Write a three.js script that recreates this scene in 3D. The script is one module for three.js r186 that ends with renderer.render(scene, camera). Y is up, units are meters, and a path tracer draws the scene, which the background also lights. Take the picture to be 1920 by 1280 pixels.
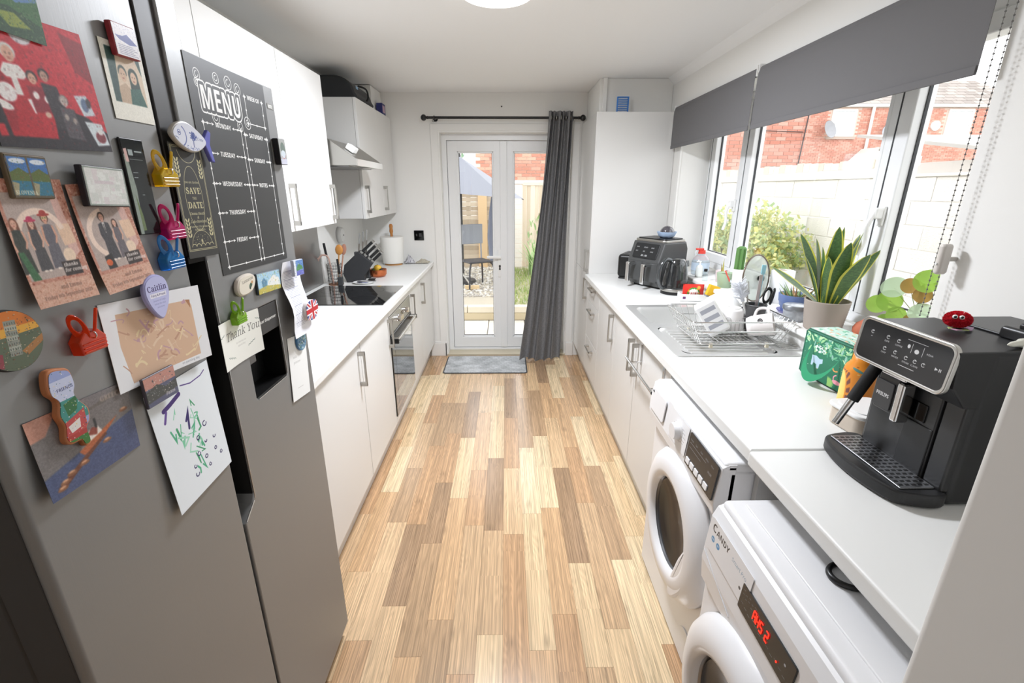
import * as THREE from 'three';
import { RoundedBoxGeometry } from 'three/addons/geometries/RoundedBoxGeometry.js';
import { RectAreaLightUniformsLib } from 'three/addons/lights/RectAreaLightUniformsLib.js';
import { mergeGeometries } from 'three/addons/utils/BufferGeometryUtils.js';

// ---------- camera, sky, lights, exposure ----------
const scene = new THREE.Scene();
const camera = new THREE.PerspectiveCamera(72.66, 1.5, 0.03, 200);
camera.position.set(0, 1.53, 0);
camera.rotation.order = 'YXZ';
camera.rotation.set(-18.138 * Math.PI / 180, -0.751 * Math.PI / 180, 0);
const renderer = new THREE.WebGLRenderer({ antialias: true });
renderer.toneMapping = THREE.LinearToneMapping;
renderer.toneMappingExposure = 1.58;
renderer.shadowMap.enabled = true;
scene.background = new THREE.Color(1.75, 1.79, 1.84);      // overcast white sky
RectAreaLightUniformsLib.init();
const KITCHEN_LAMP = 142, HALL_LAMP = 9;

// ---------- helpers ----------
let seed = 7;
const rnd = () => { seed = (seed * 1664525 + 1013904223) % 4294967296; return seed / 4294967296; };
const rr = (a, b) => a + (b - a) * rnd();
const V = (x, y, z) => new THREE.Vector3(x, y, z);
const PI = Math.PI;
const taken = {};
function numbered(n) { if (!(n in taken)) { taken[n] = 0; return n; } taken[n]++; return n + '_' + String(taken[n]).padStart(3, '0'); }
function mat(color, roughness = 0.6, o = {}) { return new THREE.MeshStandardMaterial({ color, roughness, ...o }); }
function phys(color, roughness, o = {}) { return new THREE.MeshPhysicalMaterial({ color, roughness, ...o }); }
function tag(o, label, category, group, kind) {
  if (label) o.userData.label = label; if (category) o.userData.category = category;
  if (group) o.userData.group = group; if (kind) o.userData.kind = kind; return o;
}
function thing(name, label, category, pos = [0, 0, 0], rotY = 0, group) {
  const g = new THREE.Group(); g.name = numbered(name); g.position.set(...pos); g.rotation.y = rotY;
  scene.add(g); return tag(g, label, category, group);
}
function struct(name) { const g = new THREE.Group(); g.name = name; g.userData.kind = 'structure'; scene.add(g); return g; }
function part(parent, name, geo, m, label) {
  const g = Array.isArray(geo) ? merge(geo) : geo;
  const me = new THREE.Mesh(g, m); me.name = name; parent.add(me); if (label) me.userData.label = label; return me;
}
function solo(name, geo, m, label, category, group) {
  const me = part(scene, numbered(name), geo, m); return tag(me, label, category, group);
}
function merge(list) {
  return mergeGeometries(list.map((g) => {
    let h = g.index ? g.toNonIndexed() : g.clone();
    for (const k of Object.keys(h.attributes)) if (!['position', 'normal', 'uv'].includes(k)) h.deleteAttribute(k);
    h.morphAttributes = {}; h.clearGroups?.();
    return h;
  }), false);
}
// axis-aligned box from ranges; r = edge radius
function bx(x0, x1, y0, y1, z0, z1, r = 0) {
  const w = Math.abs(x1 - x0), h = Math.abs(y1 - y0), d = Math.abs(z1 - z0);
  const g = r > 0 ? new RoundedBoxGeometry(w, h, d, 2, Math.min(r, w / 2.01, h / 2.01, d / 2.01)) : new THREE.BoxGeometry(w, h, d);
  return g.translate((x0 + x1) / 2, (y0 + y1) / 2, (z0 + z1) / 2);
}
function cb(w, h, d, x = 0, y = 0, z = 0, r = 0) { return bx(x - w / 2, x + w / 2, y - h / 2, y + h / 2, z - d / 2, z + d / 2, r); }
function cyl(r0, r1, h, seg = 24, open = false) { return new THREE.CylinderGeometry(r1, r0, h, seg, 1, open).translate(0, h / 2, 0); }
function sph(r, a = 20, b = 14) { return new THREE.SphereGeometry(r, a, b); }
function lathe(pts, seg = 36) { return new THREE.LatheGeometry(pts.map(([x, y]) => new THREE.Vector2(x, y)), seg); }
function tube(pts, r, seg = 24, rad = 8, closed = false, tension = 0.5) {
  const c = new THREE.CatmullRomCurve3(pts.map((p) => V(...p)), closed, 'catmullrom', tension);
  return new THREE.TubeGeometry(c, seg, r, rad, closed);
}
function bar(a, b, r, rad = 8) { // straight rod with end caps
  const A = V(...a), B = V(...b), L = A.distanceTo(B);
  const g = new THREE.CylinderGeometry(r, r, L, rad);
  g.applyQuaternion(new THREE.Quaternion().setFromUnitVectors(V(0, 1, 0), B.clone().sub(A).normalize()));
  return g.translate((A.x + B.x) / 2, (A.y + B.y) / 2, (A.z + B.z) / 2);
}
function shapeOf(pts) { const s = new THREE.Shape(); pts.forEach(([x, y], i) => i ? s.lineTo(x, y) : s.moveTo(x, y)); s.closePath(); return s; }
function splineShape(pts, n = 60) {
  const c = new THREE.CatmullRomCurve3(pts.map(([x, y]) => V(x, y, 0)), true, 'catmullrom', 0.5);
  return shapeOf(c.getPoints(n).slice(0, n).map((p) => [p.x, p.y]));
}
function roundRect(w, h, r, x = 0, y = 0) {
  const s = new THREE.Shape(), a = x - w / 2, b = y - h / 2;
  s.moveTo(a + r, b); s.lineTo(a + w - r, b); s.absarc(a + w - r, b + r, r, -PI / 2, 0); s.lineTo(a + w, b + h - r); s.absarc(a + w - r, b + h - r, r, 0, PI / 2);
  s.lineTo(a + r, b + h); s.absarc(a + r, b + h - r, r, PI / 2, PI); s.lineTo(a, b + r); s.absarc(a + r, b + r, r, PI, 1.5 * PI); return s;
}
function ext(shape, depth, bevel = 0, seg = 10, bs = 2) {
  return new THREE.ExtrudeGeometry(shape, { depth: Math.max(1e-4, depth - 2 * bevel), bevelEnabled: bevel > 0, bevelSize: bevel, bevelThickness: bevel, bevelSegments: bs, bevelOffset: -bevel, curveSegments: seg }).translate(0, 0, bevel);
}
// uv 0..1 over the x/y range of a geometry (for prints on flat faces)
function uvXY(g, w, h, x0 = -w / 2, y0 = -h / 2) {
  const p = g.attributes.position, u = g.attributes.uv;
  for (let i = 0; i < p.count; i++) u.setXY(i, (p.getX(i) - x0) / w, (p.getY(i) - y0) / h); return g;
}
const texCount = { n: 0 };
function ctex(w, h, draw, o = {}) {
  const c = document.createElement('canvas'); c.width = w; c.height = h;
  const x = c.getContext('2d'); draw(x, w, h);
  const t = new THREE.CanvasTexture(c); t.colorSpace = THREE.SRGBColorSpace; t.anisotropy = 4; texCount.n++;
  if (o.repeat) { t.wrapS = t.wrapT = THREE.RepeatWrapping; t.repeat.set(...o.repeat); }
  return t;
}
function dataTex(w, h, f, srgb = true, repeat) {
  const d = new Uint8Array(w * h * 4);
  for (let j = 0; j < h; j++) for (let i = 0; i < w; i++) { const c = f(i / w, j / h); d.set([c[0], c[1], c[2], 255].map((v) => Math.max(0, Math.min(255, v))), (j * w + i) * 4); }
  const t = new THREE.DataTexture(d, w, h); t.magFilter = THREE.LinearFilter; t.minFilter = THREE.LinearMipmapLinearFilter; t.generateMipmaps = true;
  if (srgb) t.colorSpace = THREE.SRGBColorSpace; t.wrapS = t.wrapT = THREE.RepeatWrapping; if (repeat) t.repeat.set(...repeat); t.needsUpdate = true; texCount.n++; return t;
}
// periodic value noise
function makeNoise(n, s) {
  let q = s; const r = () => { q = (q * 1103515245 + 12345) % 2147483648; return q / 2147483648; };
  const a = Array.from({ length: n * n }, r);
  return (u, v) => {
    u = ((u % 1) + 1) % 1 * n; v = ((v % 1) + 1) % 1 * n; const i = Math.floor(u), j = Math.floor(v), f = u - i, g = v - j;
    const F = f * f * (3 - 2 * f), G = g * g * (3 - 2 * g), at = (x, y) => a[(y % n) * n + (x % n)];
    return (at(i, j) * (1 - F) + at(i + 1, j) * F) * (1 - G) + (at(i, j + 1) * (1 - F) + at(i + 1, j + 1) * F) * G;
  };
}
const n8 = makeNoise(8, 3), n32 = makeNoise(32, 5), n128 = makeNoise(128, 9), n64 = makeNoise(64, 11);

// ---------- shared materials ----------
const M = {
  wall: mat('#efeeea', 0.92),
  ceiling: mat('#f5f5f4', 0.95),
  trim: mat('#f0efeb', 0.45),
  upvc: mat('#f1f2f2', 0.32),
  gasket: mat('#3b3d40', 0.6),
  cabinet: mat('#e1e0dd', 0.33),
  carcass: mat('#d3d2cf', 0.55),
  worktop: mat('#ecece9', 0.38),
  steel: mat('#c9c7c2', 0.28, { metalness: 1 }),
  brushed: mat('#b9b7b2', 0.38, { metalness: 1 }),
  chrome: mat('#dcdcdc', 0.12, { metalness: 1 }),
  black: mat('#151516', 0.35),
  blackGloss: mat('#0c0c0d', 0.08),
  blackMatt: mat('#1b1b1c', 0.7),
  darkGrey: mat('#3a3a3b', 0.55),
  white: mat('#f2f2f0', 0.35),
  whiteMatt: mat('#efeeea', 0.8),
  paper: mat('#f3f2ee', 0.85),
  glass: phys('#ffffff', 0.02, { transmission: 1, thickness: 0, ior: 1.45 }),
  clear: phys('#f6fbfc', 0.05, { transmission: 0.95, thickness: 0, ior: 1.4 }),
  wood: mat('#c08a4e', 0.55),
};
// ---------- room ----------
const CEIL = 2.285, BACK = -4.25, LEFTX = -1.27, RIGHTX = 1.21, HALL = 1.6;
const WIN = { z0: -3.44, z1: -1.27, y0: 1.0, y1: 2.06, gx: 1.45 };
{ // left wall
  const w = struct('wall_left'); part(w, 'plaster', bx(LEFTX - 0.15, LEFTX, 0, CEIL, BACK - 0.3, HALL), M.wall);
}
{ // right wall with the window opening
  const w = struct('wall_right'), x0 = RIGHTX, x1 = 1.52;
  part(w, 'plaster', [
    bx(x0, x1, 0, WIN.y0 - 0.03, WIN.z0, WIN.z1), bx(x0, x1, WIN.y1, CEIL, WIN.z0, WIN.z1),
    bx(x0, x1, 0, CEIL, BACK - 0.3, WIN.z0), bx(x0, x1, 0, CEIL, WIN.z1, HALL)], M.wall);
}
{ // back wall with the door opening
  const w = struct('wall_back'), z0 = BACK - 0.3, z1 = BACK;
  part(w, 'plaster', [bx(LEFTX, -0.57, 0, CEIL, z0, z1), bx(0.57, RIGHTX, 0, CEIL, z0, z1), bx(-0.57, 0.57, 2.0, CEIL, z0, z1)], M.wall);
}
{ // ceiling and the boxed-in bulkhead over the tall cupboard
  const c = struct('ceiling'); part(c, 'plaster', bx(LEFTX - 0.15, 1.52, CEIL, CEIL + 0.15, BACK - 0.3, HALL), M.ceiling);
  part(c, 'coving', [ext(shapeOf([[0, 0], [0.045, 0], [0.03, -0.012], [0.012, -0.03], [0, -0.045]]), -BACK - 0.45).rotateY(PI).translate(RIGHTX, CEIL, -0.44).translate(0, 0, 0)], M.ceiling);
  const b = struct('trim_1'); part(b, 'boxing', bx(0.68, RIGHTX, 2.03, CEIL, BACK, -3.72, 0.006), M.wall);
  part(b, 'pipe_cover', bx(0.70, 0.73, 2.03, CEIL, -3.72, -3.70, 0.004), M.trim);
}
{ // near end: wall either side of the opening the picture is taken from
  const w = struct('wall_front');
  part(w, 'plaster', [bx(0.400, RIGHTX, 0, CEIL, -0.340, -0.20, 0.010), bx(LEFTX, -1.2, 0, CEIL, -0.34, -0.20)], M.wall);
  part(w, 'hall_end', bx(LEFTX - 0.15, 1.52, 0, CEIL, HALL, HALL + 0.12), M.wall);
}
// skirting
{
  const b = struct('baseboard_back');
  const prof = (x0, x1) => [bx(x0, x1, 0, 0.13, BACK, BACK + 0.018, 0.003), bx(x0, x1, 0.13, 0.145, BACK, BACK + 0.010, 0.003)];
  part(b, 'skirting', [...prof(-0.72, -0.57), ...prof(0.57, 0.64), bx(-0.585, -0.565, 0, 0.14, BACK - 0.16, BACK + 0.018, 0.003)], M.trim);
}
// ---------- floor: laminate strips, each a plank ----------
{
  const f = struct('floor');
  part(f, 'underlay', bx(LEFTX, 1.5, -0.12, -0.0015, BACK - 0.3, HALL), mat('#6d543c', 0.9));
  const tones = [[212, 187, 152], [199, 166, 130], [186, 152, 118], [218, 197, 164], [160, 133, 106], [206, 177, 142], [174, 146, 116], [194, 165, 132]];
  const mats = tones.map((t, k) => {
    const ox = k * 0.37, oy = k * 0.61;
    const map = dataTex(128, 512, (u, v) => {
      const w = n8(u * 0.6 + ox, v * 0.5 + oy), fine = n128(u * 0.9 + ox, v * 0.12 + oy) - 0.5, mid = n64(u * 0.55 + oy, v * 0.07 + ox) - 0.5;
      const ring = Math.sin((u * 5 + w * 7 + v * 0.6) * 6.283) * 0.5;
      let k2 = 1.03 + 0.20 * fine + 0.26 * mid + 0.07 * ring;
      const kn = Math.max(0, 1 - Math.hypot((u - 0.62) * 5, (v - 0.3 - 0.05 * k) * 26)); k2 -= 0.16 * kn;
      return [t[0] * k2, t[1] * (k2 - 0.01), t[2] * (k2 - 0.03)];
    });
    return phys('#ffffff', 0.21, { map, ior: 1.65 });
  });
  // uv variants
  const W = 0.0935, variants = {};
  function plankGeo(len, v) {
    const key = len.toFixed(2) + '_' + v; if (variants[key]) return variants[key];
    const g = new THREE.BoxGeometry(W - 0.0008, 0.012, len - 0.0008), p = g.attributes.position, u = g.attributes.uv;
    for (let i = 0; i < p.count; i++) u.setXY(i, 0.02 + 0.3 * v + (p.getX(i) / W + 0.5) * 0.9, v * 0.23 + p.getZ(i) / 1.1);
    return variants[key] = g;
  }
  const lens = [0.46, 0.54, 0.62, 0.72];
  for (let i = -8; i <= 7; i++) {
    const x = 0.077 - W + i * W + W / 2; let z = -0.62 - ((i * 0.41 + 9) % 1) * 0.35, first = true, last = -1;
    while (z > BACK - 0.12) {
      const len = first ? 0.44 : lens[Math.floor(rnd() * 4)]; first = false;
      let k = Math.floor(rnd() * tones.length); if (k === last) k = (k + 3) % tones.length; last = k;
      const m = new THREE.Mesh(plankGeo(len, Math.floor(rnd() * 3)), mats[k]); m.name = 'plank'; m.position.set(x, -0.006, z - len / 2); f.add(m);
      z -= len;
    }
  }
  // the hall floor behind the picture plane
  part(f, 'hall_boards', bx(LEFTX, RIGHTX, -0.012, -0.001, -0.62, HALL), mat('#c39a6c', 0.35));
}
// ---------- French doors ----------
{
  const z = -4.42, d = struct('door_1');
  part(d, 'door_frame', [bx(-0.569, -0.515, 0.03, 1.94, z - 0.0396, z + 0.0496, 0.004), bx(0.515, 0.569, 0.03, 1.94, z - 0.0396, z + 0.0496, 0.004), bx(-0.57, 0.57, 1.935, 1.99, z - 0.04, z + 0.05, 0.004), bx(-0.57, 0.57, 0, 0.035, z - 0.06, z + 0.05, 0.004)], M.upvc);
  part(d, 'lining', [bx(-0.5695, -0.556, 0, 1.99, BACK - 0.1195, BACK + 0.0035, 0.003), bx(0.556, 0.5695, 0, 1.99, BACK - 0.1195, BACK + 0.0035, 0.003), bx(-0.57, 0.57, 1.985, 2.0, BACK - 0.12, BACK + 0.004, 0.003),
    bx(-0.6295, -0.568, 0.14, 2.0, BACK, BACK + 0.0096, 0.003), bx(0.568, 0.6295, 0.14, 2.0, BACK, BACK + 0.0096, 0.003), bx(-0.63, 0.63, 1.998, 2.05, BACK, BACK + 0.010, 0.003)], M.wall);
  const leaf = (x0, x1, lead) => {
    const L = new THREE.Group(); L.name = 'door_leaf'; d.add(L);
    const y0 = 0.038, y1 = 1.932, s = 0.087, a = z - 0.028, b = z + 0.034;
    part(L, 'sash', [bx(x0, x0 + s, y0, y1, a, b, 0.006), bx(x1 - s, x1, y0, y1, a, b, 0.006), bx(x0 + s - 0.01, x1 - s + 0.01, y0 + 0.0004, y0 + 0.105, a + 0.0004, b - 0.0004, 0.006), bx(x0 + s - 0.01, x1 - s + 0.01, y1 - s, y1 - 0.0004, a + 0.0004, b - 0.0004, 0.006),
      bx(x0 + s - 0.004, x0 + s + 0.012, y0 + 0.09, y1 - s + 0.012, a + 0.01, b - 0.012, 0.003), bx(x1 - s - 0.012, x1 - s + 0.004, y0 + 0.09, y1 - s + 0.012, a + 0.01, b - 0.012, 0.003),
      bx(x0 + s, x1 - s, y0 + 0.095, y0 + 0.117, a + 0.01, b - 0.012, 0.003), bx(x0 + s, x1 - s, y1 - s - 0.012, y1 - s + 0.004, a + 0.01, b - 0.012, 0.003)], M.upvc);
    part(L, 'gasket', [bx(x0 + s + 0.011, x0 + s + 0.0145, y0 + 0.115, y1 - s - 0.01, z - 0.008, z + 0.012), bx(x1 - s - 0.0145, x1 - s - 0.011, y0 + 0.115, y1 - s - 0.01, z - 0.008, z + 0.012), bx(x0 + s + 0.011, x1 - s - 0.011, y0 + 0.116, y0 + 0.1195, z - 0.008, z + 0.012)], M.gasket);
    part(L, 'pane', bx(x0 + s + 0.008, x1 - s - 0.008, y0 + 0.112, y1 - s - 0.008, z - 0.002, z + 0.002), M.glass);
    if (lead) {
      const hx = x1 - 0.035;
      part(L, 'handle', [bx(hx - 0.018, hx + 0.018, 0.74, 1.0, b, b + 0.01, 0.009), bar([hx, 0.93, b], [hx, 0.93, b + 0.045], 0.010), bx(hx - 0.12, hx + 0.012, 0.918, 0.942, b + 0.035, b + 0.05, 0.006)], M.white, 'white lever handle on a long plate');
      part(L, 'lock', [ext(shapeOf([[-0.008, -0.022], [0.008, -0.022], [0.006, 0.004], [0.010, 0.014], [0.004, 0.024], [-0.004, 0.024], [-0.010, 0.014], [-0.006, 0.004]]), 0.003).translate(hx, 0.83, b + 0.01)], M.black, 'black keyhole');
    }
  };
  leaf(-0.513, -0.022, true); leaf(-0.018, 0.513, false);
  part(d, 'meeting_bead', bx(-0.05, 0.012, 0.04, 1.93, z + 0.033, z + 0.046, 0.005), M.upvc);
  part(d, 'threshold', bx(-0.57, 0.57, -0.01, 0.018, BACK - 0.14, BACK + 0.02, 0.004), mat('#c9bfa8', 0.5));
}
// ---------- window ----------
{
  const w = struct('window_1'), x = WIN.gx, f = 0.055, { z0, z1 } = WIN, yb = WIN.y0 + 0.015, yt = WIN.y1;
  const xa = x - 0.035, xb = x + 0.035;
  part(w, 'window_frame', [bx(xa, xb, yb, yb + f, z0, z1, 0.005), bx(xa, xb, yt - f, yt, z0, z1, 0.005), ...[[z0, z0 + f], [z1 - f, z1], [-2.93, -2.865], [-1.86, -1.795]].map(([a, b]) => bx(xa + 0.0004, xb - 0.0004, yb + f - 0.006, yt - f + 0.006, a, b, 0.005))], M.upvc);
  const sash = (a, b, opening, hz, dir) => {
    const g = new THREE.Group(); g.name = 'casement'; w.add(g); const s = opening ? 0.058 : 0.02, xi = xa - (opening ? 0.006 : 0.002), y0 = yb + f - 0.012, y1 = yt - f + 0.012;
    part(g, 'sash', [bx(xi, xb - 0.01, y0, y0 + s, a, b, 0.005), bx(xi, xb - 0.01, y1 - s, y1, a, b, 0.005), bx(xi + 0.0004, xb - 0.0104, y0 + s - 0.006, y1 - s + 0.006, a + 0.0004, a + s, 0.005), bx(xi + 0.0004, xb - 0.0104, y0 + s - 0.006, y1 - s + 0.006, b - s, b - 0.0004, 0.005)], M.upvc);
    part(g, 'gasket', [bx(x - 0.008, x + 0.003, y0 + s, y1 - s, a + s - 0.001, a + s + 0.004), bx(x - 0.008, x + 0.003, y0 + s, y1 - s, b - s - 0.004, b - s + 0.001), bx(x - 0.008, x + 0.003, y0 + s - 0.001, y0 + s + 0.004, a + s, b - s)], M.gasket);
    if (opening) part(g, 'seal_line', [bx(xa - 0.0012, xa + 0.002, y0, y1, a - 0.014, a - 0.0085), bx(xa - 0.0012, xa + 0.002, y0, y1, b + 0.002, b + 0.006)], M.gasket);
    part(g, 'pane', bx(x - 0.002, x + 0.002, y0 + s - 0.004, y1 - s + 0.004, a + s - 0.004, b - s + 0.004), M.glass);
    if (opening) {
      const H = part(g, 'handle', [bx(xi - 0.012, xi, 1.40, 1.47, hz - 0.014, hz + 0.014, 0.004), bx(xi - 0.038, xi - 0.006, 1.425, 1.465, hz - 0.012, hz + 0.012, 0.006), tube([[xi - 0.032, 1.45, hz], [xi - 0.05, 1.40, hz + dir * 0.002], [xi - 0.046, 1.34, hz + dir * 0.006], [xi - 0.06, 1.29, hz + dir * 0.010]], 0.009, 14, 8)], M.white, 'white window handle');
    }
  };
  sash(z0 + f - 0.012, -2.93 + 0.012, true, -2.955, 1); sash(-2.865 - 0.004, -1.86 + 0.004, false); sash(-1.795 - 0.012, z1 - f + 0.012, true, -1.775, -1);
  part(w, 'window_sill', [bx(1.165, 1.52, WIN.y0 - 0.025, WIN.y0, WIN.z0 - 0.04, WIN.z1 + 0.04, 0.008)], M.trim);
  part(w, 'reveal_bead', bx(RIGHTX - 0.004, RIGHTX + 0.012, WIN.y0, WIN.y1, WIN.z0 - 0.03, WIN.z0 + 0.006, 0.004), M.trim);
}
// ---------- kitchen ceiling lamp ----------
{
  const L = thing('ceiling_lamp', 'round flush white ceiling lamp, switched on, at the top of the picture', 'lamp', [-0.03, CEIL, -2.11]); L.scale.set(0.93, 0.93, 0.93);
  part(L, 'base', lathe([[0, 0], [0.165, 0], [0.165, -0.018], [0.158, -0.02]], 48), M.white);
  part(L, 'diffuser', lathe([[0.158, -0.018], [0.158, -0.04], [0.145, -0.05], [0, -0.052]], 48), mat('#ffffff', 0.5, { emissive: '#fffaf0', emissiveIntensity: 2.2 }));
  const a = new THREE.RectAreaLight('#f3f7ff', KITCHEN_LAMP, 0.27, 0.27); a.position.set(-0.03, CEIL - 0.053, -2.11); a.rotation.x = -PI / 2; a.name = 'ceiling_lamp_light'; scene.add(a);
}
{ // hall lamp behind the camera
  const L = thing('hall_ceiling_lamp', 'round white ceiling lamp in the hall behind the viewpoint', 'lamp', [0, CEIL, 0.75]);
  part(L, 'base', lathe([[0, 0], [0.165, 0], [0.165, -0.018], [0.158, -0.02]], 40), M.white);
  part(L, 'diffuser', lathe([[0.158, -0.018], [0.158, -0.04], [0.145, -0.05], [0, -0.052]], 40), mat('#ffffff', 0.5, { emissive: '#fffaf0', emissiveIntensity: 2 }));
  const a = new THREE.RectAreaLight('#f3f7ff', HALL_LAMP, 0.29, 0.29); a.position.set(0, CEIL - 0.056, 0.75); a.rotation.x = -PI / 2; a.name = 'hall_lamp_light'; scene.add(a);
}
// ---------- fitted units ----------
function pull(parent, axis, sgn, face, y0, y1, z0, z1) { // square bar handle; face = x of the door front, sgn = direction into the room
  const xo = face + sgn * 0.032, xi = face, w = 0.011;
  const a = Math.min(xo, xo - sgn * 0.009), b = Math.max(xo, xo - sgn * 0.009), fa = Math.min(xi, xo), fb = Math.max(xi, xo);
  const g = axis === 'y' ? [bx(a, b, y0, y1, z0 - w / 2, z0 + w / 2, 0.002), bx(fa, fb, y0, y0 + 0.02, z0 - w / 2 - 0.0006, z0 + w / 2 + 0.0006, 0.002), bx(fa, fb, y1 - 0.02, y1, z0 - w / 2 - 0.0006, z0 + w / 2 + 0.0006, 0.002)]
    : [bx(a, b, y0 - w / 2, y0 + w / 2, z0, z1, 0.002), bx(fa, fb, y0 - w / 2 - 0.0006, y0 + w / 2 + 0.0006, z0, z0 + 0.02, 0.002), bx(fa, fb, y0 - w / 2 - 0.0006, y0 + w / 2 + 0.0006, z1 - 0.02, z1, 0.002)];
  return part(parent, 'handle', g, M.brushed, 'brushed steel bar handle');
}
// base unit on the left (doors face +x)
const LF = -0.68, RF = 0.64;
function leftBase(z0, z1, label, doors) {
  const u = thing('base_cabinet', label, 'cabinet', [0, 0, 0], 0, 'base cabinets on the left');
  part(u, 'carcass', bx(LEFTX + 0.002, LF - 0.02, 0.14, 0.87, z0, z1), M.carcass);
  for (const [a, b, y0, y1, h] of doors) {
    const d = part(u, 'door', bx(LF - 0.018, LF, y0, y1, a + 0.0015, b - 0.0015, 0.0015), M.cabinet);
    if (h) pull(d, 'y', 1, LF, 0.655, 0.825, h);
  }
  return u;
}
leftBase(-2.05, -1.295, 'white base cabinet nearest the fridge on the left', [[-2.05, -1.295, 0.145, 0.868, -2.01]]);
leftBase(-2.60, -2.052, 'white base cabinet between the fridge end and the oven', [[-2.60, -2.052, 0.145, 0.868, -2.565]]);
leftBase(-3.62, -3.206, 'white base cabinet just past the oven on the left', [[-3.62, -3.206, 0.145, 0.868, -3.24]]);
leftBase(-4.23, -3.622, 'white base cabinet at the far left corner by the glazed doors', [[-4.23, -3.622, 0.145, 0.868, -3.66]]);
solo('plinth', bx(-0.75, -0.735, 0.001, 0.139, -4.23, -1.295), M.cabinet, 'long white plinth board under the left base cabinets', 'plinth');
// left worktop
{
  const w = thing('worktop', 'long white worktop on the left holding the black hob', 'worktop');
  part(w, 'slab', bx(LEFTX + 0.003, -0.657, 0.871, 0.91, -4.245, -1.32, 0.010), M.worktop);
  part(w, 'upstand', bx(LEFTX + 0.001, LEFTX + 0.014, 0.91, 0.935, -4.245, -3.30, 0.003), M.worktop);
  part(w, 'end_cap', bx(LEFTX + 0.003, -0.6565, 0.872, 0.909, -1.32, -1.317, 0.001), mat('#8a8a8a', 0.5), 'grey end cap');
}
// oven
{
  const o = thing('oven', 'built-in oven with steel control panel and dark glass door', 'oven');
  part(o, 'carcass', bx(LEFTX + 0.01, LF - 0.02, 0.14, 0.87, -3.203, -2.603), M.carcass);
  for (const [a, b] of [[0.828, 0.868], [0.145, 0.185]]) part(o, 'filler', bx(LF - 0.018, LF, a, b, -3.2, -2.605, 0.001), M.cabinet);
  const p = part(o, 'control_panel', bx(LF - 0.018, LF + 0.004, 0.715, 0.825, -3.199, -2.606, 0.002), M.brushed);
  for (const z of [-2.80, -2.84, -3.02]) part(p, 'knob', [cyl(0.019, 0.017, 0.026, 24).rotateZ(-PI / 2).translate(LF + 0.004, 0.768, z), cyl(0.022, 0.022, 0.004, 24).rotateZ(-PI / 2).translate(LF + 0.003, 0.768, z)], M.chrome);
  part(p, 'display', bx(LF, LF + 0.0046, 0.755, 0.785, -2.96, -2.89), M.blackGloss);
  const d = part(o, 'door', bx(LF - 0.018, LF + 0.006, 0.187, 0.711, -3.199, -2.606, 0.003), phys('#111213', 0.05, { clearcoat: 1, clearcoatRoughness: 0.02 }));
  part(d, 'door_strip', bx(LF, LF + 0.0068, 0.655, 0.708, -3.197, -2.608, 0.001), M.black);
  part(d, 'inner_window', bx(LF, LF + 0.0065, 0.25, 0.60, -3.13, -2.675), phys('#24282a', 0.03, { clearcoat: 1, clearcoatRoughness: 0.01 }));
  part(d, 'handle', [bx(LF + 0.028, LF + 0.046, 0.668, 0.688, -3.185, -2.62, 0.006), bx(LF, LF + 0.046, 0.665, 0.691, -2.655, -2.618, 0.004), bx(LF, LF + 0.046, 0.665, 0.691, -3.187, -3.150, 0.004)], M.steel, 'steel bar handle with black ends');
  for (const [a, b] of [[-2.6175, -2.609], [-3.196, -3.1875]]) part(d, 'handle_end', bx(LF + 0.004, LF + 0.048, 0.663, 0.693, a, b, 0.003), M.black);
}
// hob
{
  const h = thing('ceramic_hob', 'flat black glass hob set into the left worktop', 'hob', [0, 0.91, 0]);
  part(h, 'glass_top', bx(-1.21, -0.69, 0.0005, 0.0065, -3.09, -2.55, 0.002), phys('#0a0a0b', 0.06, { clearcoat: 1, clearcoatRoughness: 0.02 }));
  const ring = mat('#3a3a3c', 0.3);
  for (const [x, z, r] of [[-0.85, -2.70, 0.085], [-0.85, -2.94, 0.07], [-1.08, -2.70, 0.07], [-1.08, -2.94, 0.1]]) part(h, 'cooking_zone', new THREE.RingGeometry(r - 0.0012, r, 48).rotateX(-PI / 2).translate(x, 0.0069, z), ring);
}
// steel splashback
solo('splashback', bx(LEFTX + 0.001, LEFTX + 0.008, 0.912, 1.345, -3.2, -1.9, 0.001), mat('#a9a9a9', 0.33, { metalness: 1 }), 'brushed steel splashback panel on the wall beside the hob', 'splashback');
// wall cupboards
function wallUnit(z0, z1, y0, y1, label, doors) {
  const u = thing('wall_cabinet', label, 'cabinet', [0, 0, 0], 0, 'wall cabinets on the left');
  part(u, 'carcass', bx(LEFTX + 0.002, -0.970, y0, y1, z0, z1, 0.001), M.carcass);
  for (const [a, b, h] of doors) {
    const d = part(u, 'door', bx(-0.968, -0.95, y0 - 0.002, y1, a + 0.0008, b - 0.0008, 0.001), M.cabinet);
    if (h) pull(d, 'y', 1, -0.95, 1.375, 1.555, h);
  }
}
wallUnit(-1.66, -0.48, 1.80, 2.085, 'white wall cabinet bridging over the fridge', [[-1.66, -0.48, 0]]);
wallUnit(-2.20, -1.662, 1.352, 2.085, 'white wall cabinet with bar handle right behind the fridge', [[-2.20, -1.662, -2.16]]);
wallUnit(-2.70, -2.202, 1.352, 2.085, 'white wall cabinet beside the extractor hood, on the near side', [[-2.70, -2.202, -2.655]]);
wallUnit(-4.21, -3.28, 1.34, 2.085, 'white double wall cabinet in the far left corner beyond the hood', [[-3.785, -3.28, -3.32], [-4.21, -3.785, -3.82]]);
solo('boxing_panel', bx(LEFTX + 0.003, -1.02, 2.087, 2.28, -4.245, -3.95, 0.003), M.wall, 'small white boxed-in section above the far wall cabinet', 'boxing');
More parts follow.
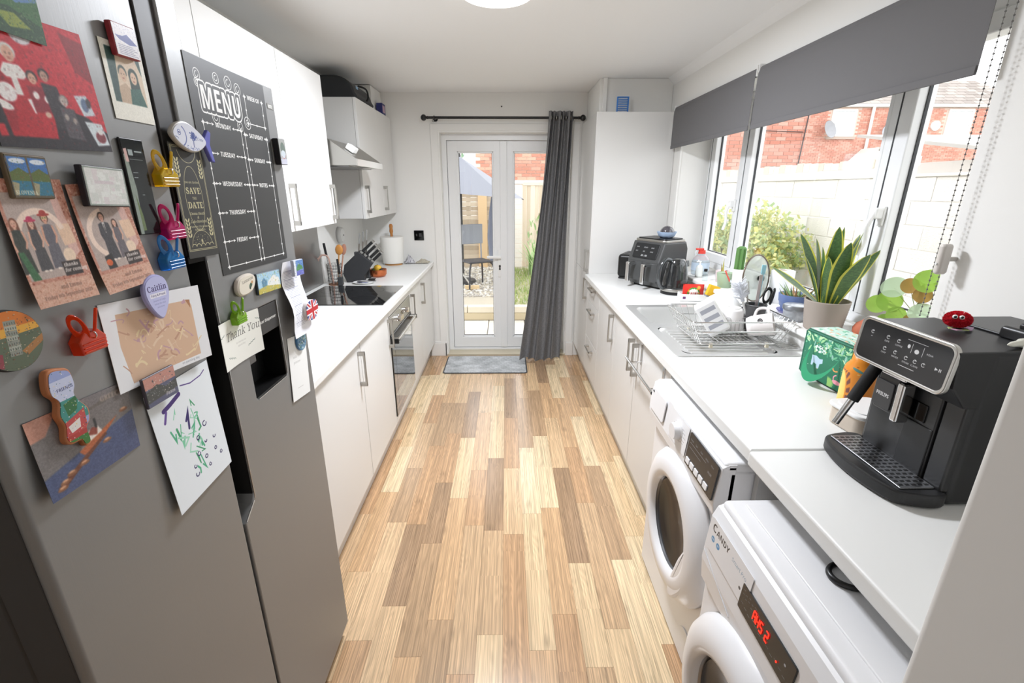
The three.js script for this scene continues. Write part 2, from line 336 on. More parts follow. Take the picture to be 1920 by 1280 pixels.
// extractor hood
{
  const h = thing('extractor_hood', 'steel cooker hood with sloping visor under the left wall cabinets', 'extractor hood');
  const prof = [[-1.26, 1.655], [-0.81, 1.655], [-0.81, 1.688], [-0.955, 1.79], [-1.26, 1.86]];
  part(h, 'canopy', ext(shapeOf(prof), 0.54, 0.002).translate(0, 0, -3.26), mat('#b5b4b0', 0.33, { metalness: 1 }));
  part(h, 'front_lip', bx(-0.812, -0.806, 1.652, 1.69, -3.262, -2.718, 0.002), M.steel);
  part(h, 'chimney', bx(-1.26, -1.12, 1.8, 1.98, -3.13, -2.85, 0.002), M.brushed);
  part(h, 'filter', bx(-1.2, -0.87, 1.650, 1.6555, -3.22, -2.76), mat('#8f8f8f', 0.4, { metalness: 1 }));
  part(h, 'lamp_lens', cyl(0.03, 0.03, 0.004, 20).translate(-0.86, 1.6485, -3.05), M.white);
}
solo('hood_sensor', cb(0.05, 0.032, 0.07, 0, 0, 0, 0.006).rotateZ(-0.613).translate(-0.862, 1.748, -2.825), M.white, 'small white plastic box stuck on the cooker hood visor', 'sensor');

// ---------- right run ----------
function rightBase(z0, z1, label, fronts) {
  const u = thing('base_cabinet', label, 'cabinet', [0, 0, 0], 0, 'base cabinets on the right');
  part(u, 'carcass', bx(RF + 0.02, RIGHTX - 0.002, 0.14, 0.74, z0, z1), M.carcass);
  for (const [nm, a, b, y0, y1, h] of fronts) {
    const d = part(u, nm, bx(RF, RF + 0.018, y0, y1, a + 0.0015, b - 0.0015, 0.0015), M.cabinet);
    if (nm === 'door' && h) pull(d, 'y', -1, RF, 0.655, 0.825, h);
    if (nm === 'drawer') pull(d, 'z', -1, RF, h, 0, (a + b) / 2 - 0.085, (a + b) / 2 + 0.085);
  }
}
rightBase(-3.565, -3.10, 'white three-drawer cabinet next to the tall cupboard on the right', [['drawer', -3.565, -3.10, 0.72, 0.868, 0.83], ['drawer', -3.565, -3.10, 0.43, 0.717, 0.665], ['drawer', -3.565, -3.10, 0.145, 0.427, 0.375]]);
rightBase(-3.098, -2.62, 'white base cabinet between the drawers and the sink doors on the right', [['door', -3.098, -2.62, 0.145, 0.868, -2.655]]);
rightBase(-2.618, -1.68, 'white sink base cabinet with a towel rail over one door', [['door', -2.618, -2.15, 0.145, 0.868, -2.19], ['door', -2.148, -1.68, 0.145, 0.868, -2.11]]);
solo('end_panel', bx(RF - 0.002, RIGHTX - 0.003, 0.002, 0.869, -1.676, -1.658, 0.001), M.cabinet, 'white end panel beside the far washing machine', 'panel');
solo('end_panel', bx(RF + 0.01, RIGHTX - 0.003, 0.002, 0.869, -1.036, -1.018, 0.001), mat('#b9b8b5', 0.5), 'grey support panel between the two laundry machines', 'panel');
solo('plinth', bx(0.695, 0.71, 0.001, 0.139, -4.24, -1.68), M.cabinet, 'long white plinth board under the right base cabinets', 'plinth');
{
  const t = thing('tall_cabinet', 'tall white larder cupboard in the far right corner', 'cupboard');
  part(t, 'carcass', bx(RF + 0.02, RIGHTX - 0.002, 0.14, 2.04, -4.24, -3.572, 0.001), M.carcass);
  part(t, 'end_panel', bx(RF + 0.008, RIGHTX - 0.002, 0.14, 2.045, -3.572, -3.567, 0.001), M.cabinet);
  for (const [y0, y1, h0, h1] of [[0.145, 0.898, 0.70, 0.87], [0.901, 2.045, 0.92, 1.09]]) { const d = part(t, 'door', bx(RF, RF + 0.018, y0, y1, -4.24, -3.568, 0.0015), M.cabinet); pull(d, 'y', -1, RF, h0, h1, -3.62); }
}
// right worktop: far length with the sink cut-out, and the near length
const SINK = { x0: 0.662, x1: 1.158, z0: -2.528, z1: -1.688 };
{
  const w = thing('worktop', 'white worktop on the right with the sink let into it', 'worktop'), s = SINK, c = 0.018;
  const sh = shapeOf([[0.612, 3.566], [RIGHTX - 0.003, 3.566], [RIGHTX - 0.003, 1.0135], [0.612, 1.0135]]);
  sh.holes.push(new THREE.Path([[s.x0 + c, -s.z0 - c], [s.x0 + c, -s.z1 + c], [s.x1 - c, -s.z1 + c], [s.x1 - c, -s.z0 - c]].map(([a, b]) => new THREE.Vector2(a, b))));
  part(w, 'slab', ext(sh, 0.039, 0.006, 4, 3).rotateX(-PI / 2).translate(0, 0.871, 0), M.worktop);
}
solo('worktop', bx(0.606, RIGHTX - 0.003, 0.869, 0.909, -1.0115, -0.342, 0.007), M.worktop, 'separate white worktop length under the coffee machine', 'worktop');
solo('upstand', bx(RIGHTX - 0.016, RIGHTX - 0.001, 0.9105, 0.974, -3.566, -0.342, 0.002), M.trim, 'white strip of wall between right worktop and window sill', 'upstand');
// towel rail over the sink door
{
  const t = thing('towel_rail', 'chrome towel rail hooked over the sink cabinet door', 'towel rail');
  const strap = (z) => [bx(RF - 0.004, RF - 0.001, 0.74, 0.871, z - 0.009, z + 0.009, 0.001), bx(RF - 0.004, RF + 0.022, 0.8685, 0.871, z - 0.009, z + 0.009, 0.001)];
  part(t, 'bracket', [...strap(-2.05), ...strap(-1.74), bar([RF - 0.003, 0.752, -2.05], [RF - 0.052, 0.752, -2.05], 0.005), bar([RF - 0.003, 0.752, -1.74], [RF - 0.052, 0.752, -1.74], 0.005)], M.chrome);
  part(t, 'rail', bar([RF - 0.055, 0.752, -2.12], [RF - 0.055, 0.752, -1.70], 0.0065, 14), M.chrome);
  part(t, 'end_plug', bar([RF - 0.055, 0.752, -1.70], [RF - 0.055, 0.752, -1.695], 0.0068, 14), M.black);
}
// sink
{
  const s = SINK, k = thing('sink', 'stainless steel inset sink with bowl and ribbed drainer', 'sink', [0, 0.911, 0]);
  const st = mat('#e2e2e0', 0.3, { metalness: 0.75 });
  const sh = roundRect(s.x1 - s.x0, s.z1 - s.z0, 0.02, (s.x0 + s.x1) / 2, -(s.z0 + s.z1) / 2);
  const bowl = { x0: 0.705, x1: 1.085, z0: -2.475, z1: -2.13 };
  const hole = roundRect(bowl.x1 - bowl.x0, bowl.z1 - bowl.z0, 0.05, (bowl.x0 + bowl.x1) / 2, -(bowl.z0 + bowl.z1) / 2);
  const dr = { x0: 0.705, x1: 1.085, z0: -2.085, z1: -1.715 };
  const h2 = roundRect(dr.x1 - dr.x0, dr.z1 - dr.z0, 0.03, (dr.x0 + dr.x1) / 2, -(dr.z0 + dr.z1) / 2);
  sh.holes.push(new THREE.Path(hole.getPoints(8)), new THREE.Path(h2.getPoints(8)));
  part(k, 'rim', ext(sh, 0.004, 0.0015, 8).rotateX(-PI / 2), st);
  // bowl walls
  const wall = (r, depth, inset) => {
    const o = roundRect(r.x1 - r.x0, r.z1 - r.z0, 0.05, 0, 0).getPoints(8), n = o.length, pos = [], idx = [], cx = (r.x0 + r.x1) / 2, cz = (r.z0 + r.z1) / 2;
    const lev = [[1, 0.003], [1 - inset * 0.3, -depth * 0.1], [1 - inset * 0.7, -depth * 0.85], [1 - inset * 1.3, -depth], [0.0, -depth - 0.006]];
    for (const [sc, y] of lev) for (const p of o) pos.push(cx + p.x * sc, y, cz + p.y * sc);
    for (let l = 0; l < lev.length - 1; l++) for (let i = 0; i < n - 1; i++) { const a = l * n + i, b = a + 1, c = a + n, d = c + 1; idx.push(a, b, c, b, d, c); }
    const g = new THREE.BufferGeometry(); g.setAttribute('position', new THREE.Float32BufferAttribute(pos, 3)); g.setAttribute('uv', new THREE.Float32BufferAttribute(new Float32Array(pos.length / 3 * 2), 2)); g.setIndex(idx); g.computeVertexNormals(); return g;
  };
  part(k, 'bowl', wall(bowl, 0.15, 0.12), mat('#dededc', 0.4, { metalness: 0.6, side: THREE.DoubleSide }));
  part(k, 'drainer', [wall(dr, 0.006, 0.04)], mat('#e2e2e0', 0.28, { metalness: 0.75, side: THREE.DoubleSide }));
  for (let i = 0; i < 9; i++) part(k, 'drainer_rib', bx(0.74, 1.05, -0.0095, -0.004, -2.05 + i * 0.037, -2.038 + i * 0.037, 0.0025), st);
  part(k, 'plug_hole', [cyl(0.04, 0.04, 0.003, 28).translate(0.88, -0.154, -2.30)], M.chrome);
  part(k, 'plug_grid', [new THREE.TorusGeometry(0.024, 0.004, 8, 24).rotateX(PI / 2).translate(0.88, -0.150, -2.30)], M.blackMatt);
}
// ---------- washing machine and dryer (fronts face -x) ----------
// local frame: front plane z = 0 facing +z, x to the right as seen from the front, y up
function ringGeo(ri, ro, d, bev = 0.004, seg = 64) { const s = new THREE.Shape(); s.absarc(0, 0, ro, 0, 2 * PI); const h = new THREE.Path(); h.absarc(0, 0, ri, 0, 2 * PI, true); s.holes.push(h); return ext(s, d, bev, seg, 3); }
const applWhite = mat('#f0f0f1', 0.3), applGrey = mat('#d9d9da', 0.4);
function cabinetBody(g, W, H, D, bow) {
  part(g, 'body', [bx(-W / 2, W / 2, 0.015, H - 0.02, -D, -0.03, 0.006)], applWhite);
  // bowed front panel
  const pts = []; for (let i = 0; i <= 16; i++) { const t = i / 16 * 2 - 1; pts.push([t * W / 2, -0.04 + (0.04 + bow) * (1 - Math.pow(Math.abs(t), 3.2))]); }
  const sh = shapeOf([[W / 2, -0.05], [-W / 2, -0.05], ...pts]);
  return { sh, pts };
}
{ // far machine: washing machine
  const H = 0.848, W = 0.585, g = thing('washing_machine', 'white washing machine under the worktop, with knob and grey display', 'washing machine', [0.585, 0, -1.337], -PI / 2);
  part(g, 'body', bx(-W / 2, W / 2, 0.012, H - 0.025, -0.56, 0.0, 0.008), applWhite);
  part(g, 'top', bx(-W / 2, W / 2, H - 0.03, H, -0.56, 0.012, 0.012), applWhite);
  // sloping control fascia
  part(g, 'fascia', [ext(shapeOf([[-0.02, 0.690], [0.026, 0.690], [0.030, 0.725], [0.018, 0.834], [0.0, 0.844], [-0.02, 0.844]]), W, 0.003).rotateY(-PI / 2).translate(W / 2, 0, 0)], applWhite);
  const dr = part(g, 'soap_drawer', ext(roundRect(0.15, 0.085, 0.012), 0.004, 0.0015).rotateX(-0.10).translate(-0.205, 0.782, 0.0265), applWhite);
  part(dr, 'badge', ext(roundRect(0.012, 0.006, 0.001), 0.001).rotateX(-0.10).translate(-0.26, 0.81, 0.0285), M.darkGrey);
  const kn = part(g, 'knob', [cyl(0.030, 0.026, 0.024, 32).rotateX(PI / 2).translate(0.0, 0.784, 0.024), cyl(0.036, 0.034, 0.006, 32).rotateX(PI / 2).translate(0.0, 0.784, 0.023)], applWhite);
  const marks = ctex(256, 256, (x) => { x.fillStyle = '#efeff0'; x.fillRect(0, 0, 256, 256); x.strokeStyle = x.fillStyle = '#6a6a6e'; x.font = '13px sans-serif'; const t = ['Cotton', 'Mixed', 'Delicate', 'Wool', 'Rinse', 'Spin', 'Rapid', '30', '40', '60', '90', 'Eco', 'Sport', 'Jeans'];
    t.forEach((s, i) => { const a = i / t.length * 6.283; x.textAlign = Math.cos(a) > 0.2 ? 'left' : Math.cos(a) < -0.2 ? 'right' : 'center'; x.fillText(s, 128 + Math.cos(a) * 66, 132 + Math.sin(a) * 70); x.fillRect(127 + Math.cos(a) * 58, 127 + Math.sin(a) * 58, 3, 3); }); });
  part(g, 'dial_print', uvXY(ext(roundRect(0.15, 0.10, 0.004), 0.0006), 0.15, 0.10).rotateX(-0.10).translate(0.0, 0.784, 0.0262), mat('#ffffff', 0.35, { map: marks }));
  const disp = ctex(512, 288, (x, w, h) => { x.fillStyle = '#2e2f31'; x.fillRect(0, 0, w, h); x.fillStyle = '#9a9ca0'; x.font = '20px sans-serif'; ['Temp', 'Spin', 'Stain', 'Delay', 'Time'].forEach((s, i) => x.fillText(s, 30 + i * 94, 60)); x.fillRect(30, 80, 300, 3); x.fillRect(30, 120, 220, 3); x.font = '26px sans-serif'; x.fillText('88:88', 380, 130); });
  const dp = part(g, 'display', uvXY(ext(roundRect(0.195, 0.105, 0.006), 0.004, 0.001), 0.195, 0.105).rotateX(-0.10).translate(0.188, 0.780, 0.0262), mat('#ffffff', 0.18, { map: disp }));
  for (let i = 0; i < 5; i++) part(dp, 'button', ext(roundRect(0.026, 0.018, 0.003), 0.004, 0.001).rotateX(-0.10).translate(0.114 + i * 0.032, 0.746, 0.0325), applWhite);
  // porthole
  const D = new THREE.Group(); D.name = 'door'; g.add(D); D.position.set(0.045, 0.462, 0.0); D.scale.set(1.12, 1.12, 1.0);
  part(D, 'door_ring', [lathe([[0.135, 0.035], [0.142, 0.050], [0.160, 0.056], [0.190, 0.050], [0.215, 0.034], [0.226, 0.014], [0.226, 0.0], [0.135, 0.0]], 72).rotateX(PI / 2)], applWhite);
  part(D, 'inner_ring', lathe([[0.140, 0.036], [0.128, 0.018], [0.125, 0.004]], 60).rotateX(PI / 2), mat('#77787b', 0.3, { metalness: 0.6, side: THREE.DoubleSide }));
  part(D, 'porthole_glass', lathe([[0, 0.004], [0.06, 0.006], [0.105, 0.014], [0.130, 0.026], [0.128, 0.029], [0.102, 0.018], [0.06, 0.010], [0, 0.008]], 60).rotateX(PI / 2), phys('#1c1e20', 0.12, { specularIntensity: 0.5 }));
  part(D, 'grip', ext(splineShape([[0.065, -0.165], [0.10, -0.06], [0.122, -0.01], [0.150, 0.03], [0.168, -0.02], [0.165, -0.09], [0.13, -0.15], [0.09, -0.19]]), 0.03, 0.008).translate(0, 0, 0.022), applWhite);
  part(g, 'filter_cover', [ext(roundRect(0.11, 0.11, 0.054), 0.004, 0.0015, 16).translate(0.20, 0.10, 0.0)], applWhite);
  part(g, 'foot_strip', bx(-W / 2 + 0.01, W / 2 - 0.01, 0.0, 0.013, -0.5, -0.02), M.blackMatt);
}
{ // near machine: dryer
  const H = 0.815, W = 0.595, g = thing('tumble_dryer', 'white tumble dryer nearest the viewer with a red lit display', 'tumble dryer', [0.515, 0, -0.655], -PI / 2);
  part(g, 'body', bx(-W / 2, W / 2, 0.012, H - 0.03, -0.60, 0.0, 0.01), applWhite);
  part(g, 'top', [bx(-W / 2, W / 2, H - 0.04, H - 0.002, -0.60, -0.012, 0.014)], applWhite);
  part(g, 'top_panel', bx(-W / 2 + 0.028, W / 2 - 0.028, H - 0.004, H + 0.002, -0.58, -0.055, 0.004), applWhite);
  part(g, 'fascia', [ext(shapeOf([[-0.02, 0.58], [0.012, 0.58], [0.018, 0.64], [0.008, 0.766], [-0.004, 0.793], [-0.03, 0.805], [-0.06, 0.805]]), W, 0.004).rotateY(-PI / 2).translate(W / 2, 0, 0)], applWhite);
  part(g, 'seam', ext(shapeOf([[-0.29, 0], [-0.14, -0.055], [-0.14, -0.057], [-0.29, -0.002]]), 0.002).translate(0, 0.67, 0.0165), applGrey);
  const logo = ctex(512, 256, (x) => { x.fillStyle = '#f0f0f1'; x.fillRect(0, 0, 512, 256); x.fillStyle = '#2f3033'; x.font = 'bold 84px sans-serif'; x.fillText('C', 14, 92); x.font = 'bold 62px sans-serif'; x.fillText('ANDY', 74, 92); x.font = '38px sans-serif'; x.fillStyle = '#8fa7bb'; x.fillText('Smart Pro', 286, 92); x.fillStyle = '#4f93c4'; x.beginPath(); x.arc(50, 150, 22, 0, 7); x.fill(); x.beginPath(); x.arc(120, 150, 22, 0, 7); x.fill(); x.fillStyle = '#ffffff'; x.font = '20px sans-serif'; x.fillText('WiFi', 32, 157); x.fillText('BT', 108, 157); x.fillStyle = '#4a4b4e'; x.beginPath(); x.arc(420, 176, 11, 0, 7); x.fill(); });
  part(g, 'logo_print', uvXY(ext(roundRect(0.19, 0.085, 0.003), 0.0008), 0.19, 0.085).rotateX(-0.09).translate(-0.185, 0.730, 0.0125), mat('#ffffff', 0.3, { map: logo }));
  const disp = ctex(512, 180, (x, w, h) => { x.fillStyle = '#26282a'; x.fillRect(0, 0, w, h); x.fillStyle = '#6b6e72'; for (let i = 0; i < 12; i++) { x.fillRect(24 + i * 38, 118 + (i % 3) * 8, 24, 4); x.fillRect(20 + (i % 6) * 30, 30 + (i % 4) * 14, 16, 4); } x.fillStyle = '#a8abb0'; x.beginPath(); x.arc(440, 70, 8, 0, 7); x.fill(); });
  const dp = part(g, 'display', uvXY(ext(roundRect(0.190, 0.062, 0.004), 0.004, 0.001), 0.190, 0.062).rotateX(-0.09).translate(-0.02, 0.708, 0.0120), mat('#ffffff', 0.15, { map: disp }));
  // red seven-segment digits
  const seg = { '2': 'abged', '5': 'afgcd', 'R': 'abefgc', 'K': 'befgc' }, digits = [['R', 0], ['K', 1], ['5', 2], ['2', 3.6]], list = [], u = 0.0055;
  for (const [ch, k] of digits) for (const s of seg[ch]) { const x = -0.055 + k * 0.0125, y = 0.727, o = { a: [0, 2, 1], b: [0.5, 1, 0], c: [0.5, -1, 0], d: [0, -2, 1], e: [-0.5, -1, 0], f: [-0.5, 1, 0], g: [0, 0, 1] }[s]; list.push(cb(o[2] ? 0.008 : 0.0022, o[2] ? 0.0022 : 0.009, 0.001, x + o[0] * 0.0085, o[1] * u, 0.0025)); }
  const dotG = (cyl(0.002, 0.002, 0.001, 10).rotateX(PI / 2).translate(0.03, -0.012, 0.0025));
  const redGlow = mat('#ff2a1c', 0.4, { emissive: '#ff2010', emissiveIntensity: 1.6 });
  part(dp, 'display_light', dotG.rotateX(-0.09).translate(0, 0.712, 0.0148), redGlow);
  part(dp, 'display_digits', merge(list).rotateX(-0.09).translate(0, 0.712, 0.0148), redGlow, 'glowing red digits');
  part(g, 'start_button', ext(roundRect(0.03, 0.026, 0.003), 0.002, 0.0008).rotateX(-0.09).translate(0.105, 0.70, 0.0125), applWhite);
  part(g, 'start_symbol', [ext(shapeOf([[-0.006, -0.005], [0.0, 0], [-0.006, 0.005]]), 0.001).rotateX(-0.09).translate(0.104, 0.70, 0.0148), cb(0.002, 0.009, 0.001, 0.108, 0.70, 0.0150), cb(0.002, 0.009, 0.001, 0.112, 0.70, 0.0150)], M.darkGrey);
  const D = new THREE.Group(); D.name = 'door'; g.add(D); D.position.set(-0.03, 0.365, 0.0);
  part(D, 'door_ring', lathe([[0.168, 0.030], [0.172, 0.048], [0.19, 0.056], [0.22, 0.050], [0.246, 0.034], [0.258, 0.014], [0.258, 0.0], [0.168, 0.0]], 72).rotateX(PI / 2), applWhite);
  part(D, 'inner_ring', lathe([[0.170, 0.034], [0.160, 0.012], [0.150, 0.0]], 60).rotateX(PI / 2), mat('#a4a5a7', 0.3, { metalness: 0.7, side: THREE.DoubleSide }));
  part(D, 'porthole_glass', lathe([[0, 0.004], [0.08, 0.006], [0.13, 0.012], [0.162, 0.022], [0.160, 0.026], [0.12, 0.016], [0.06, 0.010], [0, 0.008]], 60).rotateX(PI / 2), phys('#2a2c2e', 0.14, { specularIntensity: 0.5 }));
  part(g, 'foot_strip', bx(-W / 2 + 0.01, W / 2 - 0.01, 0.0, 0.013, -0.5, -0.02), M.blackMatt);
}
// round black lid lying on the dryer, half under the worktop
{
  const h = thing('black_pull_handle', 'small black loop lying on the dryer top under the worktop edge', 'handle', [0.665, 0.8185, -0.70], 0);
  part(h, 'loop', new THREE.TorusGeometry(0.042, 0.006, 10, 36).rotateX(PI / 2).scale(1, 1, 0.75).translate(0, 0.0045, 0), M.black);
  part(h, 'stem', bx(0.035, 0.10, 0.0, 0.008, -0.012, 0.012, 0.003), M.black);
}
// ---------- fridge (front faces +x) ----------
const FX = -0.575, FZ0 = -1.288, FZ1 = -0.468, SEAM = -0.853;
const fridgeTex = dataTex(256, 256, (u, v) => { const k = 128 + 36 * (n128(u * 2, v * 0.2) - 0.5) + 20 * (n64(u, v) - 0.5); return [k, k, k]; }, false, [2, 2]);
{
  const steel = mat('#8d8d8c', 0.42, { metalness: 0.4, bumpMap: fridgeTex, bumpScale: 0.0002 });
  const dark = mat('#3c3a39', 0.5), rim = M.chrome;
  const f = thing('fridge_freezer', 'tall grey two-door fridge covered in magnets, photos and papers', 'fridge');
  part(f, 'body', [bx(LEFTX + 0.02, FX - 0.075, 0.03, 1.74, FZ0 + 0.004, FZ1 - 0.004, 0.006), bx(LEFTX + 0.02, FX - 0.075, 1.70, 1.795, -0.95, FZ1 - 0.004, 0.006)], dark);
  part(f, 'plinth_grille', bx(FX - 0.12, FX - 0.09, 0.0, 0.05, FZ0 + 0.03, FZ1 - 0.03), M.blackMatt);
  // near door (left)
  const rot = (g, back) => g.rotateY(PI / 2).translate(back, 0, 0);
  const dl = part(f, 'door', [bx(FX - 0.065, FX, 0.05, 1.93, SEAM + 0.0025, FZ1, 0.010)], steel);
  part(f, 'door_side_trim', bx(FX - 0.066, FX - 0.012, 0.05, 1.93, FZ1 - 0.001, FZ1 + 0.002, 0.001), dark);
  // far door (right) with grip channel and dispenser opening; outline in (u = -z, y)
  const u0 = -SEAM + 0.0025, u1 = -FZ0, C = 0.905;
  const sh = shapeOf([[u0, 0.05], [u1, 0.05], [u1, 1.768], [0.958, 1.768], [0.958, 1.93], [C, 1.93], [C, 0.875], [C - 0.012, 0.855], [u0, 0.828]]);
  const dis = { u0: 0.985, u1: 1.142, y0: 1.065, y1: 1.268 };
  const hole = new THREE.Path([[dis.u0, dis.y0 + 0.008], [dis.u0, dis.y1], [dis.u1, dis.y1], [dis.u1, dis.y0 + 0.008], [dis.u1 - 0.008, dis.y0], [dis.u0 + 0.008, dis.y0]].map(([a, b]) => new THREE.Vector2(a, b)));
  sh.holes.push(hole);
  const dr = part(f, 'door', rot(ext(sh, 0.065, 0.003, 8, 2), FX - 0.065), steel);
  part(dr, 'grip_recess', [bx(FX - 0.066, FX - 0.045, 0.83, 1.42, -C - 0.001, SEAM - 0.0025), bx(FX - 0.066, FX - 0.003, 1.40, 1.414, -C, SEAM - 0.003, 0.001), bx(FX - 0.066, FX - 0.004, 0.86, 1.41, -C - 0.001, -C + 0.0015)], mat('#050505', 0.8), 'black grip recess');
  part(dr, 'grip_strip', bx(FX - 0.05, FX - 0.005, 1.412, 1.93, -C + 0.0005, SEAM - 0.006, 0.002), dark, 'dark grey strip above the grip');
  part(dr, 'recess_edge', [bar([FX, 0.858, -C + 0.006], [FX, 0.831, SEAM - 0.006], 0.0018), bar([FX, 0.86, -C], [FX, 1.40, -C], 0.0014)], rim);
  const dp = part(dr, 'water_dispenser', [bx(FX - 0.062, FX - 0.056, dis.y0, dis.y1, -dis.u1, -dis.u0), bx(FX - 0.06, FX - 0.002, dis.y0 + 0.0005, dis.y0 + 0.006, -dis.u1 + 0.001, -dis.u0 - 0.001), bx(FX - 0.062, FX - 0.003, dis.y0, dis.y1, -dis.u1, -dis.u1 + 0.002), bx(FX - 0.062, FX - 0.003, dis.y0, dis.y1, -dis.u0 - 0.002, -dis.u0)], mat('#080808', 0.4), 'black water dispenser recess');
  const dt = ctex(512, 256, (x) => { x.fillStyle = '#3d3c3b'; x.fillRect(0, 0, 512, 256); x.fillStyle = '#e6e4de'; x.font = 'bold 38px sans-serif'; x.fillText('Water Dispenser', 182, 150); });
  part(dp, 'dispenser_panel', rot(uvXY(ext(roundRect(0.155, 0.066, 0.002, 1.0635, 1.234), 0.058, 0.001), 0.155, 0.066, 0.986, 1.201), FX - 0.06), mat('#ffffff', 0.4, { map: dt }), 'dark panel reading Water Dispenser');
  part(dp, 'paddle', bx(FX - 0.05, FX - 0.028, 1.135, 1.20, -1.060, -1.025, 0.003), mat('#6f6e6c', 0.35, { metalness: 0.4 }), 'grey dispenser paddle');
  part(dp, 'recess_rim', [bar([FX, dis.y0 + 0.001, -dis.u0 - 0.008], [FX, dis.y0 + 0.001, -dis.u1 + 0.008], 0.0013), bar([FX, dis.y0 + 0.008, -dis.u1], [FX, dis.y1, -dis.u1], 0.0010)], rim);
  const bt = ctex(256, 96, (x) => { x.fillStyle = '#85847f'; x.fillRect(0, 0, 256, 96); x.fillStyle = '#f1efe9'; x.font = 'bold 72px sans-serif'; x.fillText('DS7Z', 28, 74); });
  part(dr, 'badge', rot(uvXY(ext(roundRect(0.030, 0.012, 0.001), 0.0006), 0.030, 0.012).translate(1.264, 1.722, 0), FX + 0.0002), mat('#ffffff', 0.45, { map: bt, metalness: 0.3 }), 'small white lettering');
}
// ---------- garden and houses seen through the glass ----------
function instanced(parent, name, geo, m, list, colors) {
  const im = new THREE.InstancedMesh(geo, m, list.length), q = new THREE.Object3D();
  list.forEach((t, i) => { q.position.set(...t.p); q.rotation.set(...(t.r || [0, 0, 0])); const s = t.s ?? 1; Array.isArray(s) ? q.scale.set(...s) : q.scale.setScalar(s); q.updateMatrix(); im.setMatrixAt(i, q.matrix); if (colors) im.setColorAt(i, new THREE.Color(colors[Math.floor(rnd() * colors.length)])); });
  im.name = name; parent.add(im); return im;
}
{
  const g = struct('ground'); // soil under everything
  part(g, 'soil', bx(-12, 30, -0.4, -0.14, -30, 6), mat('#9a9484', 0.95));
  part(g, 'upper_garden', [bx(-5, 3.9, -0.14, 0.06, -10.5, -5.98)], mat('#b3ab9a', 0.95));
  const slab = [mat('#cbc6bb', 0.9), mat('#c2bcaf', 0.9), mat('#d2cdc3', 0.9)];
  for (let i = 0; i < 7; i++) for (let j = 0; j < 3; j++) part(g, 'paving_slab', bx(-1.6 + i * 0.46, -1.148 + i * 0.46, -0.14, -0.1 + rnd() * 0.004, -5.86 + j * 0.46, -5.408 + j * 0.46, 0.006), slab[(i + j * 2) % 3]);
}
{ // timber step
  const s = thing('garden_step', 'low timber sleeper step across the garden beyond the glazed doors', 'step');
  const m1 = mat('#d8cfbc', 0.85), m2 = mat('#c4b698', 0.85);
  for (let i = 0; i < 3; i++) { part(s, 'sleeper', bx(-2.4 + i * 1.5, -0.906 + i * 1.5, -0.1, 0.0, -5.98, -5.87, 0.008), m2); part(s, 'sleeper', bx(-2.0 + i * 1.5, -0.506 + i * 1.5, 0.001, 0.085, -5.985, -5.865, 0.008), m1); }
}
{ // gravel and lawn
  const stone = new THREE.IcosahedronGeometry(0.022, 0), L = [];
  for (let i = 0; i < 2200; i++) L.push({ p: [rr(-1.9, 0.0), 0.062 + rr(0, 0.008), rr(-9.2, -6.5)], r: [rr(0, 6), rr(0, 6), 0], s: rr(0.5, 1.2) });
  tag(instanced(scene, 'gravel', stone, mat('#ffffff', 0.9), L, ['#d9d6d0', '#bdb9b2', '#a39f99', '#cfc8bb']), 'grey and white gravel around the patio furniture', 'gravel', null, 'stuff');
  const blade = new THREE.ConeGeometry(0.006, 0.07, 3).translate(0, 0.035, 0), G = [];
  for (let i = 0; i < 5000; i++) G.push({ p: [rr(0.02, 1.6), 0.058, rr(-9.0, -6.0)], r: [rr(-0.4, 0.4), rr(0, 6), rr(-0.4, 0.4)], s: rr(0.6, 1.2) });
  tag(instanced(scene, 'grass', blade, mat('#ffffff', 0.8), G, ['#9fb56a', '#b3bf7c', '#c2c08c', '#8faa5c']), 'pale short lawn seen through the right door pane', 'grass', null, 'stuff');
}
{ // slatted fence
  const f = thing('slatted_fence', 'weathered fence of horizontal timber slats behind the parasol', 'fence');
  const sm = [mat('#b9a994', 0.85), mat('#a99983', 0.85), mat('#c4b5a0', 0.85)];
  for (let i = 0; i < 18; i++) part(f, 'slat', bx(-2.2, 0.12, 0.06 + i * 0.083, 0.06 + i * 0.083 + 0.080, -9.32 - (i % 2) * 0.004, -9.30, 0.003), sm[i % 3]);
  for (const x of [-1.9, -0.72, 0.0]) part(f, 'post', bx(x - 0.04, x + 0.04, 0.05, 1.6, -9.40, -9.325, 0.004), mat('#9c8a72', 0.85));
  part(f, 'post', bx(-0.53, -0.36, 0.05, 1.52, -9.298, -9.24, 0.004), mat('#d2b48c', 0.85), 'pale new timber post');
}
{
  const f = thing('white_slat_screen', 'pale screen of narrow horizontal boards behind the right door pane', 'fence');
  for (let i = 0; i < 17; i++) part(f, 'slat', bx(0.14, 0.31, 0.06 + i * 0.092, 0.06 + i * 0.092 + 0.082, -9.28, -9.26, 0.003), mat('#e3ddd4', 0.8));
}
{
  const f = thing('board_fence', 'beige fence of upright boards under the brick house', 'fence');
  const bm = [mat('#d8c9b4', 0.85), mat('#cdbda6', 0.85), mat('#e0d3c0', 0.85)];
  for (let i = 0; i < 22; i++) part(f, 'board', bx(0.33 + i * 0.078, 0.40 + i * 0.078, 0.06, 1.62, -9.34 - (i % 2) * 0.012, -9.32 - (i % 2) * 0.012, 0.003), bm[i % 3]);
  part(f, 'rail', bx(0.33, 2.05, 1.60, 1.66, -9.37, -9.31, 0.004), bm[2]);
}
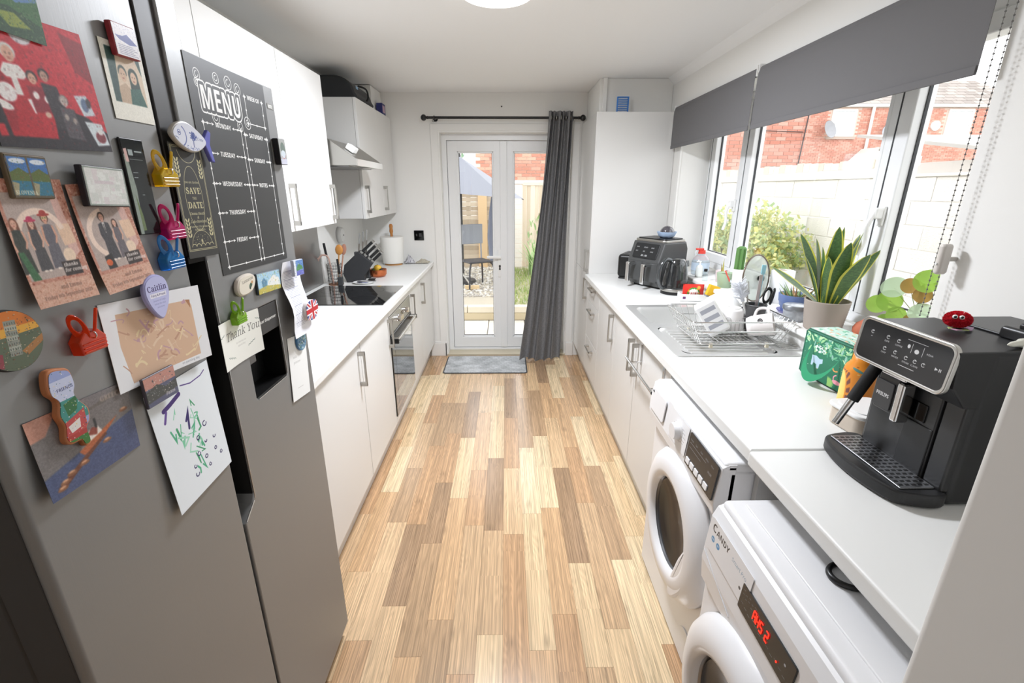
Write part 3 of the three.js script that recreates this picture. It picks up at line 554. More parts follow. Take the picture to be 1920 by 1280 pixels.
{ // parasol
  const p = thing('garden_parasol', 'open pale grey parasol in the garden seen through the left door pane', 'parasol', [-0.70, 0.06, -7.6]);
  const can = [], R = 0.98;
  for (let k = 0; k < 8; k++) { const a = k / 8 * 2 * PI, b = (k + 1) / 8 * 2 * PI; const g = new THREE.BufferGeometry();
    g.setAttribute('position', new THREE.Float32BufferAttribute([0, 1.95, 0, R * Math.cos(a), 1.42 - 0.09 * Math.cos(a), R * Math.sin(a), R * Math.cos(b), 1.42 - 0.09 * Math.cos(b), R * Math.sin(b)], 3)); g.setAttribute('uv', new THREE.Float32BufferAttribute([0, 0, 1, 0, 1, 1], 2)); g.computeVertexNormals(); can.push(g);
    part(p, 'canopy_panel', g, phys('#8f929c', 0.9, { side: THREE.DoubleSide, transmission: 0.25 })); part(p, 'rib', bar([0, 1.93, 0], [R * Math.cos(a), 1.405 - 0.09 * Math.cos(a), R * Math.sin(a)], 0.008, 6), M.darkGrey); }
  part(p, 'pole', bar([0, 0, 0], [0, 2.02, 0], 0.018), M.darkGrey);
  part(p, 'base', cyl(0.22, 0.2, 0.06, 24), M.darkGrey);
}
{ // black metal garden chair frame
  const c = thing('garden_chair', 'dark metal garden chair on the gravel beyond the doors', 'chair', [-0.46, 0.065, -7.25], 0.5), m = mat('#33343a', 0.5);
  for (const [x, z, dx, dz] of [[-0.16, 0.16, -0.06, 0.05], [0.16, 0.16, 0.12, 0.06], [-0.16, -0.16, -0.05, -0.06], [0.16, -0.16, 0.05, -0.06]]) part(c, 'leg', tube([[x, 0.40, z], [x + dx * 0.6, 0.3, z + dz * 0.5], [x + dx, 0.0, z + dz]], 0.013, 10, 6), m);
  part(c, 'seat', cb(0.4, 0.025, 0.4, 0, 0.41, 0, 0.01), m);
  part(c, 'backrest', [cb(0.42, 0.30, 0.02, 0, 0.80, -0.2, 0.008), bar([-0.18, 0.4, -0.19], [-0.18, 0.7, -0.2], 0.012), bar([0.18, 0.4, -0.19], [0.18, 0.7, -0.2], 0.012)], mat('#8b8f98', 0.6));
}
{
  const b = thing('broom', 'broom with a pale handle lying against the gravel edge', 'broom', [-0.52, 0.07, -7.05]);
  part(b, 'handle', bar([0, 0.03, 0], [-0.42, 0.62, -0.1], 0.012), mat('#b9b6b0', 0.5)); part(b, 'head', cb(0.22, 0.06, 0.07, 0, 0.03, 0, 0.008), mat('#d4bb93', 0.8));
}
{
  const b = thing('covered_parasol', 'closed parasol under a slate blue cover by the fence', 'parasol', [-0.20, 0.06, -8.0]);
  part(b, 'cover', lathe([[0.03, 0.2], [0.08, 0.35], [0.11, 0.7], [0.08, 1.1], [0.04, 1.35], [0, 1.36]], 9), mat('#7b8193', 0.8)); part(b, 'pole', bar([0, 0, 0], [0, 0.3, 0], 0.02), M.darkGrey);
}
function leafPlant(name, label, cat, pos, n, h, spread, len, colors) {
  const t = thing(name, label, cat, pos);
  const g = new THREE.PlaneGeometry(0.03, len, 1, 4).translate(0, len / 2, 0), p = g.attributes.position;
  for (let i = 0; i < p.count; i++) { const k = p.getY(i) / len; p.setX(i, p.getX(i) * Math.sin(PI * (0.12 + 0.86 * k)) * 1.2); p.setZ(i, k * k * len * 0.5); } g.computeVertexNormals();
  const L = []; for (let i = 0; i < n; i++) L.push({ p: [rr(-spread, spread), rr(0, h), rr(-spread, spread)], r: [rr(-0.2, 0.5), rr(0, 6.28), 0], s: rr(0.6, 1.2) });
  const im = instanced(t, 'foliage', g, phys('#ffffff', 0.8, { side: THREE.DoubleSide, transmission: 0.3 }), L, colors); im.userData.kind = 'stuff';
  part(t, 'stem', bar([0, name === 'young_tree' ? -2.1 : -0.01, 0], [0, h + 0.1, 0], 0.01), mat('#7d7a4a', 0.8)); return t;
}
leafPlant('border_grass', 'clump of arching green leaves below the board fence', 'plant', [0.62, 0.06, -8.3], 90, 0.06, 0.2, 0.52, ['#9dc07c', '#afcb8c', '#c2d8a2', '#8db06c']);
leafPlant('border_shrub', 'loose leafy shrub rising against the board fence', 'shrub', [0.62, 0.06, -8.9], 90, 0.95, 0.2, 0.12, ['#b3cf9c', '#c6dbae', '#a2c286']);
leafPlant('young_tree', 'slim young tree with leaves showing at the top of the left door pane', 'tree', [-0.93, 2.0, -9.0], 60, 0.5, 0.2, 0.14, ['#5f8a6a', '#7aa07e', '#8fb08c']);
// brick house behind the fence
function brickWall(name, label, x0, x1, y0, y1, z, cols, most, corner) {
  const t = thing(name, label, 'house');
  part(t, 'mortar', bx(x0, x1, -0.15, y1, z - 0.25, z - 0.006), mat('#e4d8cc', 0.9));
  const ms = cols.map((c) => mat(c, 0.85)), geo = new THREE.BoxGeometry(0.215, 0.065, 0.02), half = new THREE.BoxGeometry(0.1025, 0.065, 0.02), rest = []; let n = 0;
  for (let j = 0, y = y0 + 0.0325; y < y1 - 0.02; j++, y += 0.075) for (let x = x0 + (j % 2 ? 0.0 : 0.1125); x < x1 - 0.1; x += 0.225) {
    const m = ms[Math.floor(rnd() * ms.length)];
    if (n++ < most) { const b = new THREE.Mesh(geo, m); b.name = 'brick'; b.position.set(x + 0.1075, y, z); t.add(b); } else rest.push(geo.clone().translate(x + 0.1075, y, z));
  }
  if (rest.length) { const r = part(t, 'brickwork', rest, ms[0]); r.userData.kind = 'stuff'; }
  return t;
}
const redBricks = ['#cf9a86', '#c68c78', '#d8a892', '#c08672'];
{
  const h = brickWall('brick_house', 'red brick house wall above the garden fence, behind the glazed doors', -0.72, 1.75, 1.75, 3.0, -12, redBricks, 300);
  part(h, 'downpipe', bar([-0.13, 0.3, -11.9], [-0.13, 3.0, -11.9], 0.05), M.whiteMatt); part(h, 'sill_band', bx(-0.72, 1.75, 1.66, 1.74, -12.02, -11.95), M.whiteMatt);
}
{
  const h = brickWall('brick_gable', 'nearer pink brick gable end behind the garden wall, left in the window', 4.7, 6.62, 1.95, 3.15, -11, ['#d79a88', '#cf8f7c', '#dda796', '#c98672'], 300);
  part(h, 'cable', [bar([6.50, 1.9, -10.96], [6.56, 3.15, -10.96], 0.012), bar([5.5, 2.75, -10.97], [6.5, 2.72, -10.97], 0.008)], M.darkGrey); 
}
{
  const S = 22 / 11.5, X = (x) => x * S, Yy = (y) => 1.53 + (y - 1.53) * S, z = -22;
  const h = thing('terraced_house', 'far pink brick house with tiled roof and white windows', 'house');
  part(h, 'mortar', bx(10.2, 24, -0.2, Yy(3.30), z - 0.4, z - 0.006), mat('#d9c3b6', 0.9));
  const geo = new THREE.BoxGeometry(0.215, 0.065, 0.02), L = [[], [], []], wins = [[X(7.407), X(7.962), Yy(2.684), Yy(3.248)], [X(10.064), X(10.644), Yy(2.642), Yy(3.253)]];
  for (let j = 0, y = 2.35; y < Yy(3.27); j++, y += 0.075) for (let x = 11.3 + (j % 2) * 0.1125; x < 22.6; x += 0.225) { if (wins.some((w) => x > w[0] - 0.2 && x < w[1] + 0.02 && y > w[2] - 0.1 && y < w[3] + 0.04)) continue; L[Math.floor(rnd() * 3)].push(geo.clone().translate(x + 0.1, y, z)); }
  ['#d29683', '#c98a77', '#d8a391'].forEach((c, i) => { part(h, 'brickwork', L[i], mat(c, 0.85)).userData.kind = 'stuff'; });
  for (const [a, b, c, d] of wins) { const w = part(h, 'window', [bx(a, b, d - 0.07, d, z, z + 0.05), bx(a, b, c, c + 0.08, z, z + 0.05), bx(a, a + 0.08, c + 0.08, d - 0.07, z, z + 0.05), bx(b - 0.08, b, c + 0.08, d - 0.07, z, z + 0.05), bx(a + 0.08, b - 0.08, (c + d) / 2 - 0.03, (c + d) / 2 + 0.03, z, z + 0.04)], M.whiteMatt); part(w, 'pane', bx(a + 0.08, b - 0.08, c + 0.08, d - 0.07, z, z + 0.012), mat('#dfe5ea', 0.08)); part(w, 'brick_sill', bx(a - 0.1, b + 0.1, c - 0.12, c - 0.01, z, z + 0.08), mat('#b9a79a', 0.9)); }
  part(h, 'gutter', bx(10.2, 24, Yy(3.29), Yy(3.35), z, z + 0.16, 0.02), M.whiteMatt);
  part(h, 'downpipe', bar([X(8.30), 0, z + 0.1], [X(8.30), Yy(3.3), z + 0.1], 0.06), M.whiteMatt);
  const tiles = [mat('#a39a93', 0.9), mat('#988f88', 0.9), mat('#aea59d', 0.9)];
  for (let j = 0; j < 9; j++) for (let i = 0; i < 30; i++) { const x = 10.4 + i * 0.46 + (j % 2) * 0.2, y = Yy(3.34) + j * 0.16, zz = z - 0.05 - j * 0.26; if (x < 20 - j * 0.25 + 4) part(h, 'roof_tile', new THREE.BoxGeometry(0.44, 0.05, 0.36).rotateX(0.5).translate(x, y, zz), tiles[Math.floor(rnd() * 3)]); }
  part(h, 'dish', lathe([[0, 0], [0.2, 0.02], [0.36, 0.09], [0.37, 0.09], [0.2, 0.012], [0, -0.012]], 28).rotateX(PI / 2 - 0.3).rotateY(0.4).translate(X(7.27), Yy(2.8), z + 0.35), mat('#9fa0a4', 0.6), 'grey satellite dish');
  part(h, 'dish', lathe([[0, 0], [0.2, 0.02], [0.36, 0.09], [0.37, 0.09], [0.2, 0.012], [0, -0.012]], 28).rotateX(PI / 2 - 0.3).rotateY(-0.4).translate(X(8.72), Yy(2.76), z + 0.35), mat('#a9abb2', 0.6), 'grey satellite dish');
  part(h, 'alarm_box', cyl(0.2, 0.2, 0.08, 20).rotateX(PI / 2).translate(X(9.82), Yy(2.91), z), M.whiteMatt);
}
{ // white gabled porch
  const p = thing('porch', 'small white gabled porch roof behind the garden wall', 'porch', [15.6, 0, -20.8]);
  part(p, 'gable', ext(shapeOf([[-0.85, 2.3], [0.75, 2.3], [-0.05, 3.12]]), 0.1), M.whiteMatt);
  part(p, 'roof_slope', [bx(-1.2, 0, -0.03, 0.03, -0.9, 0.15).rotateZ(0.80).translate(-0.02, 3.18, 0)], mat('#cfc8c0', 0.9)); part(p, 'roof_slope', [bx(0, 1.2, -0.03, 0.03, -0.9, 0.15).rotateZ(-0.80).translate(-0.02, 3.18, 0)], mat('#d8d3cc', 0.9));
  part(p, 'wall', bx(-0.7, 0.6, -0.14, 2.3, -0.7, 0), M.whiteMatt);
}
{ // garage with grey felt roof
  const g = thing('garage', 'low garage with grey felt roof beyond the garden wall', 'garage');
  part(g, 'wall', bx(6.9, 9.6, -0.14, 1.95, -9.3, -7.0), mat('#cfcac4', 0.9));
  part(g, 'roof', new THREE.BoxGeometry(3.1, 0.05, 2.7).rotateX(0.16).translate(8.25, 2.28, -8.2), mat('#b4b1ac', 0.95));
  part(g, 'fascia', bx(6.7, 9.8, 1.93, 2.10, -6.92, -6.85), mat('#8a8987', 0.9));
}
{ // painted block wall along the garden
  const w = thing('garden_wall', 'white painted concrete block wall along the garden outside the window', 'wall');
  const bump = dataTex(128, 128, (u, v) => { const k = 128 + 110 * (n128(u, v) - 0.5) + 60 * (n32(u, v) - 0.5); return [k, k, k]; }, false);
  const bm = ['#ebe8e4', '#e4e0db', '#efedea'].map((c) => mat(c, 0.95, { bumpMap: bump, bumpScale: 0.008 })), x = 4.0;
  part(w, 'core', bx(x - 0.004, x + 0.2, -0.2, 1.64, -11, 1), mat('#e6e2dc', 0.95));
  const geo = bx(-0.01, 0.03, -0.109, 0.109, -0.219, 0.219, 0.005);
  for (let j = 0; j < 6; j++) for (let i = 0; i < 21; i++) { const b = new THREE.Mesh(geo, bm[Math.floor(rnd() * 3)]); b.name = 'block'; b.position.set(x + rr(-0.003, 0.003), 1.532 - j * 0.226, -1.6 - i * 0.446 - (j % 2) * 0.22); w.add(b); }
  part(w, 'coping', bx(x - 0.03, x + 0.22, 1.642, 1.672, -11, 1, 0.008), mat('#d9d5cd', 0.95));
}
{
  const f = thing('wall_top_fence', 'weathered boards standing on top of the garden block wall', 'fence');
  const bm = [mat('#d8d1c6', 0.9), mat('#cdc5b8', 0.9), mat('#e0dad0', 0.9)];
  part(f, 'gravel_board', bx(4.06, 4.10, 1.674, 1.75, -10.5, -4.95, 0.004), mat('#ddd8d0', 0.95));
  for (let i = 0; i < 38; i++) part(f, 'board', bx(4.07, 4.09, 1.752, 1.84 + 0.010 * Math.sin(i * 2.1) + (i > 10 ? 0.02 : 0), -4.98 - i * 0.145, -4.84 - i * 0.145, 0.003), bm[i % 3]);
}
{ // yellow-green bush
  const t = thing('golden_bush', 'yellow-green leafy bush outside the middle window pane', 'bush', [3.3, -0.14, -6.5]);
  const leaf = new THREE.PlaneGeometry(0.028, 0.05, 1, 2), L = [];
  for (let i = 0; i < 9000; i++) { const a = rr(0, 6.28), b = Math.acos(rr(-0.9, 1)), r = 0.55 + 0.42 * rnd(); const n = 1 + 0.22 * Math.sin(a * 5 + b * 4); L.push({ p: [r * n * Math.sin(b) * Math.cos(a) * 0.72, 0.78 + r * n * Math.cos(b) * 0.68, r * n * Math.sin(b) * Math.sin(a) * 0.82], r: [rr(0, 6), rr(0, 6), rr(0, 6)], s: rr(0.6, 1.4) }); }
  instanced(t, 'foliage', leaf, phys('#ffffff', 0.85, { side: THREE.DoubleSide, transmission: 0.35 }), L, ['#d3d48a', '#dcd87f', '#b4c586', '#a3bd88', '#e4e0a0', '#c3cd8c']).userData.kind = 'stuff';
  for (let k = 0; k < 5; k++) part(t, 'stem', tube([[0, 0, 0], [0.1 * Math.cos(k * 1.3), 0.4, 0.12 * Math.sin(k * 1.3)], [0.3 * Math.cos(k * 1.3), 0.95, 0.4 * Math.sin(k * 1.3)]], 0.015, 8, 6), mat('#6f6247', 0.9));
}
// ---------- things stuck to the fridge doors; corners given as [z, y] on the door: top-left, top-right, bottom-right, bottom-left ----------
function frameOf(c) {
  const u = (p) => [-p[0], p[1]], [a, b, d, e] = c.map(u), mx = (a[0] + b[0] + d[0] + e[0]) / 4, my = (a[1] + b[1] + d[1] + e[1]) / 4;
  const ux = (b[0] - a[0] + d[0] - e[0]) / 2, uy = (b[1] - a[1] + d[1] - e[1]) / 2, vx = (a[0] - e[0] + b[0] - d[0]) / 2, vy = (a[1] - e[1] + b[1] - d[1]) / 2;
  return { z: -mx, y: my, w: Math.hypot(ux, uy), h: Math.hypot(vx, vy), rot: (Math.atan2(uy, ux) + Math.atan2(-vx, vy)) / 2 };
}
const G_MAG = 'magnets and papers on the fridge';
function stick(name, label, cat, z, y, rot = 0, off = 0.0006) {
  const t = thing(name, label, cat, [FX + off, y, z], 0, G_MAG); t.rotation.set(0, PI / 2, rot); return t;
}
// a sheet of paper with some curl (fn gives the lift off the door)
function sheetGeo(w, h, fn, th = 0.0005) {
  const g = new THREE.BoxGeometry(w, h, th, 10, 10, 1), p = g.attributes.position;
  if (fn) for (let i = 0; i < p.count; i++) p.setZ(i, p.getZ(i) + fn(p.getX(i) / w + 0.5, p.getY(i) / h + 0.5));
  g.computeVertexNormals(); return g;
}
function sheet(name, label, cat, corners, tw, th2, draw, { off = 0.001, fn, rough = 0.6, th = 0.0005 } = {}) {
  const f = frameOf(corners), t = stick(name, label, cat, f.z, f.y, f.rot, off), tx = ctex(tw, th2, (x, w, h) => { draw(x, w, h); if (/photo|postcard/.test(name)) photoize(x, w, h, 16); });
  const me = part(t, 'print', sheetGeo(f.w, f.h, fn, th), mat('#ffffff', rough, { map: tx })); return { t, f, me };
}
function slabMagnet(name, label, corners, th, edge, tw, th2, draw, { off = 0.0006, rough = 0.3, r = 0.002, inset = 0.0015 } = {}) {
  const f = frameOf(corners), t = stick(name, label, 'magnet', f.z, f.y, f.rot, off);
  part(t, 'body', cb(f.w, f.h, th, 0, 0, th / 2, r), edge);
  part(t, 'print', new THREE.BoxGeometry(f.w - 2 * inset, f.h - 2 * inset, 0.0006).translate(0, 0, th + 0.0002), mat('#ffffff', rough, { map: ctex(tw, th2, (x, w, h) => { draw(x, w, h); photoize(x, w, h, 12); }) })); return { t, f };
}
function photoize(x, w, h, amt = 26) { // printed-photo softness: blur a little, add grain
  try {
    const im = x.getImageData(0, 0, w, h), d = im.data, o = new Uint8ClampedArray(d), r = Math.max(1, Math.round(w / 160));
    for (let j = 0; j < h; j++) for (let i = 0; i < w; i++) for (let c = 0; c < 3; c++) { let s = 0, n = 0; for (const [a, b] of [[-r, 0], [r, 0], [0, -r], [0, r], [0, 0], [-r, -r], [r, r], [r, -r], [-r, r]]) { const X2 = i + a, Y2 = j + b; if (X2 >= 0 && Y2 >= 0 && X2 < w && Y2 < h) { s += o[(Y2 * w + X2) * 4 + c]; n++; } } d[(j * w + i) * 4 + c] = s / n + amt * (n64(i / w, j / h) - 0.5 + n128(i / w * 1.3, j / h * 1.3) - 0.5); }
    x.putImageData(im, 0, 0);
  } catch (e) {}
}
const blob = (x, pts, c) => { x.fillStyle = c; x.beginPath(); pts.forEach(([a, b], i) => i ? x.lineTo(a, b) : x.moveTo(a, b)); x.closePath(); x.fill(); };
const ell = (x, cx, cy, a, b, c, r = 0) => { x.fillStyle = c; x.beginPath(); x.ellipse(cx, cy, a, b, r, 0, 7); x.fill(); };
const speck = (x, w, h, n, cols, s = 3) => { for (let i = 0; i < n; i++) { x.fillStyle = cols[Math.floor(rnd() * cols.length)]; x.fillRect(rnd() * w, rnd() * h, 1 + rnd() * s, 1 + rnd() * s); } };

sheet('photo_print', 'photo of green countryside at the very top of the near fridge door', 'photo', [[-0.60, 1.757], [-0.676, 1.759], [-0.67, 1.702], [-0.596, 1.699]], 256, 192, (x, w, h) => {
  x.fillStyle = '#5d86b8'; x.fillRect(0, 0, w, h); x.fillStyle = '#3f6a72'; x.fillRect(0, 0, 120, 60); blob(x, [[0, 60], [90, 40], [160, 70], [256, 40], [256, 192], [0, 192]], '#3d6b3a'); blob(x, [[0, 110], [120, 90], [256, 130], [256, 192], [0, 192]], '#2c4d30'); blob(x, [[60, 120], [140, 110], [200, 150], [110, 165]], '#8f9c3e'); x.fillStyle = '#2b3a44'; x.fillRect(92, 20, 9, 52); x.fillRect(120, 30, 7, 40); speck(x, w, h, 500, ['#46703c', '#2a4a2c', '#77915a'], 5);
}, { off: 0.004 });
sheet('photo_print', 'large red photo of a group of people sitting close together', 'photo', [[-0.575, 1.722], [-0.729, 1.729], [-0.734, 1.581], [-0.578, 1.577]], 512, 480, (x, w, h) => {
  x.fillStyle = '#c61c28'; x.fillRect(0, 0, w, h); speck(x, w, h, 900, ['#d42a34', '#b51622', '#cc2430', '#a8141e'], 14); blob(x, [[400, 20], [512, 40], [512, 200], [430, 160]], '#8f141c'); blob(x, [[0, 330], [220, 300], [420, 340], [512, 400], [512, 480], [0, 480]], '#241d22');
  ell(x, 215, 70, 46, 36, '#d9d4d6'); x.fillStyle = '#9a9498'; x.fillRect(185, 62, 60, 3); x.fillRect(190, 72, 50, 3);
  const head = (cx, cy, r, skin, hair) => { ell(x, cx, cy - r * 0.3, r * 1.05, r, hair); ell(x, cx, cy, r * 0.78, r * 0.95, skin); ell(x, cx - r * 0.28, cy - 2, 3, 2.5, '#3a2a26'); ell(x, cx + r * 0.28, cy - 2, 3, 2.5, '#3a2a26'); ell(x, cx, cy + r * 0.45, r * 0.22, 2.5, '#a04a44'); };
  blob(x, [[20, 260], [110, 205], [205, 215], [245, 330], [235, 440], [40, 440]], '#b81a24'); blob(x, [[30, 250], [90, 215], [120, 260], [90, 420], [40, 420]], '#9e141e'); speck(x, 240, 440, 0, ['#fff']);
  ell(x, 60, 150, 36, 34, '#e9e4e0'); head(142, 150, 30, '#d8a68e', '#d9d4ce'); blob(x, [[112, 182], [172, 182], [196, 214], [176, 232], [108, 232], [90, 214]], '#ece7e2'); blob(x, [[124, 230], [150, 230], [156, 290], [128, 290]], '#e4dfda');
  ell(x, 92, 285, 36, 34, '#efe9e6'); ell(x, 60, 330, 40, 16, '#ece6e2', 0.3); blob(x, [[165, 300], [250, 286], [262, 340], [180, 352]], '#efe9e6');
  head(212, 222, 22, '#d9a88f', '#2e2220'); blob(x, [[178, 252], [248, 248], [272, 345], [186, 350]], '#8e1826'); ell(x, 208, 282, 13, 15, '#efe6e2'); ell(x, 252, 292, 13, 15, '#efe6e2'); blob(x, [[190, 345], [262, 340], [250, 440], [206, 440]], '#c0202a'); ell(x, 236, 350, 14, 12, '#d9b29c');
  head(268, 205, 22, '#b98f7c', '#241c1c'); blob(x, [[244, 230], [312, 236], [345, 400], [262, 400]], '#332c30'); head(328, 290, 21, '#c4b4ac', '#8f8680'); blob(x, [[300, 312], [366, 316], [384, 440], [300, 430]], '#514a4e'); ell(x, 320, 350, 10, 13, '#a5988f'); ell(x, 356, 362, 10, 13, '#a5988f');
  blob(x, [[386, 258], [450, 250], [474, 330], [410, 338]], '#ccd4da'); ell(x, 430, 292, 18, 28, '#5f7190'); ell(x, 452, 282, 12, 20, '#3f3c40'); blob(x, [[404, 358], [492, 362], [508, 452], [440, 458]], '#d3dde0'); ell(x, 470, 420, 26, 24, '#7d2f35'); ell(x, 474, 398, 14, 12, '#e4e0dc'); blob(x, [[0, 320], [50, 330], [64, 470], [0, 470]], '#2d2226'); blob(x, [[10, 400], [40, 398], [44, 440], [14, 444]], '#c6262e'); speck(x, w, h, 700, ['#2a1d20', '#6d1a22', '#8e2028', '#3a2a2c'], 4);
}, { off: 0.0014, fn: (u, v) => 0.003 * u * (1 - v) });
sheet('instant_photo', 'white-bordered instant photo under the red-framed magnet', 'photo', [[-0.763, 1.733], [-0.844, 1.737], [-0.839, 1.631], [-0.759, 1.629]], 256, 336, (x, w, h) => {
  x.fillStyle = '#eae7da'; x.fillRect(0, 0, w, h); x.fillStyle = '#33504a'; x.fillRect(26, 26, 204, 232); blob(x, [[80, 26], [190, 26], [230, 120], [230, 258], [60, 258]], '#d9c5ac'); blob(x, [[66, 190], [110, 168], [150, 200], [150, 258], [50, 258]], '#bfa58a'); ell(x, 104, 122, 26, 30, '#37473f'); ell(x, 104, 134, 22, 30, '#d4b498'); ell(x, 170, 128, 30, 34, '#2f4038'); blob(x, [[142, 130], [198, 130], [206, 200], [140, 200]], '#2f4038'); ell(x, 170, 138, 20, 28, '#dcbb9f'); blob(x, [[135, 190], [200, 178], [225, 258], [124, 258]], '#2f5c50'); blob(x, [[36, 110], [64, 100], [62, 258], [28, 258]], '#2d4a45'); for (const [a, b] of [[96, 130], [112, 130], [163, 134], [178, 134]]) ell(x, a, b, 3, 2, '#3a3028'); ell(x, 104, 148, 7, 3, '#a4685a'); ell(x, 170, 152, 7, 3, '#a4685a');
}, { off: 0.0012 });
slabMagnet('picture_magnet', 'red-framed magnet with a tiny blue sea scene, top of fridge', [[-0.777, 1.76], [-0.828, 1.762], [-0.825, 1.718], [-0.781, 1.716]], 0.009, mat('#9c2f38', 0.4), 192, 160, (x, w, h) => {
  x.fillStyle = '#e6e3e6'; x.fillRect(0, 0, w, h); speck(x, w, h, 500, ['#b9b6c4', '#cfc6b2', '#8d8fae', '#f2f0f2'], 3); blob(x, [[10, 60], [70, 58], [110, 44], [150, 66], [185, 88], [120, 96], [40, 80]], '#34418f'); x.fillStyle = '#7d7a94'; for (let i = 0; i < 6; i++) x.fillRect(20, 104 + i * 9, 120 + (i % 3) * 18, 3);
}, { off: 0.002 });
slabMagnet('picture_magnet', 'two-picture landscape magnet with blue lake at the left edge', [[-0.57, 1.569], [-0.621, 1.569], [-0.619, 1.519], [-0.566, 1.519]], 0.007, mat('#6f5f48', 0.5), 256, 192, (x, w, h) => {
  x.fillStyle = '#5f5340'; x.fillRect(0, 0, w, h); for (const o of [6, 134]) { x.fillStyle = '#4273b4'; x.fillRect(o, 8, 116, 70); ell(x, o + 60, 26, 50, 12, '#dfe6ef'); blob(x, [[o, 80], [o + 60, 56], [o + 116, 84], [o + 116, 120], [o, 120]], '#5b6b34'); x.fillStyle = '#2f7490'; x.fillRect(o, 116, 116, 66); blob(x, [[o, 120], [o + 40, 128], [o + 20, 182], [o, 182]], '#a39a7a'); }
  x.fillStyle = '#e9e2c8'; x.font = 'bold 26px serif'; x.fillText('SLOVENIA', 8, 178); speck(x, w, h, 260, ['#8a5b2f', '#4c6b3a', '#7fa2b8'], 4);
}, { off: 0.002 });
function person(x, cx, top, s, o) { // a printed figure: o = { dress, skin, hair, hat, suit, glasses }
  const sk = o.skin, b = (p, c) => blob(x, p.map(([u, v]) => [cx + u * s, top + v * s]), c), e = (u, v, a, c, col, r) => ell(x, cx + u * s, top + v * s, a * s, c * s, col, r);
  if (o.hair) { e(0, 0.16, 0.19, 0.22, o.hair); if (o.long) b([[-0.2, 0.15], [0.2, 0.15], [0.22, 0.62], [-0.22, 0.62]], o.hair); }
  b([[-0.06, 0.3], [0.06, 0.3], [0.07, 0.46], [-0.07, 0.46]], sk); e(0, 0.19, 0.135, 0.175, sk);
  b([[-0.3, 0.50], [-0.08, 0.42], [0.08, 0.42], [0.3, 0.50], [0.26, 1.15], [0.34, 2.25], [-0.34, 2.25], [-0.26, 1.15]], o.dress);
  b([[-0.30, 0.50], [-0.20, 0.48], [-0.26, 1.0], [-0.20, 1.3], [-0.27, 1.33], [-0.36, 1.0]], o.suit ? o.dress : sk); b([[0.30, 0.50], [0.20, 0.48], [0.27, 0.95], [0.16, 1.2], [0.22, 1.26], [0.37, 0.95]], o.suit ? o.dress : sk);
  if (o.suit) { b([[-0.07, 0.44], [0.07, 0.44], [0.02, 0.95], [-0.02, 0.95]], '#e9e2dc'); x.fillStyle = '#2a2726'; x.fillRect(cx - 0.02 * s, top + 0.5 * s, 0.04 * s, 0.4 * s); }
  e(-0.05, 0.17, 0.018, 0.014, '#4a342c'); e(0.05, 0.17, 0.018, 0.014, '#4a342c'); e(0, 0.27, 0.05, 0.018, '#b0605a');
  if (o.glasses) { e(-0.06, 0.17, 0.07, 0.055, o.glasses); e(0.06, 0.17, 0.07, 0.055, o.glasses); e(-0.06, 0.17, 0.045, 0.034, '#6d5a4a'); e(0.06, 0.17, 0.045, 0.034, '#6d5a4a'); }
  if (o.hat) { e(0, 0.04, 0.30, 0.06, o.hat); e(0, -0.03, 0.16, 0.12, o.hat); }
  e(-0.1, 2.27, 0.1, 0.05, '#e6d9cc'); e(0.14, 2.27, 0.1, 0.05, '#e6d9cc');
}
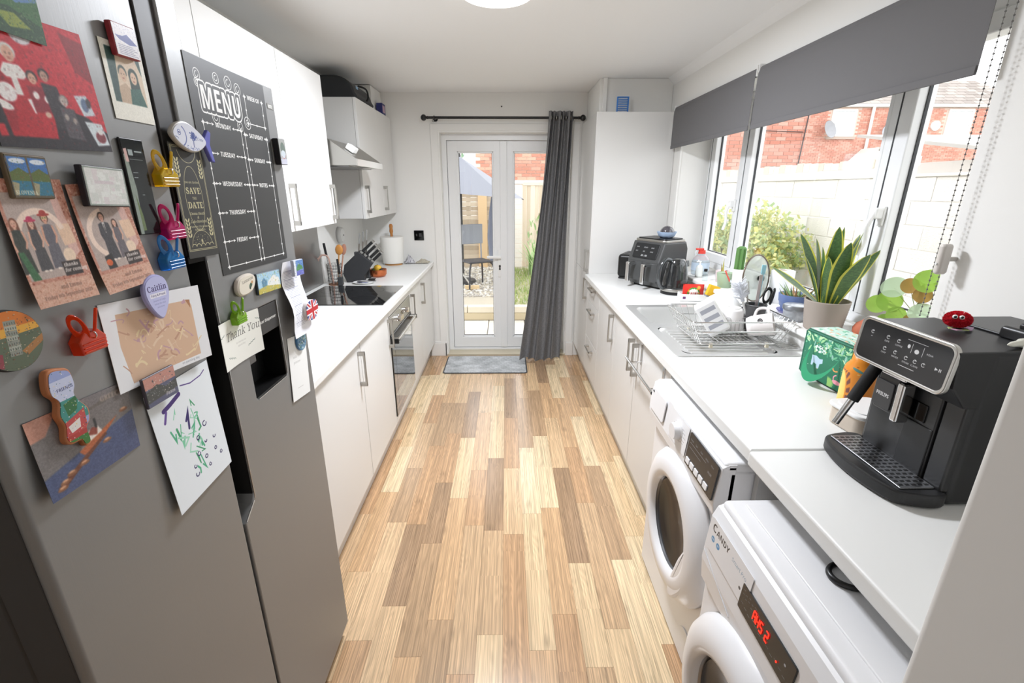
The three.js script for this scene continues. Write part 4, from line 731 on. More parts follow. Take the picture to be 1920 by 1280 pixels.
function booth(x, w, h, couple) {
  x.fillStyle = '#c08672'; x.fillRect(0, 0, w, h); speck(x, w, h, 1800, ['#b0664f', '#d9a890', '#a4583f', '#e2bda8', '#8f4a34', '#d8b09c'], 8);
  x.fillStyle = '#b7a59c'; x.fillRect(14, h * 0.10, w * 0.74, h * 0.68); blob(x, [[w * 0.74, h * 0.1], [w * 0.86, h * 0.12], [w * 0.95, h * 0.6], [w * 0.8, h * 0.66]], '#d9b0a4'); blob(x, [[w * 0.70, h * 0.36], [w * 0.92, h * 0.36], [w * 0.95, h * 0.52], [w * 0.74, h * 0.54]], '#e6c3a6');
  x.strokeStyle = '#efd6c4'; x.lineWidth = 26; x.beginPath(); x.arc(w * 0.46, h * 0.46, w * 0.34, couple ? 1.5 : 3.3, couple ? 4.6 : 6.0); x.stroke(); ell(x, w * 0.76, h * 0.62, w * 0.1, h * 0.06, '#ecd2b8', -0.6);
  if (couple) { person(x, w * 0.40, h * 0.27, 98, { dress: '#444245', skin: '#d3a189', hair: '#3c2c24', suit: 1 }); person(x, w * 0.60, h * 0.345, 82, { dress: '#6c6468', skin: '#dbab92', hair: '#4a3228', long: 1 }); blob(x, [[w * 0.2, h * 0.66], [w * 0.34, h * 0.64], [w * 0.36, h * 0.78], [w * 0.2, h * 0.78]], '#2f2a28'); ell(x, w * 0.25, h * 0.72, 18, 16, '#d4622e'); }
  else { person(x, w * 0.10, h * 0.30, 96, { dress: '#3d4038', skin: '#d7a58d', hair: '#7a4a34', long: 1 }); person(x, w * 0.34, h * 0.31, 92, { dress: '#4c4a4c', skin: '#dcae96', hair: '#6b3f30', hat: '#c0385c', long: 1 }); person(x, w * 0.56, h * 0.27, 100, { dress: '#66636a', skin: '#d7a288', hair: '#5a3628', hat: '#a8382e', glasses: '#f0e392' }); blob(x, [[w * 0.02, h * 0.55], [w * 0.1, h * 0.55], [w * 0.2, h * 0.78], [w * 0.08, h * 0.78]], '#3f6a45'); }
  x.fillStyle = '#3a302c'; x.fillRect(w * 0.58, h * 0.665, w * 0.30, h * 0.12); x.fillStyle = '#f6ece6'; x.font = 'italic bold 22px serif'; x.fillText('thanks', w * 0.60, h * 0.71); x.fillText('for coming', w * 0.59, h * 0.755);
  x.fillStyle = '#d2a48e'; x.fillRect(0, h * 0.81, w, h * 0.19); for (let i = 0; i < 500; i++) { x.fillStyle = ['#c48a70', '#e0bda6', '#b87a5e', '#dcb49a'][i % 4]; x.fillRect(rnd() * w, h * (0.81 + 0.19 * rnd()), 1 + rnd() * 7, 1 + rnd() * 5); } x.fillStyle = '#4c3026'; x.font = '22px serif'; x.fillText('and Emma', w * 0.42, h * 0.88); x.font = '20px serif'; x.fillText('Friday 8th September 2023', w * 0.12, h * 0.945);
}
sheet('photo_booth_card', 'photo booth card of two people in hats, left of its twin', 'photo', [[-0.556, 1.541], [-0.633, 1.543], [-0.642, 1.391], [-0.548, 1.393]], 320, 512, (x, w, h) => booth(x, w, h, false), { off: 0.0012, fn: (u, v) => 0.002 + 0.010 * (1 - v) * (1 - v) });
sheet('photo_booth_card', 'photo booth card of a couple inside a crescent moon', 'photo', [[-0.642, 1.537], [-0.735, 1.54], [-0.748, 1.393], [-0.652, 1.389]], 320, 512, (x, w, h) => booth(x, w, h, true), { off: 0.0012, fn: (u, v) => 0.002 + 0.012 * (1 - v) * (1 - v) });
slabMagnet('picture_magnet', 'pale glossy rectangular magnet holding the moon photo card', [[-0.659, 1.561], [-0.732, 1.559], [-0.726, 1.506], [-0.657, 1.507]], 0.010, mat('#2d2a30', 0.4), 192, 144, (x, w, h) => {
  x.fillStyle = '#dcdcd8'; x.fillRect(0, 0, w, h); speck(x, w, h, 60, ['#e3e2e0', '#d5d8d3', '#ddd5d6', '#e6e8e4'], 40); x.fillStyle = '#d6cccf'; x.fillRect(40, 50, 90, 12); x.strokeStyle = '#8f9a92'; x.lineWidth = 5; x.strokeRect(3, 3, w - 6, h - 6);
}, { off: 0.006, rough: 0.12 });
slabMagnet('black_picture_card', 'tall glossy black card behind the yellow clip', [[-0.753, 1.603], [-0.801, 1.604], [-0.792, 1.462], [-0.747, 1.461]], 0.004, M.black, 128, 384, (x, w, h) => {
  x.fillStyle = '#1d2122'; x.fillRect(0, 0, w, h); blob(x, [[0, 60], [18, 60], [34, 200], [20, 384], [0, 384]], '#8f9a90'); blob(x, [[4, 40], [22, 36], [26, 90], [8, 90]], '#d9b7b0'); x.fillStyle = '#a9b3b2'; x.fillRect(30, 40, 26, 24); x.fillRect(66, 44, 44, 6); x.fillRect(30, 78, 80, 2); x.fillRect(34, 130, 30, 3); x.fillRect(34, 150, 24, 3); x.fillRect(60, 220, 16, 3); x.fillStyle = '#5e6f4a'; blob(x, [[18, 220], [36, 300], [40, 370], [20, 370]], '#6c7d55');
}, { rough: 0.1 });
// chunky see-through clips
function clip(label, z, y, color, s = 1, rot = 0) {
  const t = stick('plastic_clip', label, 'clip', z, y, rot, 0.0006), m = phys(color, 0.15, { transmission: 0.45, thickness: 0, ior: 1.45, side: THREE.DoubleSide });
  part(t, 'jaw', [ext(shapeOf([[-0.021 * s, -0.028 * s], [0.021 * s, -0.028 * s], [0.023 * s, -0.008 * s], [0.012 * s, 0.004 * s], [-0.012 * s, 0.004 * s], [-0.023 * s, -0.008 * s]]), 0.018 * s, 0.002)], m);
  for (const k of [0, 1, 2]) part(t, 'ridge', cb(0.040 * s, 0.0022 * s, 0.003, 0, (-0.024 + k * 0.0055) * s, 0.0185 * s, 0.001), m);
  for (const d of [-1, 1]) {
    const w = new THREE.Shape(); w.absellipse(0, 0, 0.0095 * s, 0.023 * s, 0, 2 * PI); const h = new THREE.Path(); h.absellipse(0, 0.004 * s, 0.0045 * s, 0.011 * s, 0, 2 * PI, true); if (d < 0) w.holes.push(h);
    part(t, 'wing', ext(w, 0.004, 0.0012, 24).rotateY(d * 0.7).rotateZ(-d * 0.36).translate(d * 0.013 * s, 0.012 * s, 0.012 * s), m);
  }
  part(t, 'spring', new THREE.TorusGeometry(0.005 * s, 0.0012 * s, 6, 16).rotateY(PI / 2).translate(0, -0.002 * s, 0.019 * s), M.chrome);
  part(t, 'magnet_back', cyl(0.009 * s, 0.009 * s, 0.003, 16).rotateX(PI / 2).translate(0, -0.012 * s, -0.0003), M.black); return t;
}
clip('yellow see-through plastic clip on the fridge', -0.827, 1.560, '#f2cf22', 0.93);
clip('pink see-through plastic clip below the yellow clip', -0.815, 1.476, '#e0187f', 0.95);
clip('blue see-through plastic clip below the pink clip', -0.797, 1.428, '#3f9be0', 0.95);
clip('orange see-through plastic clip low on the near fridge door', -0.605, 1.346, '#ee4a18', 0.92);
clip('green see-through plastic clip holding the thank you card', -0.955, 1.284, '#9cd02a', 0.85).position.x += 0.002;
{ // tear-shaped name magnet
  const t = stick('name_magnet', 'lilac drop-shaped name magnet on the near fridge door', 'magnet', -0.738, 1.366, 0.0, 0.010);
  const sh = splineShape([[0, -0.036], [-0.018, -0.018], [-0.027, 0.006], [-0.022, 0.027], [0, 0.036], [0.022, 0.027], [0.027, 0.006], [0.018, -0.018]], 64);
  part(t, 'body', ext(sh, 0.007, 0.002), mat('#a9a8d6', 0.3));
  const tx = ctex(256, 340, (x, w, h) => { x.fillStyle = '#c3c4ea'; x.fillRect(0, 0, w, h); x.fillStyle = '#4a3f70'; x.font = 'bold 62px serif'; x.textAlign = 'center'; x.fillText('Caitlin', 128, 120); x.fillStyle = '#eceaf6'; x.fillRect(40, 136, 176, 34); x.fillStyle = '#5a557a'; x.font = 'bold 24px sans-serif'; x.fillText('Fairy & Proud', 128, 161); x.fillStyle = '#7c7fb4'; x.font = '18px sans-serif'; ['Dreams of magic', 'follow the stars', 'and shine'].forEach((s, i) => x.fillText(s, 128, 200 + i * 26)); });
  part(t, 'print', uvXY(ext(splineShape([[0, -0.033], [-0.016, -0.017], [-0.0245, 0.006], [-0.020, 0.025], [0, 0.033], [0.020, 0.025], [0.0245, 0.006], [0.016, -0.017]], 64), 0.0008), 0.052, 0.07).translate(0, 0, 0.0068), mat('#ffffff', 0.25, { map: tx }));
}
sheet('craft_sheet', 'white sheet with a glued brown crumpled tissue square', 'paper', [[-0.642, 1.371], [-0.846, 1.368], [-0.838, 1.228], [-0.634, 1.245]], 512, 360, (x, w, h) => {
  x.fillStyle = '#efeff0'; x.fillRect(0, 0, w, h); blob(x, [[62, 50], [440, 60], [450, 90], [448, 330], [70, 340], [52, 180]], '#dcb99c'); for (let i = 0; i < 60; i++) { const a = 70 + rnd() * 350, b = 60 + rnd() * 250; x.strokeStyle = ['#c79c84', '#e6cbb0', '#c9a0a8', '#ecd6ae'][i % 4]; x.lineWidth = 1 + rnd() * 9; x.beginPath(); x.moveTo(a, b); x.quadraticCurveTo(a + rr(-40, 40), b + rr(-40, 40), a + rr(-70, 70), b + rr(-50, 50)); x.stroke(); } blob(x, [[420, 56], [446, 60], [442, 100]], '#b4825e'); x.fillStyle = '#9fa3ac'; x.font = '15px sans-serif'; x.fillText('on painting day', 330, 348);
}, { off: 0.0012, fn: (u, v) => 0.004 * (1 - v) + 0.010 * u * u, rough: 0.85 });
{ // round tower magnet
  const t = stick('round_magnet', 'round souvenir magnet with a leaning tower at the left edge', 'magnet', -0.516, 1.364, 0, 0.0006);
  const tx = ctex(256, 256, (x) => { x.fillStyle = '#d2741f'; x.fillRect(0, 0, 256, 256); x.fillStyle = '#e0a63a'; x.fillRect(0, 70, 256, 40); blob(x, [[0, 110], [256, 100], [256, 256], [0, 256]], '#5b6650'); x.save(); x.translate(128, 130); x.rotate(0.08); for (let i = 0; i < 7; i++) { x.fillStyle = i % 2 ? '#a9ac9f' : '#8d9186'; x.fillRect(-24, -90 + i * 22, 50, 21); x.fillStyle = '#5d625a'; for (let k = 0; k < 5; k++) x.fillRect(-20 + k * 10, -82 + i * 22, 4, 10); } x.restore(); blob(x, [[150, 180], [256, 130], [256, 160], [170, 205]], '#a8743e'); blob(x, [[0, 150], [70, 170], [60, 230], [0, 220]], '#8e3b46'); speck(x, 256, 256, 300, ['#7d4a2c', '#3f4a3a', '#b8a88c'], 5); });
  part(t, 'body', cyl(0.036, 0.035, 0.006, 40).rotateX(PI / 2), mat('#2b2a28', 0.5)); part(t, 'print', uvXY(new THREE.CircleGeometry(0.0345, 48), 0.069, 0.069).translate(0, 0, 0.0064), mat('#ffffff', 0.35, { map: tx }));
}
{ // tall island-shaped souvenir magnet
  const t = stick('souvenir_magnet', 'tall jagged souvenir magnet with green and red islands', 'magnet', -0.549, 1.262, 0, 0.003);
  const out = [[-0.012, 0.056], [0.004, 0.054], [0.014, 0.048], [0.016, 0.030], [0.011, 0.018], [0.016, 0.004], [0.024, -0.010], [0.022, -0.026], [0.014, -0.036], [0.014, -0.056], [0.006, -0.058], [0.002, -0.048], [-0.012, -0.046], [-0.018, -0.038], [-0.014, -0.020], [-0.017, -0.004], [-0.012, 0.014], [-0.020, 0.028], [-0.018, 0.046]];
  const tx = ctex(192, 448, (x, w, h) => { x.fillStyle = '#9aa7d6'; x.fillRect(0, 0, w, h); x.fillStyle = '#c9cfe8'; x.fillRect(0, 60, w, 110); x.fillStyle = '#3d8f86'; x.fillRect(0, 170, w, 130); blob(x, [[60, 190], [150, 170], [130, 240], [70, 260]], '#2f6e3c'); blob(x, [[20, 290], [170, 250], [160, 360], [30, 370]], '#c14a4a'); blob(x, [[50, 310], [130, 290], [120, 340], [60, 350]], '#e8e2dc'); x.fillStyle = '#b43a34'; x.fillRect(0, 360, w, 26); x.fillStyle = '#3f7a35'; x.fillRect(0, 386, w, 62); x.fillStyle = '#4a4f7c'; x.font = 'bold 24px sans-serif'; x.fillText('FRIENDS', 48, 120); speck(x, w, h, 200, ['#e9d27a', '#2c5f6a', '#e6e6f0'], 6); });
  part(t, 'body', ext(splineShape(out, 120), 0.010, 0.002), mat('#c07a4e', 0.5));
  part(t, 'print', uvXY(ext(splineShape(out.map(([a, b]) => [a * 0.88, b * 0.94]), 110), 0.001), 0.044, 0.112).translate(0, 0, 0.0098), mat('#ffffff', 0.3, { map: tx }));
}
sheet('postcard', 'seaside postcard with a fishing boat at sunset', 'postcard', [[-0.497, 1.266], [-0.655, 1.256], [-0.646, 1.150], [-0.495, 1.158]], 512, 352, (x, w, h) => {
  x.fillStyle = '#7a7474'; x.fillRect(0, 0, w, h); blob(x, [[0, 0], [140, 0], [60, 90], [0, 110]], '#c58d78'); blob(x, [[260, 60], [512, 0], [512, 60], [300, 110]], '#6a625c'); blob(x, [[0, 240], [512, 150], [512, 352], [0, 352]], '#4a5578'); blob(x, [[0, 90], [512, 40], [512, 150], [0, 250]], '#77716f'); blob(x, [[180, 215], [420, 140], [300, 215], [200, 240]], '#b5633a'); blob(x, [[230, 200], [250, 150], [300, 140], [320, 175]], '#e5dcd2'); blob(x, [[240, 165], [270, 140], [300, 145], [290, 180]], '#8e4334'); x.fillStyle = '#2a2a2a'; x.fillRect(288, 105, 12, 45); blob(x, [[40, 310], [330, 190], [340, 200], [60, 330]], '#6d3d28'); for (const [a, b] of [[80, 300], [120, 280], [60, 320], [330, 230], [190, 270], [460, 130]]) { ell(x, a, b, 26, 9, '#8b5a3c'); ell(x, a, b - 6, 16, 5, '#d7a27c'); } x.fillStyle = '#b9a99c'; x.font = 'bold 30px serif'; x.fillText('GREECE', 350, 48);
}, { off: 0.0012, fn: (u, v) => 0.010 * (1 - u) * (1 - v), rough: 0.3 });
slabMagnet('picture_magnet', 'small sunset island magnet holding the craft sheet and drawing', [[-0.665, 1.252], [-0.737, 1.251], [-0.736, 1.2], [-0.666, 1.202]], 0.005, mat('#4a4650', 0.4), 192, 128, (x, w, h) => { x.fillStyle = '#c48d80'; x.fillRect(0, 0, w, 50); x.fillStyle = '#5c5f78'; x.fillRect(0, 50, w, 78); blob(x, [[0, 60], [70, 44], [120, 70], [192, 60], [192, 100], [0, 110]], '#4d4f4c'); speck(x, w, 100, 120, ['#d6c9c0', '#8d8f93', '#3c3f45'], 5); x.fillStyle = '#e9e2dc'; x.font = 'italic 22px serif'; x.fillText('Paxos', 110, 114); }, { off: 0.010 });
sheet('child_drawing', 'child painting with green and purple strokes on white paper', 'drawing', [[-0.674, 1.215], [-0.829, 1.222], [-0.855, 0.984], [-0.683, 1.002]], 384, 560, (x, w, h) => {
  x.fillStyle = '#eef3f6'; x.fillRect(0, 0, w, h); x.lineCap = 'round'; const st = (c, lw, pts) => { x.strokeStyle = c; x.lineWidth = lw; x.beginPath(); pts.forEach(([a, b], i) => i ? x.lineTo(a, b) : x.moveTo(a, b)); x.stroke(); };
  st('#4f3a78', 20, [[70, 100], [110, 90], [170, 70]]); st('#6a4f96', 12, [[60, 150], [80, 110]]); st('#5a4488', 5, [[190, 40], [250, 55], [320, 50], [350, 36]]); st('#3d2f6a', 12, [[170, 200], [190, 170], [176, 240]]); for (let i = 0; i < 26; i++) { const a = rr(90, 240), b = rr(150, 440); st(['#5cb48a', '#86d0aa', '#4aa070', '#a6dcc0'][i % 4], rr(2, 11), [[a, b], [a + rr(-30, 30), b + rr(-40, 40)], [a + rr(-30, 30), b + rr(-60, 60)]]); }
  for (const [a, b] of [[270, 270], [210, 310], [190, 380], [250, 350], [310, 360], [230, 420], [300, 420], [150, 420], [330, 460], [240, 470], [150, 460]]) { x.strokeStyle = '#3a3260'; x.lineWidth = 5; x.beginPath(); x.arc(a, b, rr(5, 12), 0, rr(3, 6)); x.stroke(); }
}, { off: 0.0010, fn: (u, v) => 0.0005 + 0.008 * (1 - v) * (0.4 + 0.6 * (1 - u)), rough: 0.85 });
{ // fish magnet
  const t = stick('fish_magnet', 'white ceramic fish magnet with blue pattern and blue tail', 'magnet', -0.905, 1.616, -0.10, 0.006);
  const tx = ctex(384, 224, (x, w, h) => { x.fillStyle = '#e3e5f0'; x.fillRect(0, 0, w, h); x.strokeStyle = '#7c86b4'; x.lineWidth = 10; x.beginPath(); x.arc(60, 112, 78, -1.1, 1.1); x.stroke(); ell(x, 62, 92, 20, 22, '#8d98c0'); ell(x, 62, 92, 13, 15, '#eceef6'); ell(x, 62, 92, 7, 8, '#3d477c'); x.strokeStyle = '#55608f'; x.lineWidth = 4; x.beginPath(); x.moveTo(16, 130); x.quadraticCurveTo(40, 126, 52, 140); x.stroke(); x.fillStyle = '#4a5690'; x.fillRect(214, 120, 8, 54); for (let i = 0; i < 110; i++) { const a = rr(0, 6.28), r = rr(0, 44); ell(x, 218 + r * Math.cos(a), 92 + r * 0.8 * Math.sin(a), 4, 6, '#5c68a0', a); } for (let i = 0; i < 60; i++) ell(x, rr(130, 340), rr(170, 200), 4, 3, '#7883b4'); x.font = 'italic 30px serif'; x.fillStyle = '#4a5690'; x.fillText('Crete', 262, 110); });
  const body = splineShape([[-0.048, 0.0], [-0.034, 0.018], [-0.008, 0.026], [0.024, 0.018], [0.046, 0.002], [0.026, -0.016], [0.0, -0.023], [-0.030, -0.016]], 72);
  const b = part(t, 'body', ext(body, 0.009, 0.003), mat('#b9b4ac', 0.3)); part(b, 'print', uvXY(ext(splineShape([[-0.045, 0.0], [-0.032, 0.016], [-0.008, 0.0235], [0.022, 0.016], [0.042, 0.002], [0.024, -0.014], [0.0, -0.0205], [-0.028, -0.014]], 64), 0.001), 0.09, 0.05).translate(0, 0, 0.0086), mat('#ffffff', 0.15, { map: tx }));
  part(t, 'tail', ext(shapeOf([[0.042, 0.008], [0.056, 0.026], [0.064, 0.022], [0.058, 0.0], [0.068, -0.030], [0.058, -0.030], [0.042, -0.004]]), 0.008, 0.002), mat('#6c6fc0', 0.25), 'blue tail');
}
sheet('invitation_card', 'black and gold Save the Date card beside the menu board', 'card', [[-0.859, 1.605], [-0.949, 1.607], [-0.941, 1.407], [-0.851, 1.411]], 320, 704, (x, w, h) => {
  x.fillStyle = '#33322f'; x.fillRect(0, 0, w, h); const G = '#cfc79c'; x.strokeStyle = G; x.fillStyle = G; x.lineWidth = 3; x.strokeRect(14, 14, w - 28, h - 60); x.strokeRect(22, 22, w - 44, h - 76); x.lineWidth = 3; x.beginPath(); x.ellipse(160, 330, 86, 200, 0, 0, 7); x.stroke(); x.beginPath(); x.arc(160, 20, 90, 0.2, 2.94); x.stroke(); x.beginPath(); x.arc(160, 640, 108, 3.3, 6.12); x.stroke();
  for (const sx of [-1, 1]) for (const [oy, s] of [[150, 1], [520, 1]]) for (let i = 0; i < 5; i++) for (const k of [-1, 1]) { x.save(); x.translate(160 + sx * 112 + k * 11, oy - i * 24 + 40); x.rotate(k * 0.5); x.beginPath(); x.ellipse(0, 0, 6, 14, 0, 0, 7); x.fill(); x.restore(); }
  x.textAlign = 'center'; x.font = '20px serif'; x.fillText('you are invited', 160, 235); x.font = 'bold 54px serif'; x.fillText('SAVE', 160, 300); x.font = '22px serif'; x.fillText('THE', 160, 335); x.font = 'bold 54px serif'; x.fillText('DATE', 160, 390); x.font = 'italic 24px serif'; x.fillText('Emma Heath', 160, 432); x.fillText('&', 160, 456); x.fillText('Luke Rowland', 160, 482); x.font = '16px serif'; x.fillText('Saturday 12th October', 160, 512); x.fillText('SUNSET HALL', 160, 532);
  for (let i = 0; i < 40; i++) ell(x, rr(80, 240), rr(560, 640), 2, 2, G); ell(x, 160, 600, 6, 14, G); x.lineWidth = 4; for (let k = 0; k < 5; k++) { x.beginPath(); x.arc(70 + k * 46, 640, 24, 3.4, 6.0); x.stroke(); }
}, { off: 0.0022, rough: 0.45, fn: (u) => 0.001 });
sheet('menu_board', 'black weekly Menu planner sheet on the far fridge door', 'menu board', [[-0.959, 1.764], [-1.240, 1.764], [-1.233, 1.364], [-0.938, 1.358]], 1024, 1420, (x, w, h) => {
  x.fillStyle = '#343433'; x.fillRect(0, 0, w, h); speck(x, w, h, 2500, ['#3b3b3a', '#2e2e2d'], 3); const W = '#f0efec'; x.strokeStyle = W; x.fillStyle = W; x.lineJoin = 'round';
  x.lineWidth = 5; for (const [a, b, r] of [[110, 110, 34], [100, 160, 26], [330, 90, 34], [480, 90, 44], [600, 110, 40], [680, 330, 44], [250, 350, 40], [560, 370, 36]]) { x.beginPath(); x.arc(a, b, r, 0, 7); x.stroke(); x.beginPath(); x.arc(a, b, r * 0.5, 0, 5); x.stroke(); }
  x.font = 'bold 200px sans-serif'; x.lineWidth = 62; x.strokeStyle = W; x.strokeText('MENU', 110, 310, 500); x.lineWidth = 42; x.strokeStyle = '#343433'; x.strokeText('MENU', 110, 310, 500); x.fillStyle = W; x.fillText('MENU', 110, 310, 500);
  const dot = (a, b) => { ell(x, a, b, 12, 12, W); x.strokeStyle = W; x.lineWidth = 5; x.beginPath(); x.moveTo(a - 20, b); x.lineTo(a + 20, b); x.moveTo(a, b - 20); x.lineTo(a, b + 20); x.stroke(); };
  const line = (a, b, c, d) => { x.strokeStyle = W; x.lineWidth = 6; x.beginPath(); x.moveTo(a, b); x.lineTo(c, d); x.stroke(); ell(x, (a + c) / 2, (b + d) / 2, 9, 9, W); };
  const head = (s, a, c, y) => { x.font = 'bold 44px sans-serif'; x.textAlign = 'center'; const m = (a + c) / 2, tw = x.measureText(s).width / 2 + 16; line(a, y, m - tw - 30, y); line(m + tw + 30, y, c, y); x.fillStyle = W; x.fillText(s, m, y + 15); blob(x, [[m - tw, y], [m - tw - 26, y - 11], [m - tw - 26, y + 11]], W); blob(x, [[m + tw, y], [m + tw + 26, y - 11], [m + tw + 26, y + 11]], W); dot(a, y); dot(c, y); };
  const L = 90, Cc = 560, D = 610, Rr = 960, rows = [400, 590, 790, 990, 1190];
  head('WEEK OF', 690, Rr, 140); line(690, 140, 690, 330); line(Rr, 140, Rr, 330); line(690, 330, Rr, 330); dot(690, 330); dot(Rr, 330);
  ['MONDAY', 'TUESDAY', 'WEDNESDAY', 'THURSDAY', 'FRIDAY'].forEach((s, i) => head(s, L, Cc, rows[i])); ['SATURDAY', 'SUNDAY', 'NOTES'].forEach((s, i) => head(s, D, Rr, [420, 600, 790][i]));
  for (const [a, t] of [[L, 400], [Cc, 400], [D, 420], [Rr, 420]]) for (let y = t; y < 1370; y += 195) line(a, y, a, Math.min(y + 195, 1370)); line(L, 1370, Cc, 1370); line(D, 1370, Rr, 1370); dot(L, 1370); dot(Cc, 1370); dot(D, 1370); dot(Rr, 1370);
}, { off: 0.0010, rough: 0.5 });
slabMagnet('picture_magnet', 'thick upright picture magnet at the far edge of the fridge', [[-1.246, 1.650], [-1.284, 1.651], [-1.286, 1.590], [-1.248, 1.588]], 0.014, mat('#1e1c20', 0.4), 96, 160, (x, w, h) => { x.fillStyle = '#a8a9a6'; x.fillRect(0, 0, w, h); ell(x, 50, 60, 34, 40, '#6f7d74'); ell(x, 48, 100, 36, 30, '#c9d2d8'); x.strokeStyle = '#a5565c'; x.lineWidth = 4; x.beginPath(); x.arc(50, 90, 34, 0.3, 2.6); x.stroke(); x.fillStyle = '#c8c9d6'; x.fillRect(0, 126, w, 34); }, { off: 0.001 });
{
  const t = stick('oval_magnet', 'cream oval pebble magnet under the menu board', 'magnet', -1.008, 1.333, 0.1, 0.0008);
  const sh = splineShape([[-0.040, -0.002], [-0.028, 0.017], [0, 0.022], [0.030, 0.016], [0.040, 0.002], [0.026, -0.016], [0, -0.022], [-0.030, -0.018]], 48);
  part(t, 'body', ext(sh, 0.010, 0.004), mat('#cdc2b4', 0.6));
  part(t, 'print', uvXY(ext(splineShape([[-0.034, -0.002], [-0.024, 0.014], [0, 0.018], [0.026, 0.013], [0.034, 0.002], [0.022, -0.013], [0, -0.018], [-0.026, -0.015]], 48), 0.0006), 0.07, 0.04).translate(0, 0, 0.0100), mat('#ffffff', 0.5, { map: ctex(192, 112, (x, w, h) => { x.fillStyle = '#e2dac9'; x.fillRect(0, 0, w, h); x.fillStyle = '#3d3a34'; x.font = '26px serif'; x.fillText('Lanzarote', 44, 40); ell(x, 130, 70, 22, 12, '#3f5c46', -0.5); ell(x, 150, 56, 12, 9, '#c59a6a'); ell(x, 118, 84, 10, 8, '#2f3c34'); }) }));
}
slabMagnet('picture_magnet', 'painted magnet of a white hill village, above the dispenser', [[-1.059, 1.345], [-1.169, 1.343], [-1.166, 1.294], [-1.055, 1.296]], 0.006, mat('#3f4a52', 0.5), 256, 128, (x, w, h) => { x.fillStyle = '#a9cfe6'; x.fillRect(0, 0, w, h); blob(x, [[110, 60], [180, 24], [240, 50], [256, 128], [90, 128]], '#e9eae6'); blob(x, [[40, 50], [70, 30], [100, 56], [90, 120], [50, 120]], '#5b8aa8'); blob(x, [[0, 96], [90, 84], [256, 104], [256, 128], [0, 128]], '#c3b555'); speck(x, w, h, 220, ['#e8e4d2', '#6f9460', '#86b2cc', '#d2c25c'], 7); }, { off: 0.0006 });
sheet('till_receipt', 'long curling printed receipt at the far edge of the fridge', 'receipt', [[-1.170, 1.356], [-1.282, 1.350], [-1.276, 1.149], [-1.168, 1.160]], 256, 480, (x, w, h) => { x.fillStyle = '#efeff4'; x.fillRect(0, 0, w, h); x.fillStyle = '#9a9db0'; for (let i = 0; i < 40; i++) x.fillRect(26 + (i % 5) * 3, 60 + i * 9, 120 + ((i * 37) % 80), i % 6 ? 2 : 4); }, { off: 0.001, fn: (u, v) => 0.004 + 0.014 * Math.pow(Math.sin(v * 4.2), 2) * (1 - 0.4 * u) + 0.02 * (1 - v) * (1 - v), rough: 0.9 });
slabMagnet('picture_magnet', 'small blue and green magnet pinning the receipt', [[-1.205, 1.357], [-1.262, 1.352], [-1.262, 1.312], [-1.202, 1.314]], 0.008, mat('#b9bccd', 0.4), 128, 96, (x, w, h) => { x.fillStyle = '#5d86c4'; x.fillRect(0, 0, w, h); blob(x, [[30, 50], [60, 20], [110, 40], [120, 60], [30, 66]], '#4f8a55'); x.fillStyle = '#e3e6ee'; x.fillRect(0, 0, 26, h); x.fillStyle = '#6a6fc0'; x.fillRect(26, 66, 102, 30); speck(x, w, h, 80, ['#cfe0ee', '#3f6c48'], 5); }, { off: 0.020 });
sheet('note_slip', 'narrow white note slip hanging below the receipt', 'note', [[-1.160, 1.160], [-1.268, 1.143], [-1.252, 0.968], [-1.148, 0.988]], 192, 352, (x, w, h) => { x.fillStyle = '#f1f1ee'; x.fillRect(0, 0, w, h); x.fillStyle = '#b4b2ae'; x.font = 'italic 18px serif'; x.fillText('milk', 40, 120); x.fillText('potatoes', 40, 150); x.fillRect(60, 290, 60, 2); }, { off: 0.001, fn: (u, v) => 0.002 * (1 - v), rough: 0.85 });
{
  const t = stick('round_magnet', 'round blue island magnet on the white note slip', 'magnet', -1.232, 1.133, 0, 0.003);
  part(t, 'body', cyl(0.029, 0.028, 0.005, 36).rotateX(PI / 2), mat('#3f6f98', 0.35));
  part(t, 'print', uvXY(new THREE.CircleGeometry(0.0265, 40), 0.053, 0.053).translate(0, 0, 0.0054), mat('#ffffff', 0.3, { map: ctex(128, 128, (x) => { x.fillStyle = '#6f9cc0'; x.fillRect(0, 0, 128, 128); speck(x, 128, 128, 160, ['#e6ecef', '#3f7a4c', '#2f5f8c', '#8fb6a0'], 12); }) }));
}
{ // union flag magnet peeping past the fridge edge
  const t = stick('flag_magnet', 'red, white and blue flag magnet sticking out past the fridge edge', 'magnet', -1.262, 1.212, 0, 0.0006);
  const sh = splineShape([[-0.03, -0.02], [-0.032, 0.012], [-0.01, 0.026], [0.03, 0.022], [0.044, 0.006], [0.036, -0.014], [0.01, -0.028]], 48);
  part(t, 'body', ext(sh, 0.034, 0.004), mat('#dad3cf', 0.4));
  part(t, 'print', uvXY(ext(sh, 0.0008), 0.08, 0.056, -0.034, -0.029).translate(0, 0, 0.0337), mat('#ffffff', 0.35, { map: ctex(160, 112, (x, w, h) => { x.fillStyle = '#2f3f8c'; x.fillRect(0, 0, w, h); const l = (a, b, c, d, k, s) => { x.strokeStyle = s; x.lineWidth = k; x.beginPath(); x.moveTo(a, b); x.lineTo(c, d); x.stroke(); }; l(0, 0, w, h, 26, '#f1eeee'); l(0, h, w, 0, 26, '#f1eeee'); l(0, 0, w, h, 10, '#c9232f'); l(0, h, w, 0, 10, '#c9232f'); l(w / 2, 0, w / 2, h, 40, '#f1eeee'); l(0, h / 2, w, h / 2, 40, '#f1eeee'); l(w / 2, 0, w / 2, h, 24, '#c9232f'); l(0, h / 2, w, h / 2, 24, '#c9232f'); }) }));
}
